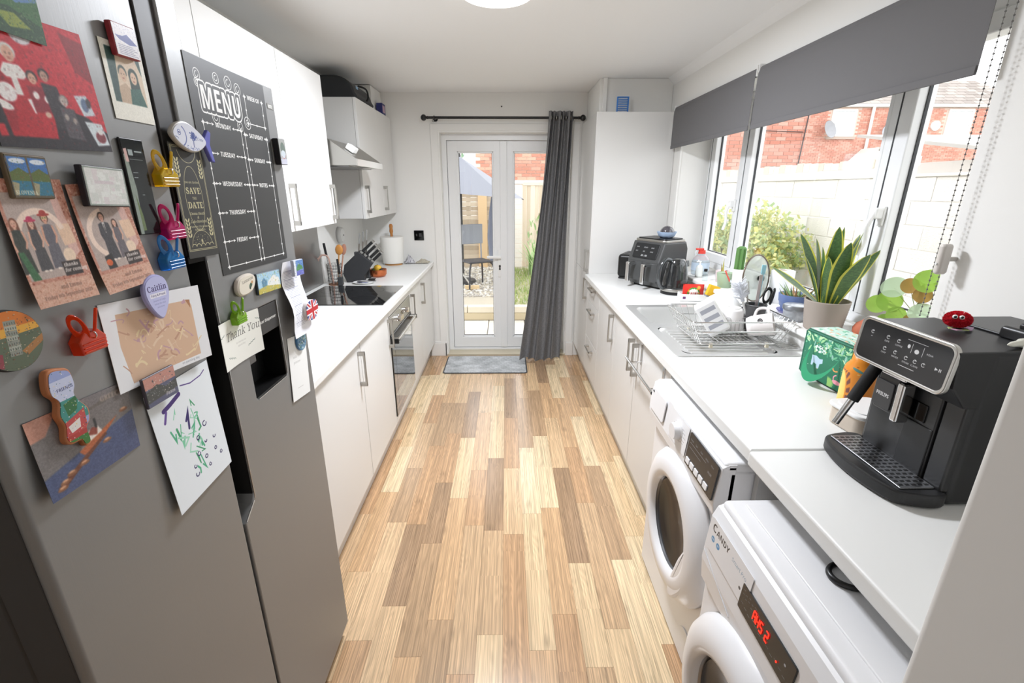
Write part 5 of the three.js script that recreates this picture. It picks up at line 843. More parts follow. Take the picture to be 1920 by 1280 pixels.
sheet('thank_you_card', 'cream Thank You card held by the green clip', 'card', [[-0.889, 1.271], [-1.038, 1.276], [-1.036, 1.177], [-0.881, 1.173]], 512, 352, (x, w, h) => { x.fillStyle = '#f0efe6'; x.fillRect(0, 0, w, h); x.fillStyle = '#6d6a66'; x.font = 'italic 84px serif'; x.fillText('Thank You', 70, 150); x.fillStyle = '#bdb9b2'; x.font = '18px serif'; x.fillText('for sharing our', 190, 200); x.fillText('special day', 210, 226); for (const [a, b, s] of [[70, 270, 1], [420, 230, -1], [470, 70, 1], [50, 90, -1]]) for (let i = 0; i < 7; i++) ell(x, a + i * 13 * s, b + i * 4, 9, 3, '#7d8a80', s * 0.9 + (i % 2)); }, { off: 0.002, fn: (u, v) => 0.006 * Math.pow(Math.abs(u - 0.5) * 2, 2), rough: 0.85 });
// ---------- blinds, curtain, mat, small wall fittings ----------
function blind(z0, z1, label, chain) {
  const b = thing('roller_blind', label, 'blind', [0, 0, 0], 0, 'grey roller blinds over the window');
  const weave = phys('#6b6a6b', 0.9, { sheen: 0.2 }), xf = 1.168;
  const g = new THREE.BoxGeometry(0.0012, 0.262, z1 - z0, 1, 10, 12).translate(xf, 1.936, (z0 + z1) / 2), p = g.attributes.position;
  for (let i = 0; i < p.count; i++) { const k = Math.max(0, (p.getY(i) - 2.03) / 0.037); p.setX(i, p.getX(i) + 0.014 * k * k); } g.computeVertexNormals();
  part(b, 'fabric', g, weave);
  part(b, 'roller', bar([xf + 0.022, 2.052, z0 + 0.004], [xf + 0.022, 2.052, z1 - 0.004], 0.018, 20), weave);
  part(b, 'hem_bar', bx(xf - 0.004, xf + 0.003, 1.800, 1.822, z0 + 0.002, z1 - 0.002, 0.002), weave);
  for (const z of [z0 - 0.004, z1]) part(b, 'bracket', bx(xf + 0.002, RIGHTX - 0.0005, 2.03, 2.078, z, z + 0.004, 0.001), M.white);
  return b;
}
blind(-3.53, -2.43, 'shorter-looking far grey roller blind, half lowered over the window');
const nb = blind(-2.405, -1.285, 'near grey roller blind with bead chain, half lowered over the window');
{ // bead chain with its tensioner
  const c = thing('blind_chain', 'two hanging bead chains beside the near roller blind', 'chain');
  const bead = new THREE.IcosahedronGeometry(0.0024, 1), m = mat('#6f6d6b', 0.4);
  for (const [dz, y0, y1] of [[0.0, 1.19, 2.05], [0.016, 1.19, 2.05]]) { const L = []; for (let y = y0; y < y1; y += 0.0125) L.push(bead.clone().translate(1.176 + 0.008 * dz / 0.016, y, -1.262 + dz)); part(c, 'bead_strand', L, m).userData.kind = 'stuff'; part(c, 'cord', bar([1.176 + 0.008 * dz / 0.016, y0, -1.262 + dz], [1.176 + 0.008 * dz / 0.016, y1, -1.262 + dz], 0.0007, 5), m); }
}
{
  const t = thing('chain_tensioner', 'pale oval plastic tensioner at the end of the blind chain', 'tensioner', [1.174, 1.352, -1.238]);
  part(t, 'body', cb(0.030, 0.082, 0.020, 0, 0, 0, 0.009), mat('#d8d2cb', 0.4)); part(t, 'screw', cyl(0.003, 0.003, 0.003, 12).rotateZ(PI / 2).translate(-0.0145, -0.012, 0), M.white);
  part(t, 'fixing', bx(0.010, 0.0355, -0.006, 0.006, -0.004, 0.004, 0.002), mat('#d8d2cb', 0.4));
}
// curtain pole with finials
{
  const p = thing('curtain_pole', 'black curtain pole with ball finials over the glazed doors', 'curtain pole'), z = BACK + 0.085, y = 2.085;
  part(p, 'pole', bar([-0.63, y, z], [0.60, y, z], 0.010, 14), M.black);
  for (const s of [-1, 1]) { const e = s < 0 ? -0.63 : 0.60; part(p, 'finial', [sph(0.024, 20, 14).translate(e + s * 0.035, y, z), cyl(0.013, 0.009, 0.02, 14).rotateZ(-s * PI / 2).translate(e - s * 0.002, y, z)], M.black); part(p, 'bracket', [bar([e - s * 0.05, y, z], [e - s * 0.05, y, BACK + 0.002], 0.006), cyl(0.02, 0.02, 0.006, 16).rotateX(PI / 2).translate(e - s * 0.05, y - 0.0, BACK + 0.001), new THREE.TorusGeometry(0.013, 0.004, 8, 18).rotateY(PI / 2).translate(e - s * 0.05, y, z)], M.black); }
  part(p, 'ring', new THREE.TorusGeometry(0.010, 0.002, 8, 18).translate(-0.585, y - 0.022, z), M.black);
}
{
  const c = thing('curtain', 'long dark grey curtain drawn to the right of the glazed doors', 'curtain');
  const nx = 90, ny = 34, th = 0.006, pos = [], idx = [], uv = [], z = BACK + 0.085, y1 = 2.135, y0 = 0.012;
  for (let s = 0; s < 2; s++) for (let j = 0; j <= ny; j++) for (let i = 0; i <= nx; i++) {
    const u = i / nx, v = j / ny; // v = 0 top
    const L = 0.355 + (0.12 - 0.355) * Math.pow(v, 1.25), R = 0.555 + (0.50 - 0.555) * v, ph = u * 2 * PI * 5.2;
    const amp = (0.036 - 0.006 * v) * (1 - 0.35 * Math.exp(-v * 14)), x = L + (R - L) * u + 0.012 * Math.cos(ph + 1) * v + 0.006 * Math.sin(ph * 0.5 + v * 5);
    const zz = z + amp * Math.sin(ph + 0.5 * Math.sin(v * 3)) + 0.07 * v + (s ? -th : 0);
    pos.push(x, y1 + (y0 - y1) * v + 0.012 * Math.sin(u * 9) * v * v, zz); uv.push(u * 1.5, v * 4);
  }
  const N = (nx + 1) * (ny + 1);
  for (let j = 0; j < ny; j++) for (let i = 0; i < nx; i++) { const a = j * (nx + 1) + i, b = a + 1, d = a + nx + 1, e = d + 1; idx.push(a, d, b, b, d, e, N + a, N + b, N + d, N + b, N + e, N + d); }
  for (let j = 0; j < ny; j++) for (const i of [0, nx]) { const a = j * (nx + 1) + i, d = a + nx + 1; idx.push(a, N + a, d, d, N + a, N + d, a, d, N + a, d, N + d, N + a); }
  const g = new THREE.BufferGeometry(); g.setAttribute('position', new THREE.Float32BufferAttribute(pos, 3)); g.setAttribute('uv', new THREE.Float32BufferAttribute(uv, 2)); g.setIndex(idx); g.computeVertexNormals();
  const weave = dataTex(128, 128, (u, v) => { const k = 126 + 40 * (n128(u, v * 0.4) - 0.5) + 26 * (n128(u * 0.4, v) - 0.5); return [k, k, k + 1]; }, true, [3, 2]);
  part(c, 'cloth', g, mat('#ffffff', 0.95, { map: weave }));
  for (let k = 0; k < 5; k++) part(c, 'eyelet', new THREE.TorusGeometry(0.017, 0.0035, 8, 20).rotateY(PI / 2).translate(0.375 + k * 0.04, 2.085, z), M.brushed);
}
{ // door mat
  const m = thing('door_mat', 'pale grey door mat with dark rubber edge on the floor', 'mat', [-0.186, 0, -3.99]);
  const tx = dataTex(256, 128, (u, v) => { const k = 178 + 44 * (n128(u, v) - 0.5) + 46 * (n8(u, v) - 0.5) + 20 * (n32(u, v) - 0.5); return [k, k + 3, k + 5]; });
  part(m, 'rubber_edge', ext(roundRect(0.745, 0.44, 0.03), 0.005, 0.002).rotateX(-PI / 2).translate(0, 0.0006, 0), mat('#4b4d50', 0.8));
  const g = ext(roundRect(0.722, 0.417, 0.022), 0.008, 0.002); part(m, 'pile', uvXY(g, 0.722, 0.417).rotateX(-PI / 2).translate(0, 0.001, 0), mat('#ffffff', 1, { map: tx }));
}
{ // black socket on the back wall
  const s = thing('wall_switch', 'black glass fused switch on the back wall', 'switch', [-0.775, 1.14, BACK]);
  part(s, 'plate', cb(0.086, 0.086, 0.009, 0, 0, 0.005, 0.003), M.blackGloss); part(s, 'rocker', cb(0.024, 0.03, 0.006, 0.012, 0.004, 0.011, 0.002), M.darkGrey); part(s, 'indicator', cb(0.012, 0.02, 0.003, -0.02, 0.004, 0.0105, 0.001), M.darkGrey);
}
{ // round white alarm on left wall
  const s = thing('wall_alarm', 'round white alarm on the left wall above the knife block', 'alarm', [LEFTX, 1.20, -3.62], PI / 2);
  part(s, 'body', lathe([[0, 0.036], [0.045, 0.034], [0.058, 0.026], [0.062, 0.0], [0, 0]], 40).rotateX(PI / 2), M.white); part(s, 'button', cyl(0.006, 0.006, 0.003, 14).rotateX(PI / 2).translate(0.004, 0, 0.0345), M.darkGrey); part(s, 'groove', new THREE.TorusGeometry(0.05, 0.002, 6, 36).translate(0, 0, 0.029), mat('#c9c8c5', 0.5));
}
solo('wall_hook', new THREE.SphereGeometry(0.006, 10, 8).translate(-0.03, 2.18, BACK + 0.005), M.darkGrey, 'tiny dark screw in the wall above the curtain pole', 'screw');
// ---------- things on the left worktop and cupboards ----------
const WT = 0.9105;
{ // wire utensil basket
  const b = thing('utensil_basket', 'black wire utensil basket on the left worktop behind the hob', 'basket', [-1.165, WT, -3.17]);
  const m = mat('#2b2725', 0.45), r = 0.048, h = 0.135;
  for (let k = 0; k < 7; k++) part(b, 'hoop', new THREE.TorusGeometry(r, 0.0013, 6, 32).rotateX(PI / 2).translate(0, 0.004 + k * h / 6, 0), m);
  for (let k = 0; k < 14; k++) { const a = k / 14 * 2 * PI; part(b, 'wire', bar([r * Math.cos(a), 0.004, r * Math.sin(a)], [r * Math.cos(a), h + 0.004, r * Math.sin(a)], 0.0011, 5), m); }
  part(b, 'base', cyl(r + 0.002, r + 0.002, 0.004, 28), mat('#8a5c3c', 0.6));
}
function utensil(name, label, x, z, tx, tz, len, build) { const t = thing(name, label, 'utensil', [-1.165 + x, WT + 0.006, -3.17 + z]); t.rotation.set(tz, 0, tx); build(t, len); return t; }
utensil('wooden_spoon', 'wooden spoon with deep bowl standing in the wire basket', 0.012, 0.0, -0.14, 0.0, 0.25, (t, L) => { part(t, 'handle', bar([0, 0, 0], [0, L - 0.05, 0], 0.005), M.wood); part(t, 'bowl', sph(0.026, 18, 12).scale(1, 1.35, 0.4).translate(0, L - 0.02, 0), mat('#c98b45', 0.5)); });
utensil('wooden_spatula', 'pinkish wooden spatula beside the wooden spoon', 0.022, -0.012, -0.22, 0.02, 0.255, (t, L) => { part(t, 'handle', bar([0, 0, 0], [0, L - 0.06, 0], 0.005), mat('#b98a74', 0.55)); part(t, 'blade', sph(0.02, 16, 10).scale(0.9, 1.9, 0.25).translate(0, L - 0.02, 0), mat('#b07f6b', 0.55)); });
utensil('black_turner', 'black upright turner handle at the back of the wire basket', -0.030, -0.01, 0.10, 0, 0.27, (t, L) => { part(t, 'shaft', bar([0, 0, 0], [0, 0.2, 0], 0.003), M.chrome); part(t, 'grip', cb(0.016, 0.085, 0.010, 0, L - 0.04, 0, 0.004), M.blackMatt); });
utensil('serving_ladle', 'pink-brown ladle arching out of the wire basket', -0.012, 0.012, 0.08, 0, 0.2, (t) => { part(t, 'handle', tube([[0, 0, 0], [0.0, 0.13, 0], [-0.006, 0.185, 0], [-0.04, 0.198, 0.004], [-0.062, 0.18, 0.006]], 0.006, 24, 8), mat('#b7978a', 0.5)); part(t, 'fork_end', [-1, 0, 1].map((k) => bar([-0.058, 0.184, 0.006], [-0.082, 0.16 + k * 0.012, 0.006 + k * 0.008], 0.003, 6)), mat('#b7978a', 0.5)); });
{ // hanging brush in front of the basket
  const t = thing('basting_brush', 'dark grey basting brush leaning upside down on the wire basket', 'utensil', [-1.115, WT, -3.115]); t.rotation.set(-0.06, 0, 0.05);
  part(t, 'brush_head', cb(0.036, 0.06, 0.016, 0, 0.031, 0, 0.008), mat('#3b3d3f', 0.8)); part(t, 'ferrule', cb(0.016, 0.02, 0.012, 0, 0.07, 0, 0.003), M.brushed); part(t, 'grip', cb(0.014, 0.10, 0.011, 0, 0.13, 0, 0.004), M.blackMatt);
}
{ // slanted knife block
  const k = thing('knife_block', 'black slanted knife block on the left worktop', 'knife block', [-1.055, WT, -3.30], 0.15), m = mat('#2e2f31', 0.75);
  const prof = [[-0.055, 0], [0.040, 0], [0.045, 0.035], [0.098, 0.105], [0.022, 0.172], [-0.060, 0.10], [-0.072, 0.05]];
  k.scale.setScalar(1.22); part(k, 'block', ext(shapeOf(prof), 0.10, 0.003).translate(0, 0, -0.05), m);
  const dir = [Math.cos(0.72), Math.sin(0.72)];
  part(k, 'foot', cb(0.04, 0.004, 0.09, 0.075, 0.002, 0, 0.001), M.blackMatt);
}
{
  const base = [[0.034, 0.163], [0.054, 0.146], [0.074, 0.127], [0.090, 0.112]];
  base.forEach(([u, v], r) => { for (let c = 0; c < 2; c++) {
    const L = 0.085 - r * 0.006, s = thing('kitchen_knife', ['top', 'second', 'third', 'lowest'][r] + (c ? ' knife in the far column of the black knife block' : ' knife in the near column of the black knife block'), 'knife', [-1.055, WT, -3.30], 0.15, 'knives in the block'); s.scale.setScalar(1.22);
    const z = c ? -0.022 : 0.022, d = [Math.cos(0.72), Math.sin(0.72)];
    const grip = new RoundedBoxGeometry(L, 0.016, 0.017, 2, 0.004).rotateZ(0.72).translate(u + d[0] * (L / 2 + 0.006), v + d[1] * (L / 2 + 0.006), z);
    part(s, 'handle', grip, M.blackMatt); part(s, 'bolster', new THREE.BoxGeometry(0.012, 0.017, 0.018).rotateZ(0.72).translate(u + d[0] * 0.006, v + d[1] * 0.006, z), M.steel); part(s, 'cap', new THREE.BoxGeometry(0.006, 0.0165, 0.0175).rotateZ(0.72).translate(u + d[0] * (L + 0.009), v + d[1] * (L + 0.009), z), M.steel); part(s, 'spine', new THREE.BoxGeometry(L, 0.002, 0.006).rotateZ(0.72).translate(u + d[0] * (L / 2 + 0.006) - d[1] * 0.0083, v + d[1] * (L / 2 + 0.006) + d[0] * 0.0083, z), M.steel);
  } });
  for (let k = 0; k < 3; k++) { const t = thing('steak_knife', ['leftmost', 'middle', 'rightmost'][k] + ' grey handled knife standing up behind the knife block', 'knife', [-1.075 + k * 0.028, WT + 0.14, -3.42]); t.rotation.z = -0.15 + k * 0.02; part(t, 'handle', cb(0.011, 0.075, 0.012, 0, 0.145 + k * 0.012, 0, 0.004), mat('#9a9a97', 0.4)); part(t, 'blade', cb(0.010, 0.12, 0.002, 0, 0.052 + k * 0.012, 0), M.steel); }
  const st = thing('knife_stand', 'clear rack holding the grey handled knives behind the block', 'rack', [-1.05, WT, -3.42]); part(st, 'rack', cb(0.10, 0.19, 0.03, 0, 0.095, 0, 0.006), mat('#4a4b4d', 0.5)); part(st, 'foot', cb(0.11, 0.004, 0.04, 0, 0.002, 0, 0.001), M.blackMatt);
}
{ // spoon rest
  const t = thing('spoon_rest', 'shallow white dish with blue pattern beside the hob', 'dish', [-0.985, WT, -3.19]);
  part(t, 'dish', lathe([[0, 0.002], [0.045, 0.003], [0.07, 0.012], [0.073, 0.013], [0.05, 0.0], [0, 0]], 36).scale(1, 1, 0.75), M.white); part(t, 'pattern', new THREE.RingGeometry(0.02, 0.04, 30).rotateX(-PI / 2).scale(1, 1, 0.75).translate(-0.006, 0.0045, 0), mat('#6a70a8', 0.4));
}
{ const t = thing('teaspoon', 'dark spoon lying across the white spoon rest', 'spoon', [-0.985, WT + 0.015, -3.19]); part(t, 'handle', tube([[-0.01, 0.0, 0], [0.04, 0.004, 0.004], [0.09, 0.006, 0.01]], 0.003, 14, 6), mat('#5b5754', 0.35)); part(t, 'bowl', sph(0.016, 14, 10).scale(1.3, 0.3, 0.9).translate(-0.025, -0.001, 0), mat('#4b4a52', 0.3)); }
{ // copper bowl of fruit
  const t = thing('copper_bowl', 'copper bowl with fruit beside the knife block', 'bowl', [-0.955, WT, -3.47]);
  part(t, 'bowl', lathe([[0, 0], [0.05, 0.002], [0.062, 0.02], [0.064, 0.055], [0.060, 0.055], [0.058, 0.022], [0.046, 0.008], [0, 0.006]], 40), mat('#c9744a', 0.25, { metalness: 0.85 }));
}
const fruit = (name, label, x, y, z, r, c, s = [1, 1, 1]) => { const t = thing(name, label, 'fruit', [-0.955 + x, WT + y, -3.47 + z]); part(t, 'flesh', sph(r, 18, 12).scale(...s), mat(c, 0.5)); part(t, 'stalk', cyl(0.002, 0.0015, 0.006, 8).translate(0, r * s[1] - 0.001, 0), mat('#5a4a2a', 0.8)); };
fruit('lemon', 'yellow lemon on top of the copper bowl', 0.0, 0.062, 0.005, 0.026, '#e3b63a', [1.2, 1, 1]);
fruit('lime', 'dark green lime in the copper bowl', -0.030, 0.042, 0.018, 0.020, '#3f5a2a', [1.1, 1, 1]);
fruit('avocado', 'dark avocado at the far side of the copper bowl', 0.030, 0.042, 0.015, 0.020, '#3a2c22', [1, 1.1, 1]);
{ // kitchen roll on wooden holder
  const t = thing('kitchen_roll', 'white kitchen roll on a wooden spindle in the far left corner', 'kitchen roll', [-0.975, WT, -4.06]);
  part(t, 'base', cyl(0.075, 0.072, 0.012, 36), M.wood); part(t, 'spindle', cyl(0.011, 0.011, 0.30, 16), mat('#b97a3c', 0.5)); part(t, 'knob', lathe([[0.011, 0.26], [0.016, 0.28], [0.013, 0.305], [0.016, 0.325], [0.010, 0.34], [0, 0.342]], 20), mat('#b97a3c', 0.5));
  part(t, 'paper', lathe([[0.018, 0.016], [0.086, 0.016], [0.098, 0.23], [0.096, 0.238], [0.018, 0.238]], 44), mat('#f2f0ea', 0.95)); 
}
function cloth(name, label, pos, w, d, h, rot, tex, amp) {
  const t = thing(name, label, 'tea towel', pos, rot), g = new THREE.PlaneGeometry(w, d, 28, 24).rotateX(-PI / 2), p = g.attributes.position;
  for (let i = 0; i < p.count; i++) { const u = p.getX(i) / w + 0.5, v = p.getZ(i) / d + 0.5, e = Math.sin(PI * Math.min(1, Math.max(0, u))) * Math.sin(PI * v); p.setY(i, 0.003 + e * h * (0.75 + 0.25 * Math.sin(u * 13 + v * 5) * Math.cos(v * 11)) + amp * Math.abs(Math.sin(u * 17 + v * 9))); p.setX(i, p.getX(i) * (1 - 0.25 * e)); }
  g.computeVertexNormals(); part(t, 'cloth', g, mat('#ffffff', 0.95, { map: tex, side: THREE.DoubleSide }));
}
cloth('tea_towel', 'crumpled grey printed tea towel beside the kitchen roll', [-0.852, WT, -4.14], 0.09, 0.12, 0.075, 0.3, ctex(128, 128, (x, w, h) => { x.fillStyle = '#c9c8cc'; x.fillRect(0, 0, w, h); speck(x, w, h, 160, ['#6f7078', '#f0eff0', '#9c9ca6', '#4a4a50'], 8); }), 0.006);
cloth('tea_towel', 'flat checked beige tea towel at the end of the left worktop', [-0.738, WT, -4.15], 0.115, 0.12, 0.035, 0, ctex(128, 128, (x, w, h) => { x.fillStyle = '#d6cfbf'; x.fillRect(0, 0, w, h); x.fillStyle = '#8d8672'; for (let i = 0; i < 16; i++) { x.fillRect(i * 8, 0, 2, h); x.fillRect(0, i * 8, w, 2); } }), 0.004);
// on top of the wall cupboards
{
  const t = thing('black_carry_case', 'black oblong case lying on top of the far wall cabinet', 'case', [-1.10, 2.086, -3.56]);
  part(t, 'body', ext(splineShape([[-0.12, 0.002], [-0.12, 0.13], [-0.07, 0.138], [0.03, 0.135], [0.10, 0.10], [0.125, 0.05], [0.12, 0.002]], 60), 0.42, 0.012).translate(0, 0, -0.21), mat('#1f2124', 0.55)); part(t, 'strap', tube([[0.10, 0.11, 0.02], [0.15, 0.09, 0.0], [0.15, 0.04, -0.03], [0.115, 0.012, -0.05]], 0.006, 20, 8), M.blackMatt); part(t, 'label', cb(0.002, 0.03, 0.045, 0.117, 0.075, 0.10).rotateZ(0.0), mat('#8fb0cc', 0.4), 'pale blue label');
}
{
  const t = thing('small_blue_box', 'small dark blue printed box at the far end of the wall cabinets', 'box', [-0.985, 2.086, -4.08]);
  part(t, 'carton', cb(0.045, 0.085, 0.10, 0, 0.0425, 0, 0.001), mat('#2f3470', 0.5)); part(t, 'print', cb(0.0012, 0.05, 0.06, 0.0229, 0.045, 0.005), mat('#c7a3b4', 0.5));
}
{ // blue plastic scoop on the tall cupboard
  const t = thing('blue_rack', 'blue slatted plastic ice tray standing on the tall cupboard', 'tray', [0.83, 2.046, -3.63]);
  const m = phys('#2f86dd', 0.35, { transmission: 0.2 });
  part(t, 'frame', [cb(0.085, 0.008, 0.02, 0, 0.004, 0, 0.003), cb(0.085, 0.008, 0.02, 0, 0.10, 0, 0.003), cb(0.008, 0.09, 0.0196, -0.038, 0.052, 0, 0.003), cb(0.008, 0.09, 0.0196, 0.038, 0.052, 0, 0.003)], m);
  for (let k = 0; k < 7; k++) part(t, 'bar', cb(0.07, 0.006, 0.012, 0, 0.018 + k * 0.0115, 0, 0.002), m);
}
// ---------- things on the right worktop ----------
{ // toaster behind the air fryer
  const t = thing('toaster', 'black two-slot toaster tucked behind the air fryer', 'toaster', [0.935, WT, -3.43], -0.5);
  part(t, 'body', cb(0.16, 0.165, 0.24, 0, 0.095, 0, 0.025), M.black); part(t, 'foot', cb(0.14, 0.014, 0.22, 0, 0.007, 0, 0.004), M.blackMatt); for (const x of [-0.03, 0.03]) part(t, 'slot', cb(0.022, 0.003, 0.16, x, 0.1775, 0, 0.001), M.darkGrey); part(t, 'lever', cb(0.03, 0.014, 0.02, 0, 0.12, 0.128, 0.004), M.chrome);
}
{ // dual basket air fryer
  const t = thing('air_fryer', 'large dark grey air fryer with two chrome basket handles', 'air fryer', [1.0, WT, -3.11], -1.02), m = mat('#4a4b4b', 0.38), W = 0.27;
  const prof = [[-0.145, 0.012], [0.085, 0.012], [0.125, 0.055], [0.118, 0.175], [0.070, 0.295], [-0.13, 0.295], [-0.15, 0.25]];
  part(t, 'body', ext(shapeOf(prof), W, 0.010, 4, 3).rotateY(-PI / 2).translate(W / 2, 0, 0), m);
  part(t, 'foot', cb(W - 0.05, 0.014, 0.2, 0, 0.007, -0.03, 0.003), M.blackMatt);
  part(t, 'lid', ext(roundRect(W - 0.006, 0.205, 0.03), 0.016, 0.004, 8).rotateX(-PI / 2).translate(0, 0.294, -0.032), M.brushed); part(t, 'lid_top', ext(roundRect(W - 0.03, 0.18, 0.025), 0.008, 0.002, 8).rotateX(-PI / 2).translate(0, 0.309, -0.032), M.black);
  const px = ctex(256, 128, (x, w, h) => { x.fillStyle = '#2a2b2c'; x.fillRect(0, 0, w, h); x.fillStyle = '#c9cbcb'; x.font = '14px sans-serif'; ['MAX', 'ROAST', 'BAKE', 'DRY', 'AIR', 'SYNC'].forEach((s, i) => x.fillText(s, 20 + (i % 3) * 78, 40 + Math.floor(i / 3) * 34)); x.font = 'bold 22px sans-serif'; x.fillText('20 : 00', 90, 112); });
  part(t, 'control_panel', uvXY(ext(roundRect(0.20, 0.10, 0.01), 0.004, 0.001), 0.20, 0.10).rotateX(-0.38).translate(0, 0.236, 0.0955), mat('#ffffff', 0.25, { map: px }));
  for (const x of [-0.065, 0.065]) { const b = part(t, 'basket_front', cb(0.118, 0.125, 0.012, x, 0.105, 0.119, 0.006), m); part(b, 'handle', [cb(0.030, 0.022, 0.075, x, 0.155, 0.155, 0.006), cb(0.028, 0.125, 0.016, x, 0.098, 0.186, 0.006)], M.chrome, 'chrome basket handle'); }
}
{ // bowl with domed lid on the air fryer
  const t = thing('lidded_bowl', 'pale blue bowl holding a dark dome, on top of the air fryer', 'bowl', [1.06, WT + 0.3175, -3.11]);
  part(t, 'bowl', lathe([[0, 0], [0.04, 0.001], [0.055, 0.012], [0.067, 0.038], [0.063, 0.038], [0.05, 0.014], [0, 0.006]], 8), mat('#b7cdea', 0.35)); part(t, 'dome', new THREE.SphereGeometry(0.046, 28, 14, 0, 2 * PI, 0, PI / 2).translate(0, 0.030, 0), phys('#4d4a50', 0.08, { clearcoat: 1 })); part(t, 'dome_rim', new THREE.TorusGeometry(0.047, 0.003, 8, 32).rotateX(PI / 2).translate(0, 0.032, 0), M.clear);
}
{ // kettle
  const t = thing('kettle', 'glossy dark jug kettle standing beside the air fryer', 'kettle', [1.055, WT, -2.86], -1.2), dk = phys('#3a3c3d', 0.10, { metalness: 0.6, clearcoat: 1 });
  part(t, 'power_base', cyl(0.082, 0.080, 0.016, 36), M.black); part(t, 'body', lathe([[0, 0.018], [0.078, 0.018], [0.080, 0.03], [0.074, 0.10], [0.062, 0.175], [0.052, 0.205], [0.040, 0.216], [0, 0.218]], 44), dk); part(t, 'collar', lathe([[0.0805, 0.018], [0.083, 0.020], [0.083, 0.034], [0.0795, 0.036]], 40), M.brushed);
  part(t, 'handle', tube([[0.0, 0.205, 0.045], [0.0, 0.212, 0.085], [0.0, 0.17, 0.118], [0.0, 0.09, 0.125], [0.0, 0.045, 0.100], [0, 0.04, 0.074]], 0.0125, 36, 10), phys('#5e6163', 0.12, { metalness: 0.7 })); part(t, 'spout', ext(shapeOf([[-0.02, 0], [0.02, 0], [0.012, 0.035], [-0.012, 0.035]]), 0.025, 0.004).translate(0, 0.165, -0.085), dk);
}
{ // white caddy, soap pack, sponge
  const t = thing('sink_caddy', 'white sink caddy tray holding the red tablet pack', 'caddy', [1.095, WT, -2.66], -0.15);
  part(t, 'tray', [cb(0.155, 0.006, 0.085, 0, 0.003, 0, 0.002), cb(0.155, 0.042, 0.005, 0, 0.021, 0.04, 0.002), cb(0.155, 0.042, 0.005, 0, 0.021, -0.04, 0.002), cb(0.005, 0.0416, 0.08, -0.075, 0.021, 0, 0.002), cb(0.005, 0.0416, 0.08, 0.075, 0.021, 0, 0.002)], M.white); part(t, 'badge', cb(0.016, 0.014, 0.001, -0.055, 0.022, 0.0428), mat('#6a3a6c', 0.5));
  const f = thing('tablet_pack', 'red tablet pouch with green leafy badge in the white caddy', 'pack', [1.095, WT + 0.007, -2.66], -0.15);
  const tx = ctex(256, 192, (x, w, h) => { x.fillStyle = '#d8342a'; x.fillRect(0, 0, w, h); ell(x, 128, 110, 76, 72, '#4f9a3c'); ell(x, 128, 112, 62, 60, '#f4f2ea'); x.fillStyle = '#c8202a'; x.font = 'bold 46px sans-serif'; x.textAlign = 'center'; x.fillText('FAIRY', 128, 130); for (let i = 0; i < 14; i++) ell(x, 128 + 66 * Math.cos(i * 0.45), 110 + 64 * Math.sin(i * 0.45), 14, 8, i % 4 ? '#3f8a34' : '#efa42c', i); ell(x, 190, 40, 22, 20, '#f2a93a'); });
  const g = sheetGeo(0.115, 0.088, (u, v) => 0, 0.002), mk = (s) => { const q = new THREE.PlaneGeometry(0.118, 0.088, 10, 8), p = q.attributes.position; for (let i = 0; i < p.count; i++) p.setZ(i, s * 0.022 * Math.sin(PI * (p.getX(i) / 0.118 + 0.5)) * Math.sin(PI * (p.getY(i) / 0.088 + 0.5))); q.computeVertexNormals(); return q.translate(0, 0.044, 0); };
  part(f, 'pouch', [mk(1), mk(-1)], mat('#ffffff', 0.3, { map: tx, side: THREE.DoubleSide }));
}
{ const t = thing('sponge', 'yellow washing-up sponge with grey scourer behind the sink', 'sponge', [1.158, WT + 0.046, -2.565], 0.0); t.rotation.z = -0.3; part(t, 'foam', cb(0.062, 0.062, 0.028, 0, 0.03, 0, 0.004), mat('#e8b62c', 0.9)); part(t, 'scourer', cb(0.062, 0.008, 0.028, 0, -0.005, 0, 0.002), mat('#8e9198', 0.95)); }
{ const t = thing('sponge_holder', 'small white open box behind the dish rack', 'holder', [1.165, WT, -2.47], 0.1); part(t, 'box', [cb(0.075, 0.055, 0.004, 0, 0.0275, 0.03, 0.001), cb(0.075, 0.055, 0.004, 0, 0.0275, -0.03, 0.001), cb(0.004, 0.0546, 0.06, -0.0355, 0.0275, 0, 0.001), cb(0.004, 0.0546, 0.06, 0.0355, 0.0275, 0, 0.001), cb(0.075, 0.004, 0.064, 0, 0.002, 0, 0.001)], M.white); part(t, 'rim', cb(0.079, 0.004, 0.068, 0, 0.030, 0, 0.001), M.whiteMatt); }
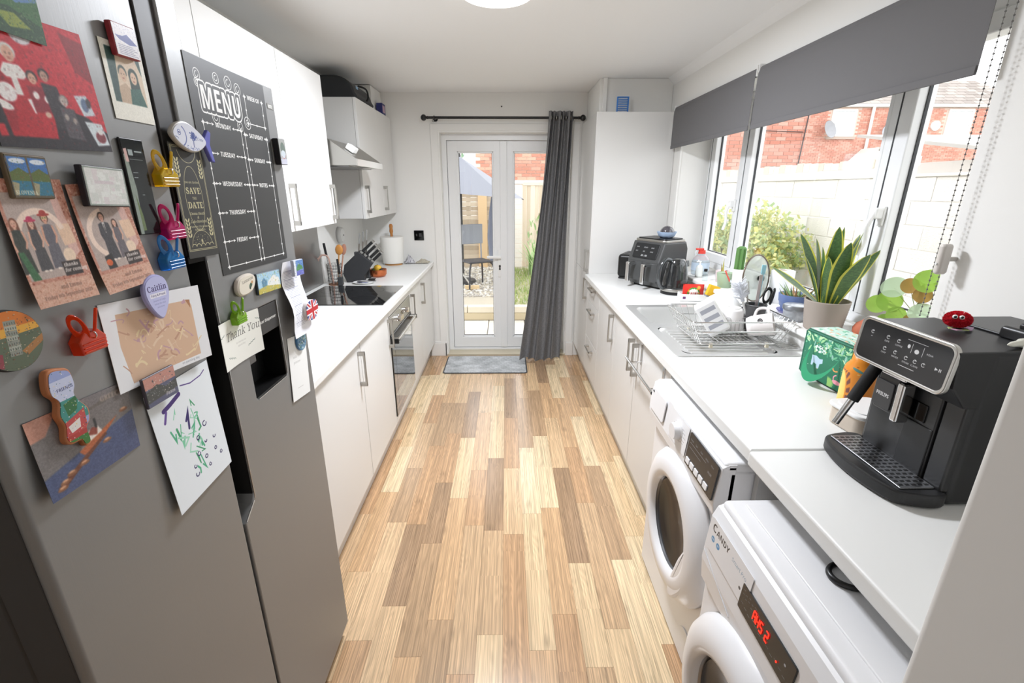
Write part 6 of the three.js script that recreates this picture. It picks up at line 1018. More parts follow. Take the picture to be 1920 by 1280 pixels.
// dish rack
const RK = [0.955, WT + 0.006, -1.905];
{
  const t = thing('dish_rack', 'chrome wire dish rack standing on the sink drainer', 'dish rack', RK), m = M.chrome, wr = 0.0022;
  const bot = { x0: -0.165, x1: 0.150, z0: -0.135, z1: 0.125 }, top = { x0: -0.205, x1: 0.215, z0: -0.19, z1: 0.125 }, y0 = 0.016, y1 = 0.106;
  const loop = (r, y, k = 0.02) => tube([[r.x0 + k, y, r.z0], [r.x1 - k, y, r.z0], [r.x1, y, r.z0 + k], [r.x1, y, r.z1 - k], [r.x1 - k, y, r.z1], [r.x0 + k, y, r.z1], [r.x0, y, r.z1 - k], [r.x0, y, r.z0 + k]], 0.003, 120, 8, true, 0.1);
  part(t, 'rim', loop(top, y1), m); part(t, 'base_loop', loop(bot, y0), m); part(t, 'middle_loop', loop({ x0: -0.188, x1: 0.186, z0: -0.165, z1: 0.125 }, 0.066), m);
  const lerp = (a, b, k) => a + (b - a) * k;
  for (let i = 0; i <= 14; i++) { const k = i / 14; part(t, 'wire', tube([[lerp(top.x0, top.x1, k), y1, top.z0], [lerp(bot.x0, bot.x1, k), y0, bot.z0], [lerp(bot.x0, bot.x1, k), y0 - 0.002, 0], [lerp(bot.x0, bot.x1, k), y0, bot.z1]], wr / 2 * 1.4, 30, 6, false, 0.02), m); }
  for (let i = 0; i <= 11; i++) { const k = i / 11, z = lerp(bot.z0, bot.z1, k); part(t, 'side_wire', bar([top.x0, y1, lerp(top.z0, top.z1, k)], [bot.x0, y0, z], wr / 2 * 1.3, 6), m); part(t, 'side_wire', bar([top.x1, y1, lerp(top.z0, top.z1, k)], [bot.x1, y0, z], wr / 2 * 1.3, 6), m); }
  for (let i = 0; i < 3; i++) part(t, 'cross_wire', bar([bot.x0, y0 - 0.004, -0.09 + i * 0.09], [bot.x1, y0 - 0.004, -0.09 + i * 0.09], 0.0022, 6), m);
  for (let i = 0; i < 9; i++) part(t, 'plate_divider', tube([[-0.03 + i * 0.018, y0, -0.05], [-0.045 + i * 0.018, 0.075, -0.045], [-0.03 + i * 0.018, 0.075, -0.03], [-0.03 + i * 0.018, y0, -0.02]], 0.0013, 20, 5), m);
  for (const [x, z] of [[-0.12, 0.12], [0.11, 0.12], [-0.12, -0.12], [0.11, -0.12]]) part(t, 'foot', cyl(0.008, 0.007, 0.018, 14).translate(x, -0.001, z), mat('#d8cfb8', 0.5));
}
{ // wire cutlery shelf beside the rack
  const t = thing('wire_tray', 'low chrome wire tray beside the dish rack near the wall', 'tray', [1.095, WT + 0.004, -1.86]);
  for (let i = 0; i < 9; i++) part(t, 'wire', bar([0.03, 0.006, -0.08 + i * 0.022], [0.10, 0.006, -0.08 + i * 0.022], 0.0012, 5), M.chrome); part(t, 'frame', tube([[0.025, 0.004, -0.09], [0.105, 0.004, -0.09], [0.105, 0.004, 0.105], [0.025, 0.004, 0.105]], 0.002, 60, 6, true, 0.05), M.chrome);
}
{ // striped white tub lying in the rack
  const tx = ctex(256, 256, (x, w, h) => { x.fillStyle = '#ececec'; x.fillRect(0, 0, w, h); x.fillStyle = '#a9abb4'; for (const y of [30, 104, 178]) x.fillRect(20, y, w - 40, 38); });
  const t = thing('striped_tub', 'white box tub with grey stripes tipped up in the dish rack', 'tub', [0.895, WT + 0.092, -1.945], -0.35); t.rotation.set(-0.15, -0.35, 0.55);
  part(t, 'tub', cb(0.09, 0.15, 0.11, 0, 0, 0, 0.014), M.white); part(t, 'print', new THREE.BoxGeometry(0.075, 0.125, 0.002).translate(0, 0, 0.0552), mat('#ffffff', 0.4, { map: tx }));
  const b = thing('white_bowl', 'large white bowl upside down leaning in the dish rack', 'bowl', [0.985, WT + 0.10, -2.05]); b.scale.setScalar(0.85); b.rotation.set(0.75, 0, 0.25);
  part(b, 'bowl', lathe([[0, 0.06], [0.045, 0.058], [0.08, 0.04], [0.10, 0.0], [0.097, -0.002], [0.076, 0.035], [0.04, 0.052], [0, 0.054]], 44), M.white);
}
{ // white mug lying on its side
  const t = thing('white_mug', 'white mug with a small round emblem lying in the dish rack', 'mug', [1.02, WT + 0.068, -1.875]); t.rotation.set(0.2, -0.5, -1.2);
  part(t, 'cup', lathe([[0, 0.0], [0.036, 0.001], [0.042, 0.02], [0.046, 0.10], [0.043, 0.10], [0.039, 0.02], [0, 0.008]], 44), mat('#efe9e7', 0.3)); part(t, 'handle', tube([[0.042, 0.085, 0], [0.075, 0.08, 0], [0.078, 0.045, 0], [0.041, 0.028, 0]], 0.006, 24, 8).rotateY(2.2), mat('#efe9e7', 0.3));
  part(t, 'emblem', [new THREE.TorusGeometry(0.008, 0.0018, 8, 24).rotateY(PI / 2).translate(0.0455, 0.055, 0), cb(0.0015, 0.010, 0.003, 0.0455, 0.055, 0)], M.darkGrey).rotation.y = -2.4;
}
{ const t = thing('white_cup', 'plain white cup upended in the dish rack beside the mug', 'cup', [1.005, WT + 0.028, -1.975]); part(t, 'cup', lathe([[0.042, 0.0], [0.046, 0.002], [0.040, 0.085], [0.030, 0.096], [0, 0.097], [0, 0.093], [0.028, 0.092], [0.037, 0.082]], 40), mat('#f1efee', 0.3)); part(t, 'foot_ring', new THREE.TorusGeometry(0.026, 0.002, 6, 30).rotateX(PI / 2).translate(0, 0.0975, 0), M.white); }
// cutlery pot and its contents
const CP = [1.115, WT + 0.012, -2.005];
{ const t = thing('cutlery_pot', 'dark grey round cutlery pot at the back of the dish rack', 'pot', CP); part(t, 'pot', lathe([[0, 0], [0.036, 0], [0.045, 0.12], [0.042, 0.12], [0.034, 0.006], [0, 0.005]], 36), mat('#5a5a5b', 0.45)); part(t, 'rim', new THREE.TorusGeometry(0.0435, 0.003, 8, 36).rotateX(PI / 2).translate(0, 0.12, 0), mat('#6b6b6c', 0.4)); }
const held = (name, label, cat, dx, dz, rx, rz, f) => { const t = thing(name, label, cat, [CP[0] + dx, CP[1] + 0.01, CP[2] + dz]); t.rotation.set(rx, 0, rz); f(t); };
held('scissors', 'black handled scissors standing in the cutlery pot', 'scissors', 0.022, 0.01, 0.05, -0.1, (t) => { part(t, 'blade', cb(0.014, 0.12, 0.003, 0, 0.06, 0), M.steel); for (const s of [0, 1]) part(t, 'handle', new THREE.TorusGeometry(0.021, 0.005, 8, 26).scale(0.75, 1.5, 1).rotateY(s * 0.9).translate(s * 0.018 - 0.004, 0.155, s * 0.010), M.black); });
held('table_knife', 'pale pink table knife standing up in the cutlery pot', 'knife', 0.002, 0.0, 0.04, 0.02, (t) => { part(t, 'blade', cb(0.015, 0.15, 0.002, 0, 0.17, 0, 0.0008), mat('#d9cfd0', 0.3, { metalness: 0.5 })); part(t, 'handle', cb(0.012, 0.10, 0.005, 0, 0.05, 0, 0.002), M.steel); });
held('dish_brush', 'white bristled dish brush leaning out of the cutlery pot', 'brush', -0.016, 0.004, -0.1, 0.32, (t) => { part(t, 'handle', bar([0, 0, 0], [0, 0.14, 0], 0.006), M.white); const L = []; for (let i = 0; i < 260; i++) { const a = rr(0, 6.28), b = rr(-0.04, 0.04); L.push(bar([0, 0.175 + b, 0], [0.034 * Math.cos(a), 0.185 + b + 0.01, 0.034 * Math.sin(a)], 0.0009, 3)); } part(t, 'bristles', L, mat('#eef0f4', 0.8)).userData.kind = 'stuff'; part(t, 'core', bar([0, 0.13, 0], [0, 0.22, 0], 0.009), mat('#dfe2ea', 0.5)); });
held('fork', 'steel fork standing in the cutlery pot behind the brush', 'fork', -0.008, -0.018, -0.14, 0.12, (t) => { part(t, 'handle', cb(0.008, 0.15, 0.003, 0, 0.075, 0, 0.001), M.steel); part(t, 'head', [cb(0.022, 0.02, 0.003, 0, 0.16, 0, 0.001), ...[-1, 0, 1].map((k) => cb(0.004, 0.04, 0.0026, k * 0.008, 0.188, 0, 0.001))], M.steel); });
held('blue_stick', 'pale blue plastic stirrer standing tallest in the cutlery pot', 'utensil', 0.012, -0.014, -0.08, -0.06, (t) => { part(t, 'stick', cb(0.012, 0.25, 0.004, 0, 0.125, 0, 0.002), mat('#9fd3e2', 0.4)); part(t, 'tip', cb(0.02, 0.04, 0.004, 0, 0.262, 0, 0.002), mat('#9fd3e2', 0.4)); });
{ const t = thing('black_pan', 'small black pan with steel handle behind the white cups', 'pan', [1.125, WT + 0.008, -2.16]); t.scale.setScalar(0.9); t.rotation.set(0.0, 0, 0.0); part(t, 'pan', lathe([[0, 0], [0.05, 0.0], [0.062, 0.012], [0.068, 0.07], [0.065, 0.07], [0.058, 0.014], [0, 0.005]], 36), M.black); part(t, 'handle', tube([[-0.066, 0.055, 0.01], [-0.085, 0.07, 0.02], [-0.11, 0.06, 0.02]], 0.007, 16, 8), M.steel); }
// standing glass lid
{ const t = thing('glass_pan_lid', 'round glass pan lid with dark rim standing on edge by the window', 'lid', [1.222, 1.0 + 0.118, -2.235]); t.rotation.set(0, 0.55, 0); t.rotation.z = -0.25; t.rotation.x = -0.12;
  part(t, 'glass', lathe([[0, 0.014], [0.06, 0.010], [0.111, 0.0], [0.111, -0.003], [0.06, 0.007], [0, 0.011]], 48).rotateX(PI / 2), phys('#e8ece8', 0.08, { transmission: 0.6, thickness: 0 })); part(t, 'rim', new THREE.TorusGeometry(0.112, 0.0035, 8, 60), mat('#6a5c50', 0.35, { metalness: 0.6 })); part(t, 'knob', [cyl(0.012, 0.016, 0.02, 20).rotateX(PI / 2).translate(0, 0, 0.012)], M.black); }
// lunch bag
{
  const t = thing('lunch_bag', 'green jungle print lunch bag with fabric handle on the right worktop', 'bag', [1.108, WT, -1.425], -PI / 2 + 0.06);
  const tx = ctex(512, 512, (x, w, h) => { x.fillStyle = '#2f7a5c'; x.fillRect(0, 0, w, h); for (let i = 0; i < 90; i++) { x.save(); x.translate(rr(0, w), rr(0, 190)); x.rotate(rr(0, 6)); ell(x, 0, 0, rr(18, 44), rr(5, 12), ['#9ccf95', '#6db58a', '#4a9c78', '#bfe0b0', '#8fbfae'][i % 5]); x.restore(); } for (let i = 0; i < 40; i++) ell(x, 190 + rr(-60, 60), 150 + rr(-40, 40), 7, 7, '#eaf1ee'); blob(x, [[110, 250], [160, 240], [200, 262], [235, 250], [240, 300], [210, 320], [205, 380], [180, 380], [175, 340], [140, 330], [130, 370], [112, 370]], '#b9d2e4'); x.strokeStyle = '#e9a45a'; x.lineWidth = 14; x.beginPath(); x.arc(385, 290, 26, 0.4, 3.4); x.stroke(); ell(x, 420, 430, 44, 24, '#ef9fae'); x.strokeStyle = '#ef9fae'; x.lineWidth = 11; x.beginPath(); x.moveTo(390, 420); x.quadraticCurveTo(370, 370, 410, 350); x.stroke(); for (let i = 0; i < 16; i++) { x.save(); x.translate(330, 470); x.rotate(-1.6 + i * 0.2); ell(x, 34, 0, 34, 5, '#9ccf75'); x.restore(); } speck(x, w, h, 60, ['#eaf4ec', '#f2d27a'], 7); });
  const tt = ctex(256, 256, (x, w, h) => { x.fillStyle = '#bfd8cc'; x.fillRect(0, 0, w, h); for (let i = 0; i < 80; i++) ell(x, rr(0, w), rr(0, h), rr(8, 26), rr(4, 10), ['#7fbf9c', '#e4ece4', '#d9b08a', '#5aa88c', '#f0f3ee'][i % 5], rr(0, 6)); });
  part(t, 'body', cb(0.225, 0.165, 0.115, 0, 0.083, 0, 0.012), mat('#1f5b45', 0.8)); part(t, 'front_print', new THREE.BoxGeometry(0.205, 0.148, 0.002).translate(0, 0.082, 0.0575), mat('#ffffff', 0.75, { map: tx })); part(t, 'top_print', new THREE.BoxGeometry(0.205, 0.002, 0.098).translate(0, 0.1655, 0), mat('#ffffff', 0.75, { map: tt })); part(t, 'piping', [bar([-0.107, 0.01, 0.056], [-0.107, 0.156, 0.056], 0.003, 6), bar([0.107, 0.01, 0.056], [0.107, 0.156, 0.056], 0.003, 6), bar([-0.1, 0.160, 0.056], [0.1, 0.160, 0.056], 0.003, 6)], mat('#3a7a63', 0.8));
  const hp = []; for (let i = 0; i <= 24; i++) { const a = PI * i / 24; hp.push([-0.052 + 0.062 * (1 - Math.cos(a)) - 0.01, 0.118 - 0.085 * Math.sin(a) - 0.012 * (i / 24), 0.06 + 0.045 * Math.sin(a)]); }
  const pos = [], idx = []; hp.forEach(([x, y, z], i) => { pos.push(x, y + 0.012, z - 0.006, x, y - 0.012, z + 0.008); if (i) { const a = (i - 1) * 2; idx.push(a, a + 1, a + 2, a + 1, a + 3, a + 2); } }); const g = new THREE.BufferGeometry(); g.setAttribute('position', new THREE.Float32BufferAttribute(pos, 3)); g.setIndex(idx); g.computeVertexNormals();
  part(t, 'strap', g, mat('#2f9468', 0.85, { side: THREE.DoubleSide }), 'looped green fabric handle');
  const z1 = part(t, 'zip_pull', [cb(0.04, 0.004, 0.014, 0.05, 0.169, -0.03, 0.002)], mat('#f0c8b0', 0.6));
}
{ // orange flask
  const t = thing('drinking_flask', 'orange children\u2019s drinking flask with orange cap by the lunch bag'.replace('\u2019s', ''), 'flask', [1.035, WT, -1.245]); t.scale.setScalar(1.22);
  const tx = ctex(256, 256, (x, w, h) => { x.fillStyle = '#e8902c'; x.fillRect(0, 0, w, h); for (const o of [40, 168]) { ell(x, o + 10, 170, 22, 24, '#f2cf6a'); x.strokeStyle = '#7a4a44'; x.lineWidth = 9; x.setLineDash([5, 4]); x.beginPath(); x.arc(o + 10, 170, 30, 0, 6.3); x.stroke(); x.setLineDash([]); ell(x, o + 52, 120, 20, 7, '#5f8f8a', 0.8); } speck(x, w, h, 30, ['#b5541f', '#f5d98a'], 6); });
  part(t, 'body', lathe([[0, 0.0], [0.034, 0.001], [0.036, 0.008], [0.036, 0.095], [0.033, 0.108], [0.024, 0.120], [0.023, 0.142], [0, 0.142]], 44), mat('#ffffff', 0.35, { map: tx })); part(t, 'ring', new THREE.TorusGeometry(0.0245, 0.0016, 8, 36).rotateX(PI / 2).translate(0, 0.143, 0), M.chrome); part(t, 'cap', lathe([[0.025, 0.144], [0.025, 0.158], [0.023, 0.164], [0, 0.165]], 36), mat('#ea6a2a', 0.4)); part(t, 'spout', [cb(0.016, 0.012, 0.034, 0.0, 0.170, 0, 0.005), cb(0.03, 0.006, 0.016, -0.012, 0.176, 0.01, 0.003)], mat('#ea6a2a', 0.4));
}
{ // food container
  const t = thing('food_container', 'clear food tub with white lid behind the steam wand', 'container', [0.975, WT, -1.125], 0.1);
  part(t, 'tub', [ext(roundRect(0.13, 0.115, 0.025), 0.048, 0.004, 8).rotateX(-PI / 2).translate(0, 0.001, 0)], phys('#e9dccb', 0.25, { transmission: 0.35, thickness: 0 })); part(t, 'lid', ext(roundRect(0.142, 0.127, 0.028), 0.011, 0.004, 8).rotateX(-PI / 2).translate(0, 0.049, 0), M.white); part(t, 'lid_panel', ext(roundRect(0.11, 0.095, 0.02), 0.003, 0.001, 8).rotateX(-PI / 2).translate(0, 0.0595, 0), M.white);
}
// ---------- bean-to-cup coffee machine (front faces -x) ----------
const CM = [0.895, 0.9095, -0.912];
{
  const t = thing('coffee_machine', 'black bean-to-cup coffee machine with touch panel on the near worktop', 'coffee machine', CM, -PI / 2);
  const bk = mat('#1d1d1e', 0.42), bk2 = mat('#2a2a2b', 0.35), W = 0.246;
  part(t, 'body', [bx(-W / 2, W / 2, 0.0, 0.335, -0.295, 0.0, 0.014)], bk);
  part(t, 'head', [ext(shapeOf([[-0.1, 0.215], [0.02, 0.22], [0.055, 0.262], [0.062, 0.335], [-0.1, 0.338]]), W - 0.004, 0.004).rotateY(-PI / 2).translate(W / 2 - 0.002, 0, 0)], bk);
  const pt = ctex(512, 224, (x, w, h) => { x.fillStyle = '#29292a'; x.fillRect(0, 0, w, h); x.fillStyle = x.strokeStyle = '#d9dada'; x.lineWidth = 3; x.font = '13px sans-serif'; const ic = (a, b, s) => { x.beginPath(); x.arc(a, b, 9, 0.6, 5.8); x.stroke(); x.fillRect(a - 1, b - 11, 3, 10); if (s) x.fillText(s, a - 16, b + 28); }; ic(70, 60, ''); x.fillRect(66, 84, 8, 3); [[170, 60, 'ESPR'], [235, 60, 'COFFEE'], [170, 124, 'CAPP'], [235, 124, 'WATER'], [300, 130, 'STEAM'], [350, 130, 'CLEAN'], [395, 130, '']].forEach((q) => ic(...q)); x.fillRect(278, 32, 110, 2); x.fillRect(312, 46, 2, 50); x.fillRect(372, 46, 2, 50); ell(x, 295, 66, 8, 11, '#d9dada'); ell(x, 342, 80, 12, 12, '#d9dada'); x.fillText('AQUA', 392, 76); blob(x, [[452, 116], [468, 124], [452, 132]], '#d9dada'); x.fillRect(472, 116, 4, 16); x.fillRect(479, 116, 4, 16); x.fillRect(270, 176, 90, 3); });
  const cp = part(t, 'control_panel', uvXY(ext(roundRect(0.226, 0.088, 0.014), 0.006, 0.001), 0.226, 0.088).rotateX(-0.08).translate(0, 0.295, 0.0605), mat('#ffffff', 0.14, { map: pt }));
  { const s = roundRect(0.240, 0.102, 0.02); s.holes.push(new THREE.Path(roundRect(0.225, 0.087, 0.014).getPoints(10))); part(cp, 'panel_rim', ext(s, 0.010, 0.002, 10).rotateX(-0.08).translate(0, 0.295, 0.0575), M.steel, 'steel surround'); }
  part(t, 'front_panel', bx(-0.10, 0.07, 0.03, 0.22, 0.0, 0.012, 0.004), bk2);
  part(t, 'coffee_door', [bx(0.0, 0.068, 0.032, 0.145, 0.010, 0.0145, 0.002)], bk); part(t, 'side_door', bx(0.074, 0.118, 0.03, 0.23, -0.02, 0.011, 0.005), bk2); part(t, 'window', bx(0.005, 0.045, 0.15, 0.19, 0.010, 0.0155, 0.002), M.blackGloss);
  const st = ctex(192, 192, (x, w, h) => { x.fillStyle = '#3a3a3b'; x.fillRect(0, 0, w, h); x.fillStyle = '#e0e0e0'; x.font = 'bold 36px sans-serif'; x.textAlign = 'center'; x.fillText('PHILIPS', 96, 110); });
  const sp = part(t, 'spout', [bx(-0.058, 0.002, 0.145, 0.232, 0.01, 0.046, 0.006)], bk2); part(sp, 'spout_plate', uvXY(ext(roundRect(0.05, 0.062, 0.003), 0.003, 0.001), 0.05, 0.062).translate(-0.033, 0.184, 0.046), mat('#ffffff', 0.35, { map: st })); part(sp, 'spout_column', bx(-0.002, 0.016, 0.135, 0.225, 0.02, 0.050, 0.005), M.chrome, 'chrome outlet column'); part(sp, 'spout_cap', bx(-0.054, 0.012, 0.228, 0.236, 0.012, 0.046, 0.003), M.chrome);
  const sw = part(t, 'steam_wand', bar([-0.106, 0.14, 0.052], [-0.112, 0.070, 0.078], 0.0085, 16), M.chrome); part(sw, 'wand_grip', [bar([-0.098, 0.225, 0.022], [-0.106, 0.135, 0.054], 0.0135, 16)], M.blackMatt, 'black grip');
  const tr = part(t, 'drip_tray', ext(splineShape([[-0.123, 0.0], [-0.123, 0.075], [-0.09, 0.105], [0, 0.118], [0.09, 0.105], [0.123, 0.075], [0.123, 0.0], [0, -0.002]], 80), 0.030, 0.005).rotateX(-PI / 2).rotateY(PI).scale(1, 1, 1).translate(0, 0.003, 0), bk);
  part(tr, 'tray_grid', [bx(-0.108, 0.108, 0.033, 0.0365, 0.012, 0.085, 0.002)], mat('#8b8c8e', 0.3, { metalness: 0.9 }));
  for (let i = 0; i < 16; i++) for (let j = 0; j < 5; j++) part(tr, 'grid_hole', new THREE.BoxGeometry(0.005, 0.0008, 0.009).translate(-0.098 + i * 0.013, 0.0369, 0.022 + j * 0.0135), M.black);
  part(t, 'water_lid', bx(-0.118, 0.02, 0.335, 0.340, -0.28, -0.12, 0.003), bk2); part(t, 'bean_lid', [bx(0.025, 0.118, 0.335, 0.362, -0.28, -0.10, 0.008)], bk2); part(t, 'lid_grip', [bx(0.05, 0.095, 0.36, 0.372, -0.15, -0.11, 0.005)], bk);
}
{ // red pom-pom creature on top
  const t = thing('pompom_creature', 'fluffy red pom-pom creature with googly eyes on the coffee machine', 'toy', [0.995, 1.2735, -0.955]), L = [];
  for (let i = 0; i < 1500; i++) { const a = rr(0, 6.28), b = Math.acos(rr(-1, 1)), d = [Math.sin(b) * Math.cos(a), Math.cos(b), Math.sin(b) * Math.sin(a)]; L.push(bar(d.map((v, k) => v * 0.021 * [1.2, 0.85, 1.1][k]), d.map((v, k) => v * 0.0295 * [1.2, 0.85, 1.1][k]), 0.0007, 3)); }
  t.position.y = 1.251 + 0.026; t.scale.setScalar(0.72); t.position.set(0.955, 1.250 + 0.019, -0.935); part(t, 'core', sph(0.024).scale(1.2, 0.85, 1.1), mat('#d8142c', 0.95)); part(t, 'fluff', L, mat('#dc1830', 0.95)).userData.kind = 'stuff';
  for (const s of [-1, 1]) { const e = part(t, 'eye', sph(0.0062, 14, 10).translate(-0.020 + s * 0.0065, 0.012, 0.020 + s * 0.004), M.white); part(e, 'pupil', sph(0.0036, 12, 8).translate(-0.0225 + s * 0.0065, 0.0128, 0.0238 + s * 0.004), M.black); }
  for (const [k, c, a] of [[0, '#d9a9c4', 0.2], [1, '#c9d98a', -0.5], [2, '#d4b6d8', 0.7]]) part(t, 'paper_foot', cb(0.045, 0.002, 0.016, 0.0, -0.024, 0.02).rotateY(a).translate(-0.01 + k * 0.012, 0, 0), mat(c, 0.8));
}
{ const t = thing('craft_sticks', 'small bundle of white craft sticks beside the pom-pom', 'sticks', [1.055, 1.2465, -0.90], 0.5); for (let k = 0; k < 3; k++) part(t, 'stick', cb(0.07, 0.002, 0.008, 0, 0.001 + k * 0.0022, k * 0.006).rotateY(k * 0.2), mat(['#eeeae4', '#d8cfe6', '#f0d4d6'][k], 0.8)); }
{ const t = thing('glue_pen', 'white glue pen lying on top of the coffee machine', 'pen', [0.985, 1.256, -0.818], 0.25); part(t, 'barrel', lathe([[0, -0.05], [0.008, -0.048], [0.009, 0.02], [0.006, 0.028], [0.005, 0.045], [0.002, 0.055], [0, 0.056]], 24).rotateZ(PI / 2).translate(0, 0, 0), mat('#e4e3d6', 0.5)); part(t, 'purple_cap', bar([0.02, 0.001, -0.012], [0.055, 0.001, -0.012], 0.003), mat('#6b5ba8', 0.5)); }
// ---------- plants and things on the window sill ----------
const SY = WIN.y0 + 0.0005;
function ribbonLeaf(L, w, lean, az, curl, twist, m, edge, t) {
  // strap leaf: centre strip dark green, yellow margins, with thickness
  const n = 16, rows = []; for (let i = 0; i <= n; i++) { const k = i / n, a = lean + curl * k * k; rows.push({ k, a }); }
  const pts = []; let y = 0, r = 0; rows.forEach((q, i) => { if (i) { y += L / n * Math.cos(q.a); r += L / n * Math.sin(q.a); } pts.push([r, y, q.k]); });
  const wid = (k) => w * (0.42 + 1.25 * k - 0.55 * k * k) * (k > 0.55 ? Math.pow(Math.max(0, (1 - k) / 0.45), 0.62) : 1) * 0.72 + 0.0006;
  const strip = (c0, c1, lift) => { const pos = [], idx = [], uv = []; pts.forEach(([rad, yy, k], i) => { const ww = wid(k), tw = twist * k; for (const c of [c0, (c0 + c1) / 2, c1]) { const s = c * ww, fold = 0.28 * ww * (c * c); pos.push(rad + (-s * Math.sin(tw)) - fold * 0.6, yy + lift, s * Math.cos(tw)); uv.push(c * 0.5 + 0.5, k * 1.2 + az); } if (i) for (const j of [0, 1]) { const a = (i - 1) * 3 + j; idx.push(a, a + 1, a + 3, a + 1, a + 4, a + 3); } });
    const g = new THREE.BufferGeometry(); g.setAttribute('position', new THREE.Float32BufferAttribute(pos, 3)); g.setAttribute('uv', new THREE.Float32BufferAttribute(uv, 2)); g.setIndex(idx); g.computeVertexNormals(); return g.rotateY(az); };
  const leaf = part(t, 'leaf', strip(-0.76, 0.76, 0), m); part(leaf, 'leaf_margin', [strip(-1, -0.74, 0.0002), strip(0.74, 1, 0.0002)], edge); return leaf;
}
{ // snake plant
  const t = thing('snake_plant', 'snake plant with yellow-edged leaves in a ribbed grey pot', 'plant', [1.262, SY, -1.765]);
  const pot = []; for (let k = 0; k <= 22; k++) pot.push([0.064 + 0.014 * k / 22 + (k % 2) * 0.0012, 0.002 + k * 0.112 / 22]); 
  part(t, 'pot', lathe([[0, 0], [0.062, 0], ...pot, [0.079, 0.118], [0.073, 0.118], [0.070, 0.095], [0, 0.093]], 52), mat('#a59a90', 0.85)); part(t, 'soil', cyl(0.070, 0.070, 0.004, 30).translate(0, 0.094, 0), mat('#4a3a2c', 0.95));
  const tx = dataTex(64, 256, (u, v) => { const k = n32(u * 0.3, v * 2) * 0.5 + n64(u, v * 3) * 0.5; return [48 + 50 * k, 78 + 56 * k, 44 + 30 * k]; });
  const m = phys('#ffffff', 0.4, { side: THREE.DoubleSide, map: tx }), e = phys('#d8d552', 0.45, { side: THREE.DoubleSide, transmission: 0.25 });
  // world azimuth: 0 = towards +x; PI = towards the room; +PI/2 = away (-z)
  const leaves = [[0.30, 0.044, 0.04, 1.2, 0.05, 0.3], [0.29, 0.05, 0.10, -1.0, 0.1, -0.2], [0.27, 0.046, 0.26, -1.9, 0.15, 0.2], [0.25, 0.056, 0.40, -1.5, 0.25, 0.1], [0.26, 0.044, 0.42, -1.2, 0.1, 0.5], [0.30, 0.038, 0.40, 1.9, 0.25, 0.4], [0.26, 0.042, 0.16, 2.3, 0.1, 0.1], [0.25, 0.034, 1.00, 2.1, 0.15, 0.6], [0.23, 0.040, 0.05, 3.0, 0.2, 0.1], [0.28, 0.034, 0.20, 0.3, 0.1, 0], [0.20, 0.036, 0.12, -2.6, 0.15, 0.2], [0.22, 0.03, 0.3, 2.9, 0.3, 0.2], [0.30, 0.02, 0.12, 0.9, 0.05, 0.1]];
  for (const [L, w, lean, az, curl, tw] of leaves) { const g = ribbonLeaf(L, w, lean, az, curl, tw, m, e, t); g.position.set(0.03 * Math.cos(az), 0.094, -0.03 * Math.sin(az)); }
}
{ // terracotta bulb vase
  const t = thing('terracotta_bulb', 'small terracotta onion-shaped ornament beside the snake plant', 'ornament', [1.345, SY, -1.655]);
  part(t, 'body', lathe([[0, 0], [0.022, 0.001], [0.036, 0.018], [0.037, 0.034], [0.028, 0.052], [0.012, 0.064], [0.005, 0.073], [0, 0.074]], 30), mat('#b9674a', 0.7)); part(t, 'stem', cyl(0.003, 0.002, 0.008, 8).translate(0.001, 0.072, 0), mat('#8a4a34', 0.8));
}
{ // pink cord
  const t = thing('string_loop', 'loop of pink string lying at the front of the sill', 'string', [1.20, SY + 0.003, -1.62]); part(t, 'cord', tube([[0, 0, 0.05], [-0.012, 0, 0.02], [0.01, 0, -0.01], [0.02, 0.0, -0.05], [0.0, 0, -0.06], [-0.014, 0, -0.03], [0.012, 0, 0.0], [0.03, 0, 0.03]], 0.0028, 60, 6), mat('#e88f98', 0.7)); part(t, 'toggle', cb(0.02, 0.008, 0.012, 0.03, 0.001, 0.035, 0.003), mat('#f0b0a8', 0.6));
}
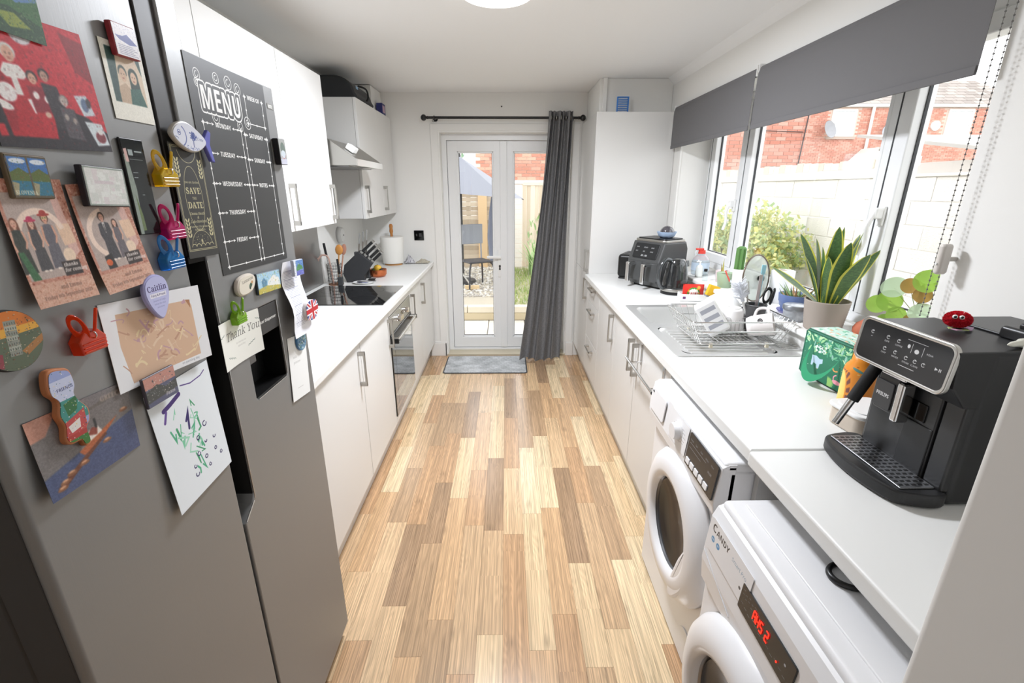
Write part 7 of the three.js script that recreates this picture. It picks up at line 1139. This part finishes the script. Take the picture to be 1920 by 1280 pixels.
{ // pilea in a glass jar
  const t = thing('pilea_plant', 'round-leaved green plant by the near window pane', 'plant', [1.315, SY, -1.435]), m = phys('#a9cf5e', 0.35, { side: THREE.DoubleSide, transmission: 0.3 }), m2 = phys('#b5924e', 0.4, { side: THREE.DoubleSide, transmission: 0.3 }), m3 = phys('#bcd2b0', 0.3, { side: THREE.DoubleSide, transmission: 0.3 });
  part(t, 'pot', lathe([[0, 0], [0.04, 0], [0.047, 0.07], [0.043, 0.07], [0.038, 0.06], [0, 0.058]], 32), mat('#d9d6cf', 0.4));
  part(t, 'stem', tube([[0, 0.058, 0], [-0.006, 0.12, 0.004], [0.004, 0.19, 0.008], [0.0, 0.24, 0.004]], 0.0055, 24, 8), mat('#7a6a44', 0.8));
  const disc = (r, dish) => { const g = new THREE.CircleGeometry(r, 30), p = g.attributes.position; for (let i = 0; i < p.count; i++) { const q = Math.hypot(p.getX(i), p.getY(i)) / r; p.setZ(i, dish * r * q * q); } g.computeVertexNormals(); return g; };
  const specs = [[-0.085, 0.165, -0.02, 0.044, m, 0.0], [-0.118, 0.148, -0.055, 0.038, m, 0.3], [-0.05, 0.125, 0.0, 0.034, m, 0.2], [-0.10, 0.098, 0.01, 0.034, m, -0.6], [-0.055, 0.21, -0.05, 0.045, m3, 0.6], [0.0, 0.225, -0.03, 0.030, m2, 0.2], [0.05, 0.245, 0.0, 0.043, m, 0.2], [0.045, 0.205, 0.0, 0.030, m2, -0.2], [0.045, 0.15, 0.02, 0.040, m3, 0.9], [-0.02, 0.10, 0.03, 0.028, m, -0.4], [0.01, 0.12, 0.02, 0.026, m2, 0.1], [0.07, 0.26, -0.02, 0.03, m, 0.6], [-0.03, 0.088, 0.05, 0.028, m3, 0.7]];
  for (const [a, y, c, r, mm, tilt] of specs) { // a = along -z..+z, spread across the pane
    const leaf = part(t, 'leaf', disc(r, 0.22), mm); leaf.position.set(c * 0.5 - 0.02, y * 1.06, a * 0.8); leaf.scale.setScalar(0.82); leaf.rotation.set(-0.25 - tilt, -0.75, 0.1); const pet = part(leaf, 'leaf_stalk', (() => { leaf.updateMatrix(); const inv = leaf.matrix.clone().invert(), q = V(0, Math.max(0.07, y - 0.06), 0).applyMatrix4(inv); return tube([[0, 0, 0], [q.x * 0.5, q.y * 0.5 + 0.012, q.z * 0.5 - 0.01], [q.x, q.y, q.z]], 0.0013, 14, 5); })(), mat('#9aa860', 0.7)); }
}
{ // glass jar
  const t = thing('glass_jar', 'clear ridged glass jar behind the coffee machine', 'jar', [1.245, SY, -1.375]);
  part(t, 'glass', lathe([[0, 0.0], [0.034, 0.001], [0.038, 0.01], [0.038, 0.075], [0.034, 0.086], [0.036, 0.09], [0.034, 0.094], [0.036, 0.098], [0.034, 0.104], [0.0315, 0.104], [0.034, 0.075], [0.034, 0.012], [0, 0.006]], 36), phys('#f2f7f5', 0.04, { transmission: 0.9, thickness: 0, side: THREE.DoubleSide })); part(t, 'contents', cyl(0.03, 0.03, 0.03, 20).translate(0, 0.008, 0), mat('#8a8a4a', 0.8), 'olive green contents');
}
{ // blue bowl planter with succulent
  const t = thing('blue_planter', 'blue-grey ceramic planter with spiky succulents on the sill', 'plant', [1.30, SY, -2.02]);
  part(t, 'pot', lathe([[0, 0], [0.05, 0], [0.056, 0.012], [0.06, 0.03], [0.063, 0.032], [0.066, 0.05], [0.069, 0.052], [0.072, 0.085], [0.068, 0.085], [0.064, 0.07], [0, 0.068]], 44), mat('#6f83b4', 0.4)); part(t, 'saucer', lathe([[0, 0.001], [0.062, 0.001], [0.072, 0.012], [0.069, 0.013], [0.06, 0.005], [0, 0.004]], 40), mat('#7a78b4', 0.4)); part(t, 'soil', cyl(0.064, 0.064, 0.003, 24).translate(0, 0.069, 0), mat('#40352a', 0.95));
  const lm = [mat('#7f9c62', 0.5), mat('#5f8050', 0.5), mat('#b08a62', 0.6)];
  for (let k = 0; k < 34; k++) { const a = k * 2.4, r = 0.02 + (k % 5) * 0.008, L = 0.025 + (k % 7) * 0.009; part(t, 'leaf', new THREE.ConeGeometry(0.005, L, 6).translate(0, L / 2, 0).rotateZ(-0.35 - (k % 4) * 0.18).rotateY(a).translate(r * Math.cos(a), 0.07, -r * Math.sin(a)), lm[k % 3]); }
}
{ // white tub with grey lid
  const t = thing('storage_tub', 'clear storage tub with a grey metal lid on the sill', 'tub', [1.225, SY, -1.895]);
  part(t, 'tub', lathe([[0, 0.001], [0.04, 0.001], [0.046, 0.05], [0.043, 0.05], [0.037, 0.006], [0, 0.006]], 36), phys('#f0f3f6', 0.1, { transmission: 0.6, thickness: 0, side: THREE.DoubleSide })); part(t, 'lid', lathe([[0.049, 0.048], [0.049, 0.064], [0.043, 0.068], [0, 0.070]], 40), mat('#a2a6ac', 0.3, { metalness: 0.7 }));
}
{ // white roll
  const t = thing('paper_roll', 'white paper roll standing on the sill behind the pan lid', 'roll', [1.35, SY, -2.235]); part(t, 'roll', lathe([[0.018, 0], [0.052, 0], [0.052, 0.155], [0.018, 0.157]], 36), mat('#f4f4f6', 0.9)); part(t, 'tube', lathe([[0.0175, 0], [0.0175, 0.157], [0.016, 0.157], [0.016, 0]], 24), mat('#c9b79c', 0.9));
}
{ const t = thing('white_box', 'small white box lying on the sill beside the paper roll', 'box', [1.375, SY, -2.135]); part(t, 'carton', cb(0.06, 0.075, 0.085, 0, 0.038, 0, 0.002), M.white); part(t, 'flap', cb(0.058, 0.002, 0.06, 0, 0.0765, 0.01), M.whiteMatt); }
// small pots at the far end
{
  const t = thing('tall_cactus', 'tall ribbed green cactus in a narrow white pot', 'cactus', [1.285, SY, -2.54]); t.scale.setScalar(1.25); const sh = []; for (let i = 0; i < 48; i++) { const a = i / 48 * 2 * PI, r = 0.0175 + 0.004 * Math.cos(a * 7); sh.push([r * Math.cos(a), r * Math.sin(a)]); }
  part(t, 'pot', lathe([[0, 0], [0.021, 0], [0.025, 0.09], [0.022, 0.09], [0.02, 0.075], [0, 0.074]], 30), M.white); part(t, 'cactus_body', ext(shapeOf(sh), 0.11, 0.004, 4, 3).rotateX(-PI / 2).translate(0, 0.072, 0), mat('#5f8a4c', 0.6)); part(t, 'cactus_top', sph(0.018, 20, 10).scale(1, 0.5, 1).translate(0, 0.180, 0), mat('#5f8a4c', 0.6));
}
{
  const t = thing('green_plant_pot', 'pale green plant pot with a red label on the sill', 'pot', [1.245, SY, -2.60]);
  part(t, 'pot', lathe([[0, 0], [0.036, 0], [0.048, 0.08], [0.045, 0.082], [0.040, 0.07], [0, 0.068]], 36), mat('#a9bfa2', 0.5)); part(t, 'soil', cyl(0.04, 0.04, 0.003, 24).translate(0, 0.068, 0), mat('#6b4034', 0.95)); part(t, 'label', [cb(0.008, 0.07, 0.002, 0, 0, 0, 0.001).rotateZ(0.5).translate(-0.01, 0.07, 0.045)], mat('#e0574c', 0.5), 'red plastic label');
}
{
  const t = thing('pink_plant_pot', 'pale pink pot with a thin upright succulent on the sill', 'plant', [1.30, SY, -2.76]);
  part(t, 'pot', lathe([[0, 0], [0.032, 0], [0.040, 0.065], [0.037, 0.067], [0.033, 0.055], [0, 0.054]], 32), mat('#e6d3d4', 0.5)); part(t, 'soil', cyl(0.034, 0.034, 0.003, 24).translate(0, 0.055, 0), mat('#6b5040', 0.95)); part(t, 'stem', new THREE.ConeGeometry(0.008, 0.085, 8).translate(0, 0.098, 0), mat('#b3ad5a', 0.6)); part(t, 'stem', new THREE.ConeGeometry(0.005, 0.06, 8).rotateZ(0.2).translate(-0.01, 0.085, 0), mat('#a08a4a', 0.6));
}
{
  const t = thing('small_bottle', 'tiny clear bottle with a black cap beside the red pouch', 'bottle', [1.215, SY, -2.80]); part(t, 'glass', lathe([[0, 0], [0.016, 0], [0.017, 0.035], [0.009, 0.046], [0.009, 0.055], [0, 0.055]], 24), M.clear); part(t, 'cap', cyl(0.010, 0.010, 0.016, 18).translate(0, 0.055, 0), M.black);
}
{ // big clear bottle with red lid
  const t = thing('cleaner_bottle', 'clear bottle with a red lid and pale label in the window corner', 'bottle', [1.27, SY, -3.02]);
  part(t, 'body', lathe([[0, 0], [0.05, 0.001], [0.055, 0.01], [0.055, 0.085], [0.048, 0.105], [0.026, 0.125], [0.022, 0.135], [0, 0.135]], 32), phys('#dfe9ee', 0.15, { transmission: 0.5, thickness: 0 })); part(t, 'label', lathe([[0.0556, 0.03], [0.0556, 0.08]], 32), mat('#c3d3e2', 0.5)); part(t, 'neck_band', lathe([[0.050, 0.100], [0.030, 0.1215]], 30), mat('#e58f84', 0.5)); part(t, 'cap', [cyl(0.023, 0.021, 0.022, 20).translate(0, 0.135, 0), cb(0.05, 0.012, 0.02, -0.015, 0.163, 0, 0.004)], mat('#e2463a', 0.4)); part(t, 'trigger', tube([[-0.03, 0.16, 0], [-0.042, 0.145, 0.004], [-0.04, 0.125, 0.004]], 0.004, 12, 6), mat('#e9eef0', 0.4));
}
{
  const t = thing('soap_dispenser', 'small pale soap bottle standing behind the kettle', 'bottle', [1.225, SY, -2.92]); part(t, 'body', lathe([[0, 0], [0.02, 0.0], [0.022, 0.01], [0.022, 0.06], [0.012, 0.075], [0, 0.076]], 24), mat('#e3e8e4', 0.3)); part(t, 'pump', [cyl(0.006, 0.006, 0.02, 12).translate(0, 0.075, 0), cb(0.03, 0.006, 0.01, -0.008, 0.097, 0, 0.002)], M.white);
}
scene.traverse((o) => { if (o.isMesh) { o.castShadow = true; o.receiveShadow = true; } if (o.isLight && o.shadow) o.castShadow = true; });
renderer.render(scene, camera);
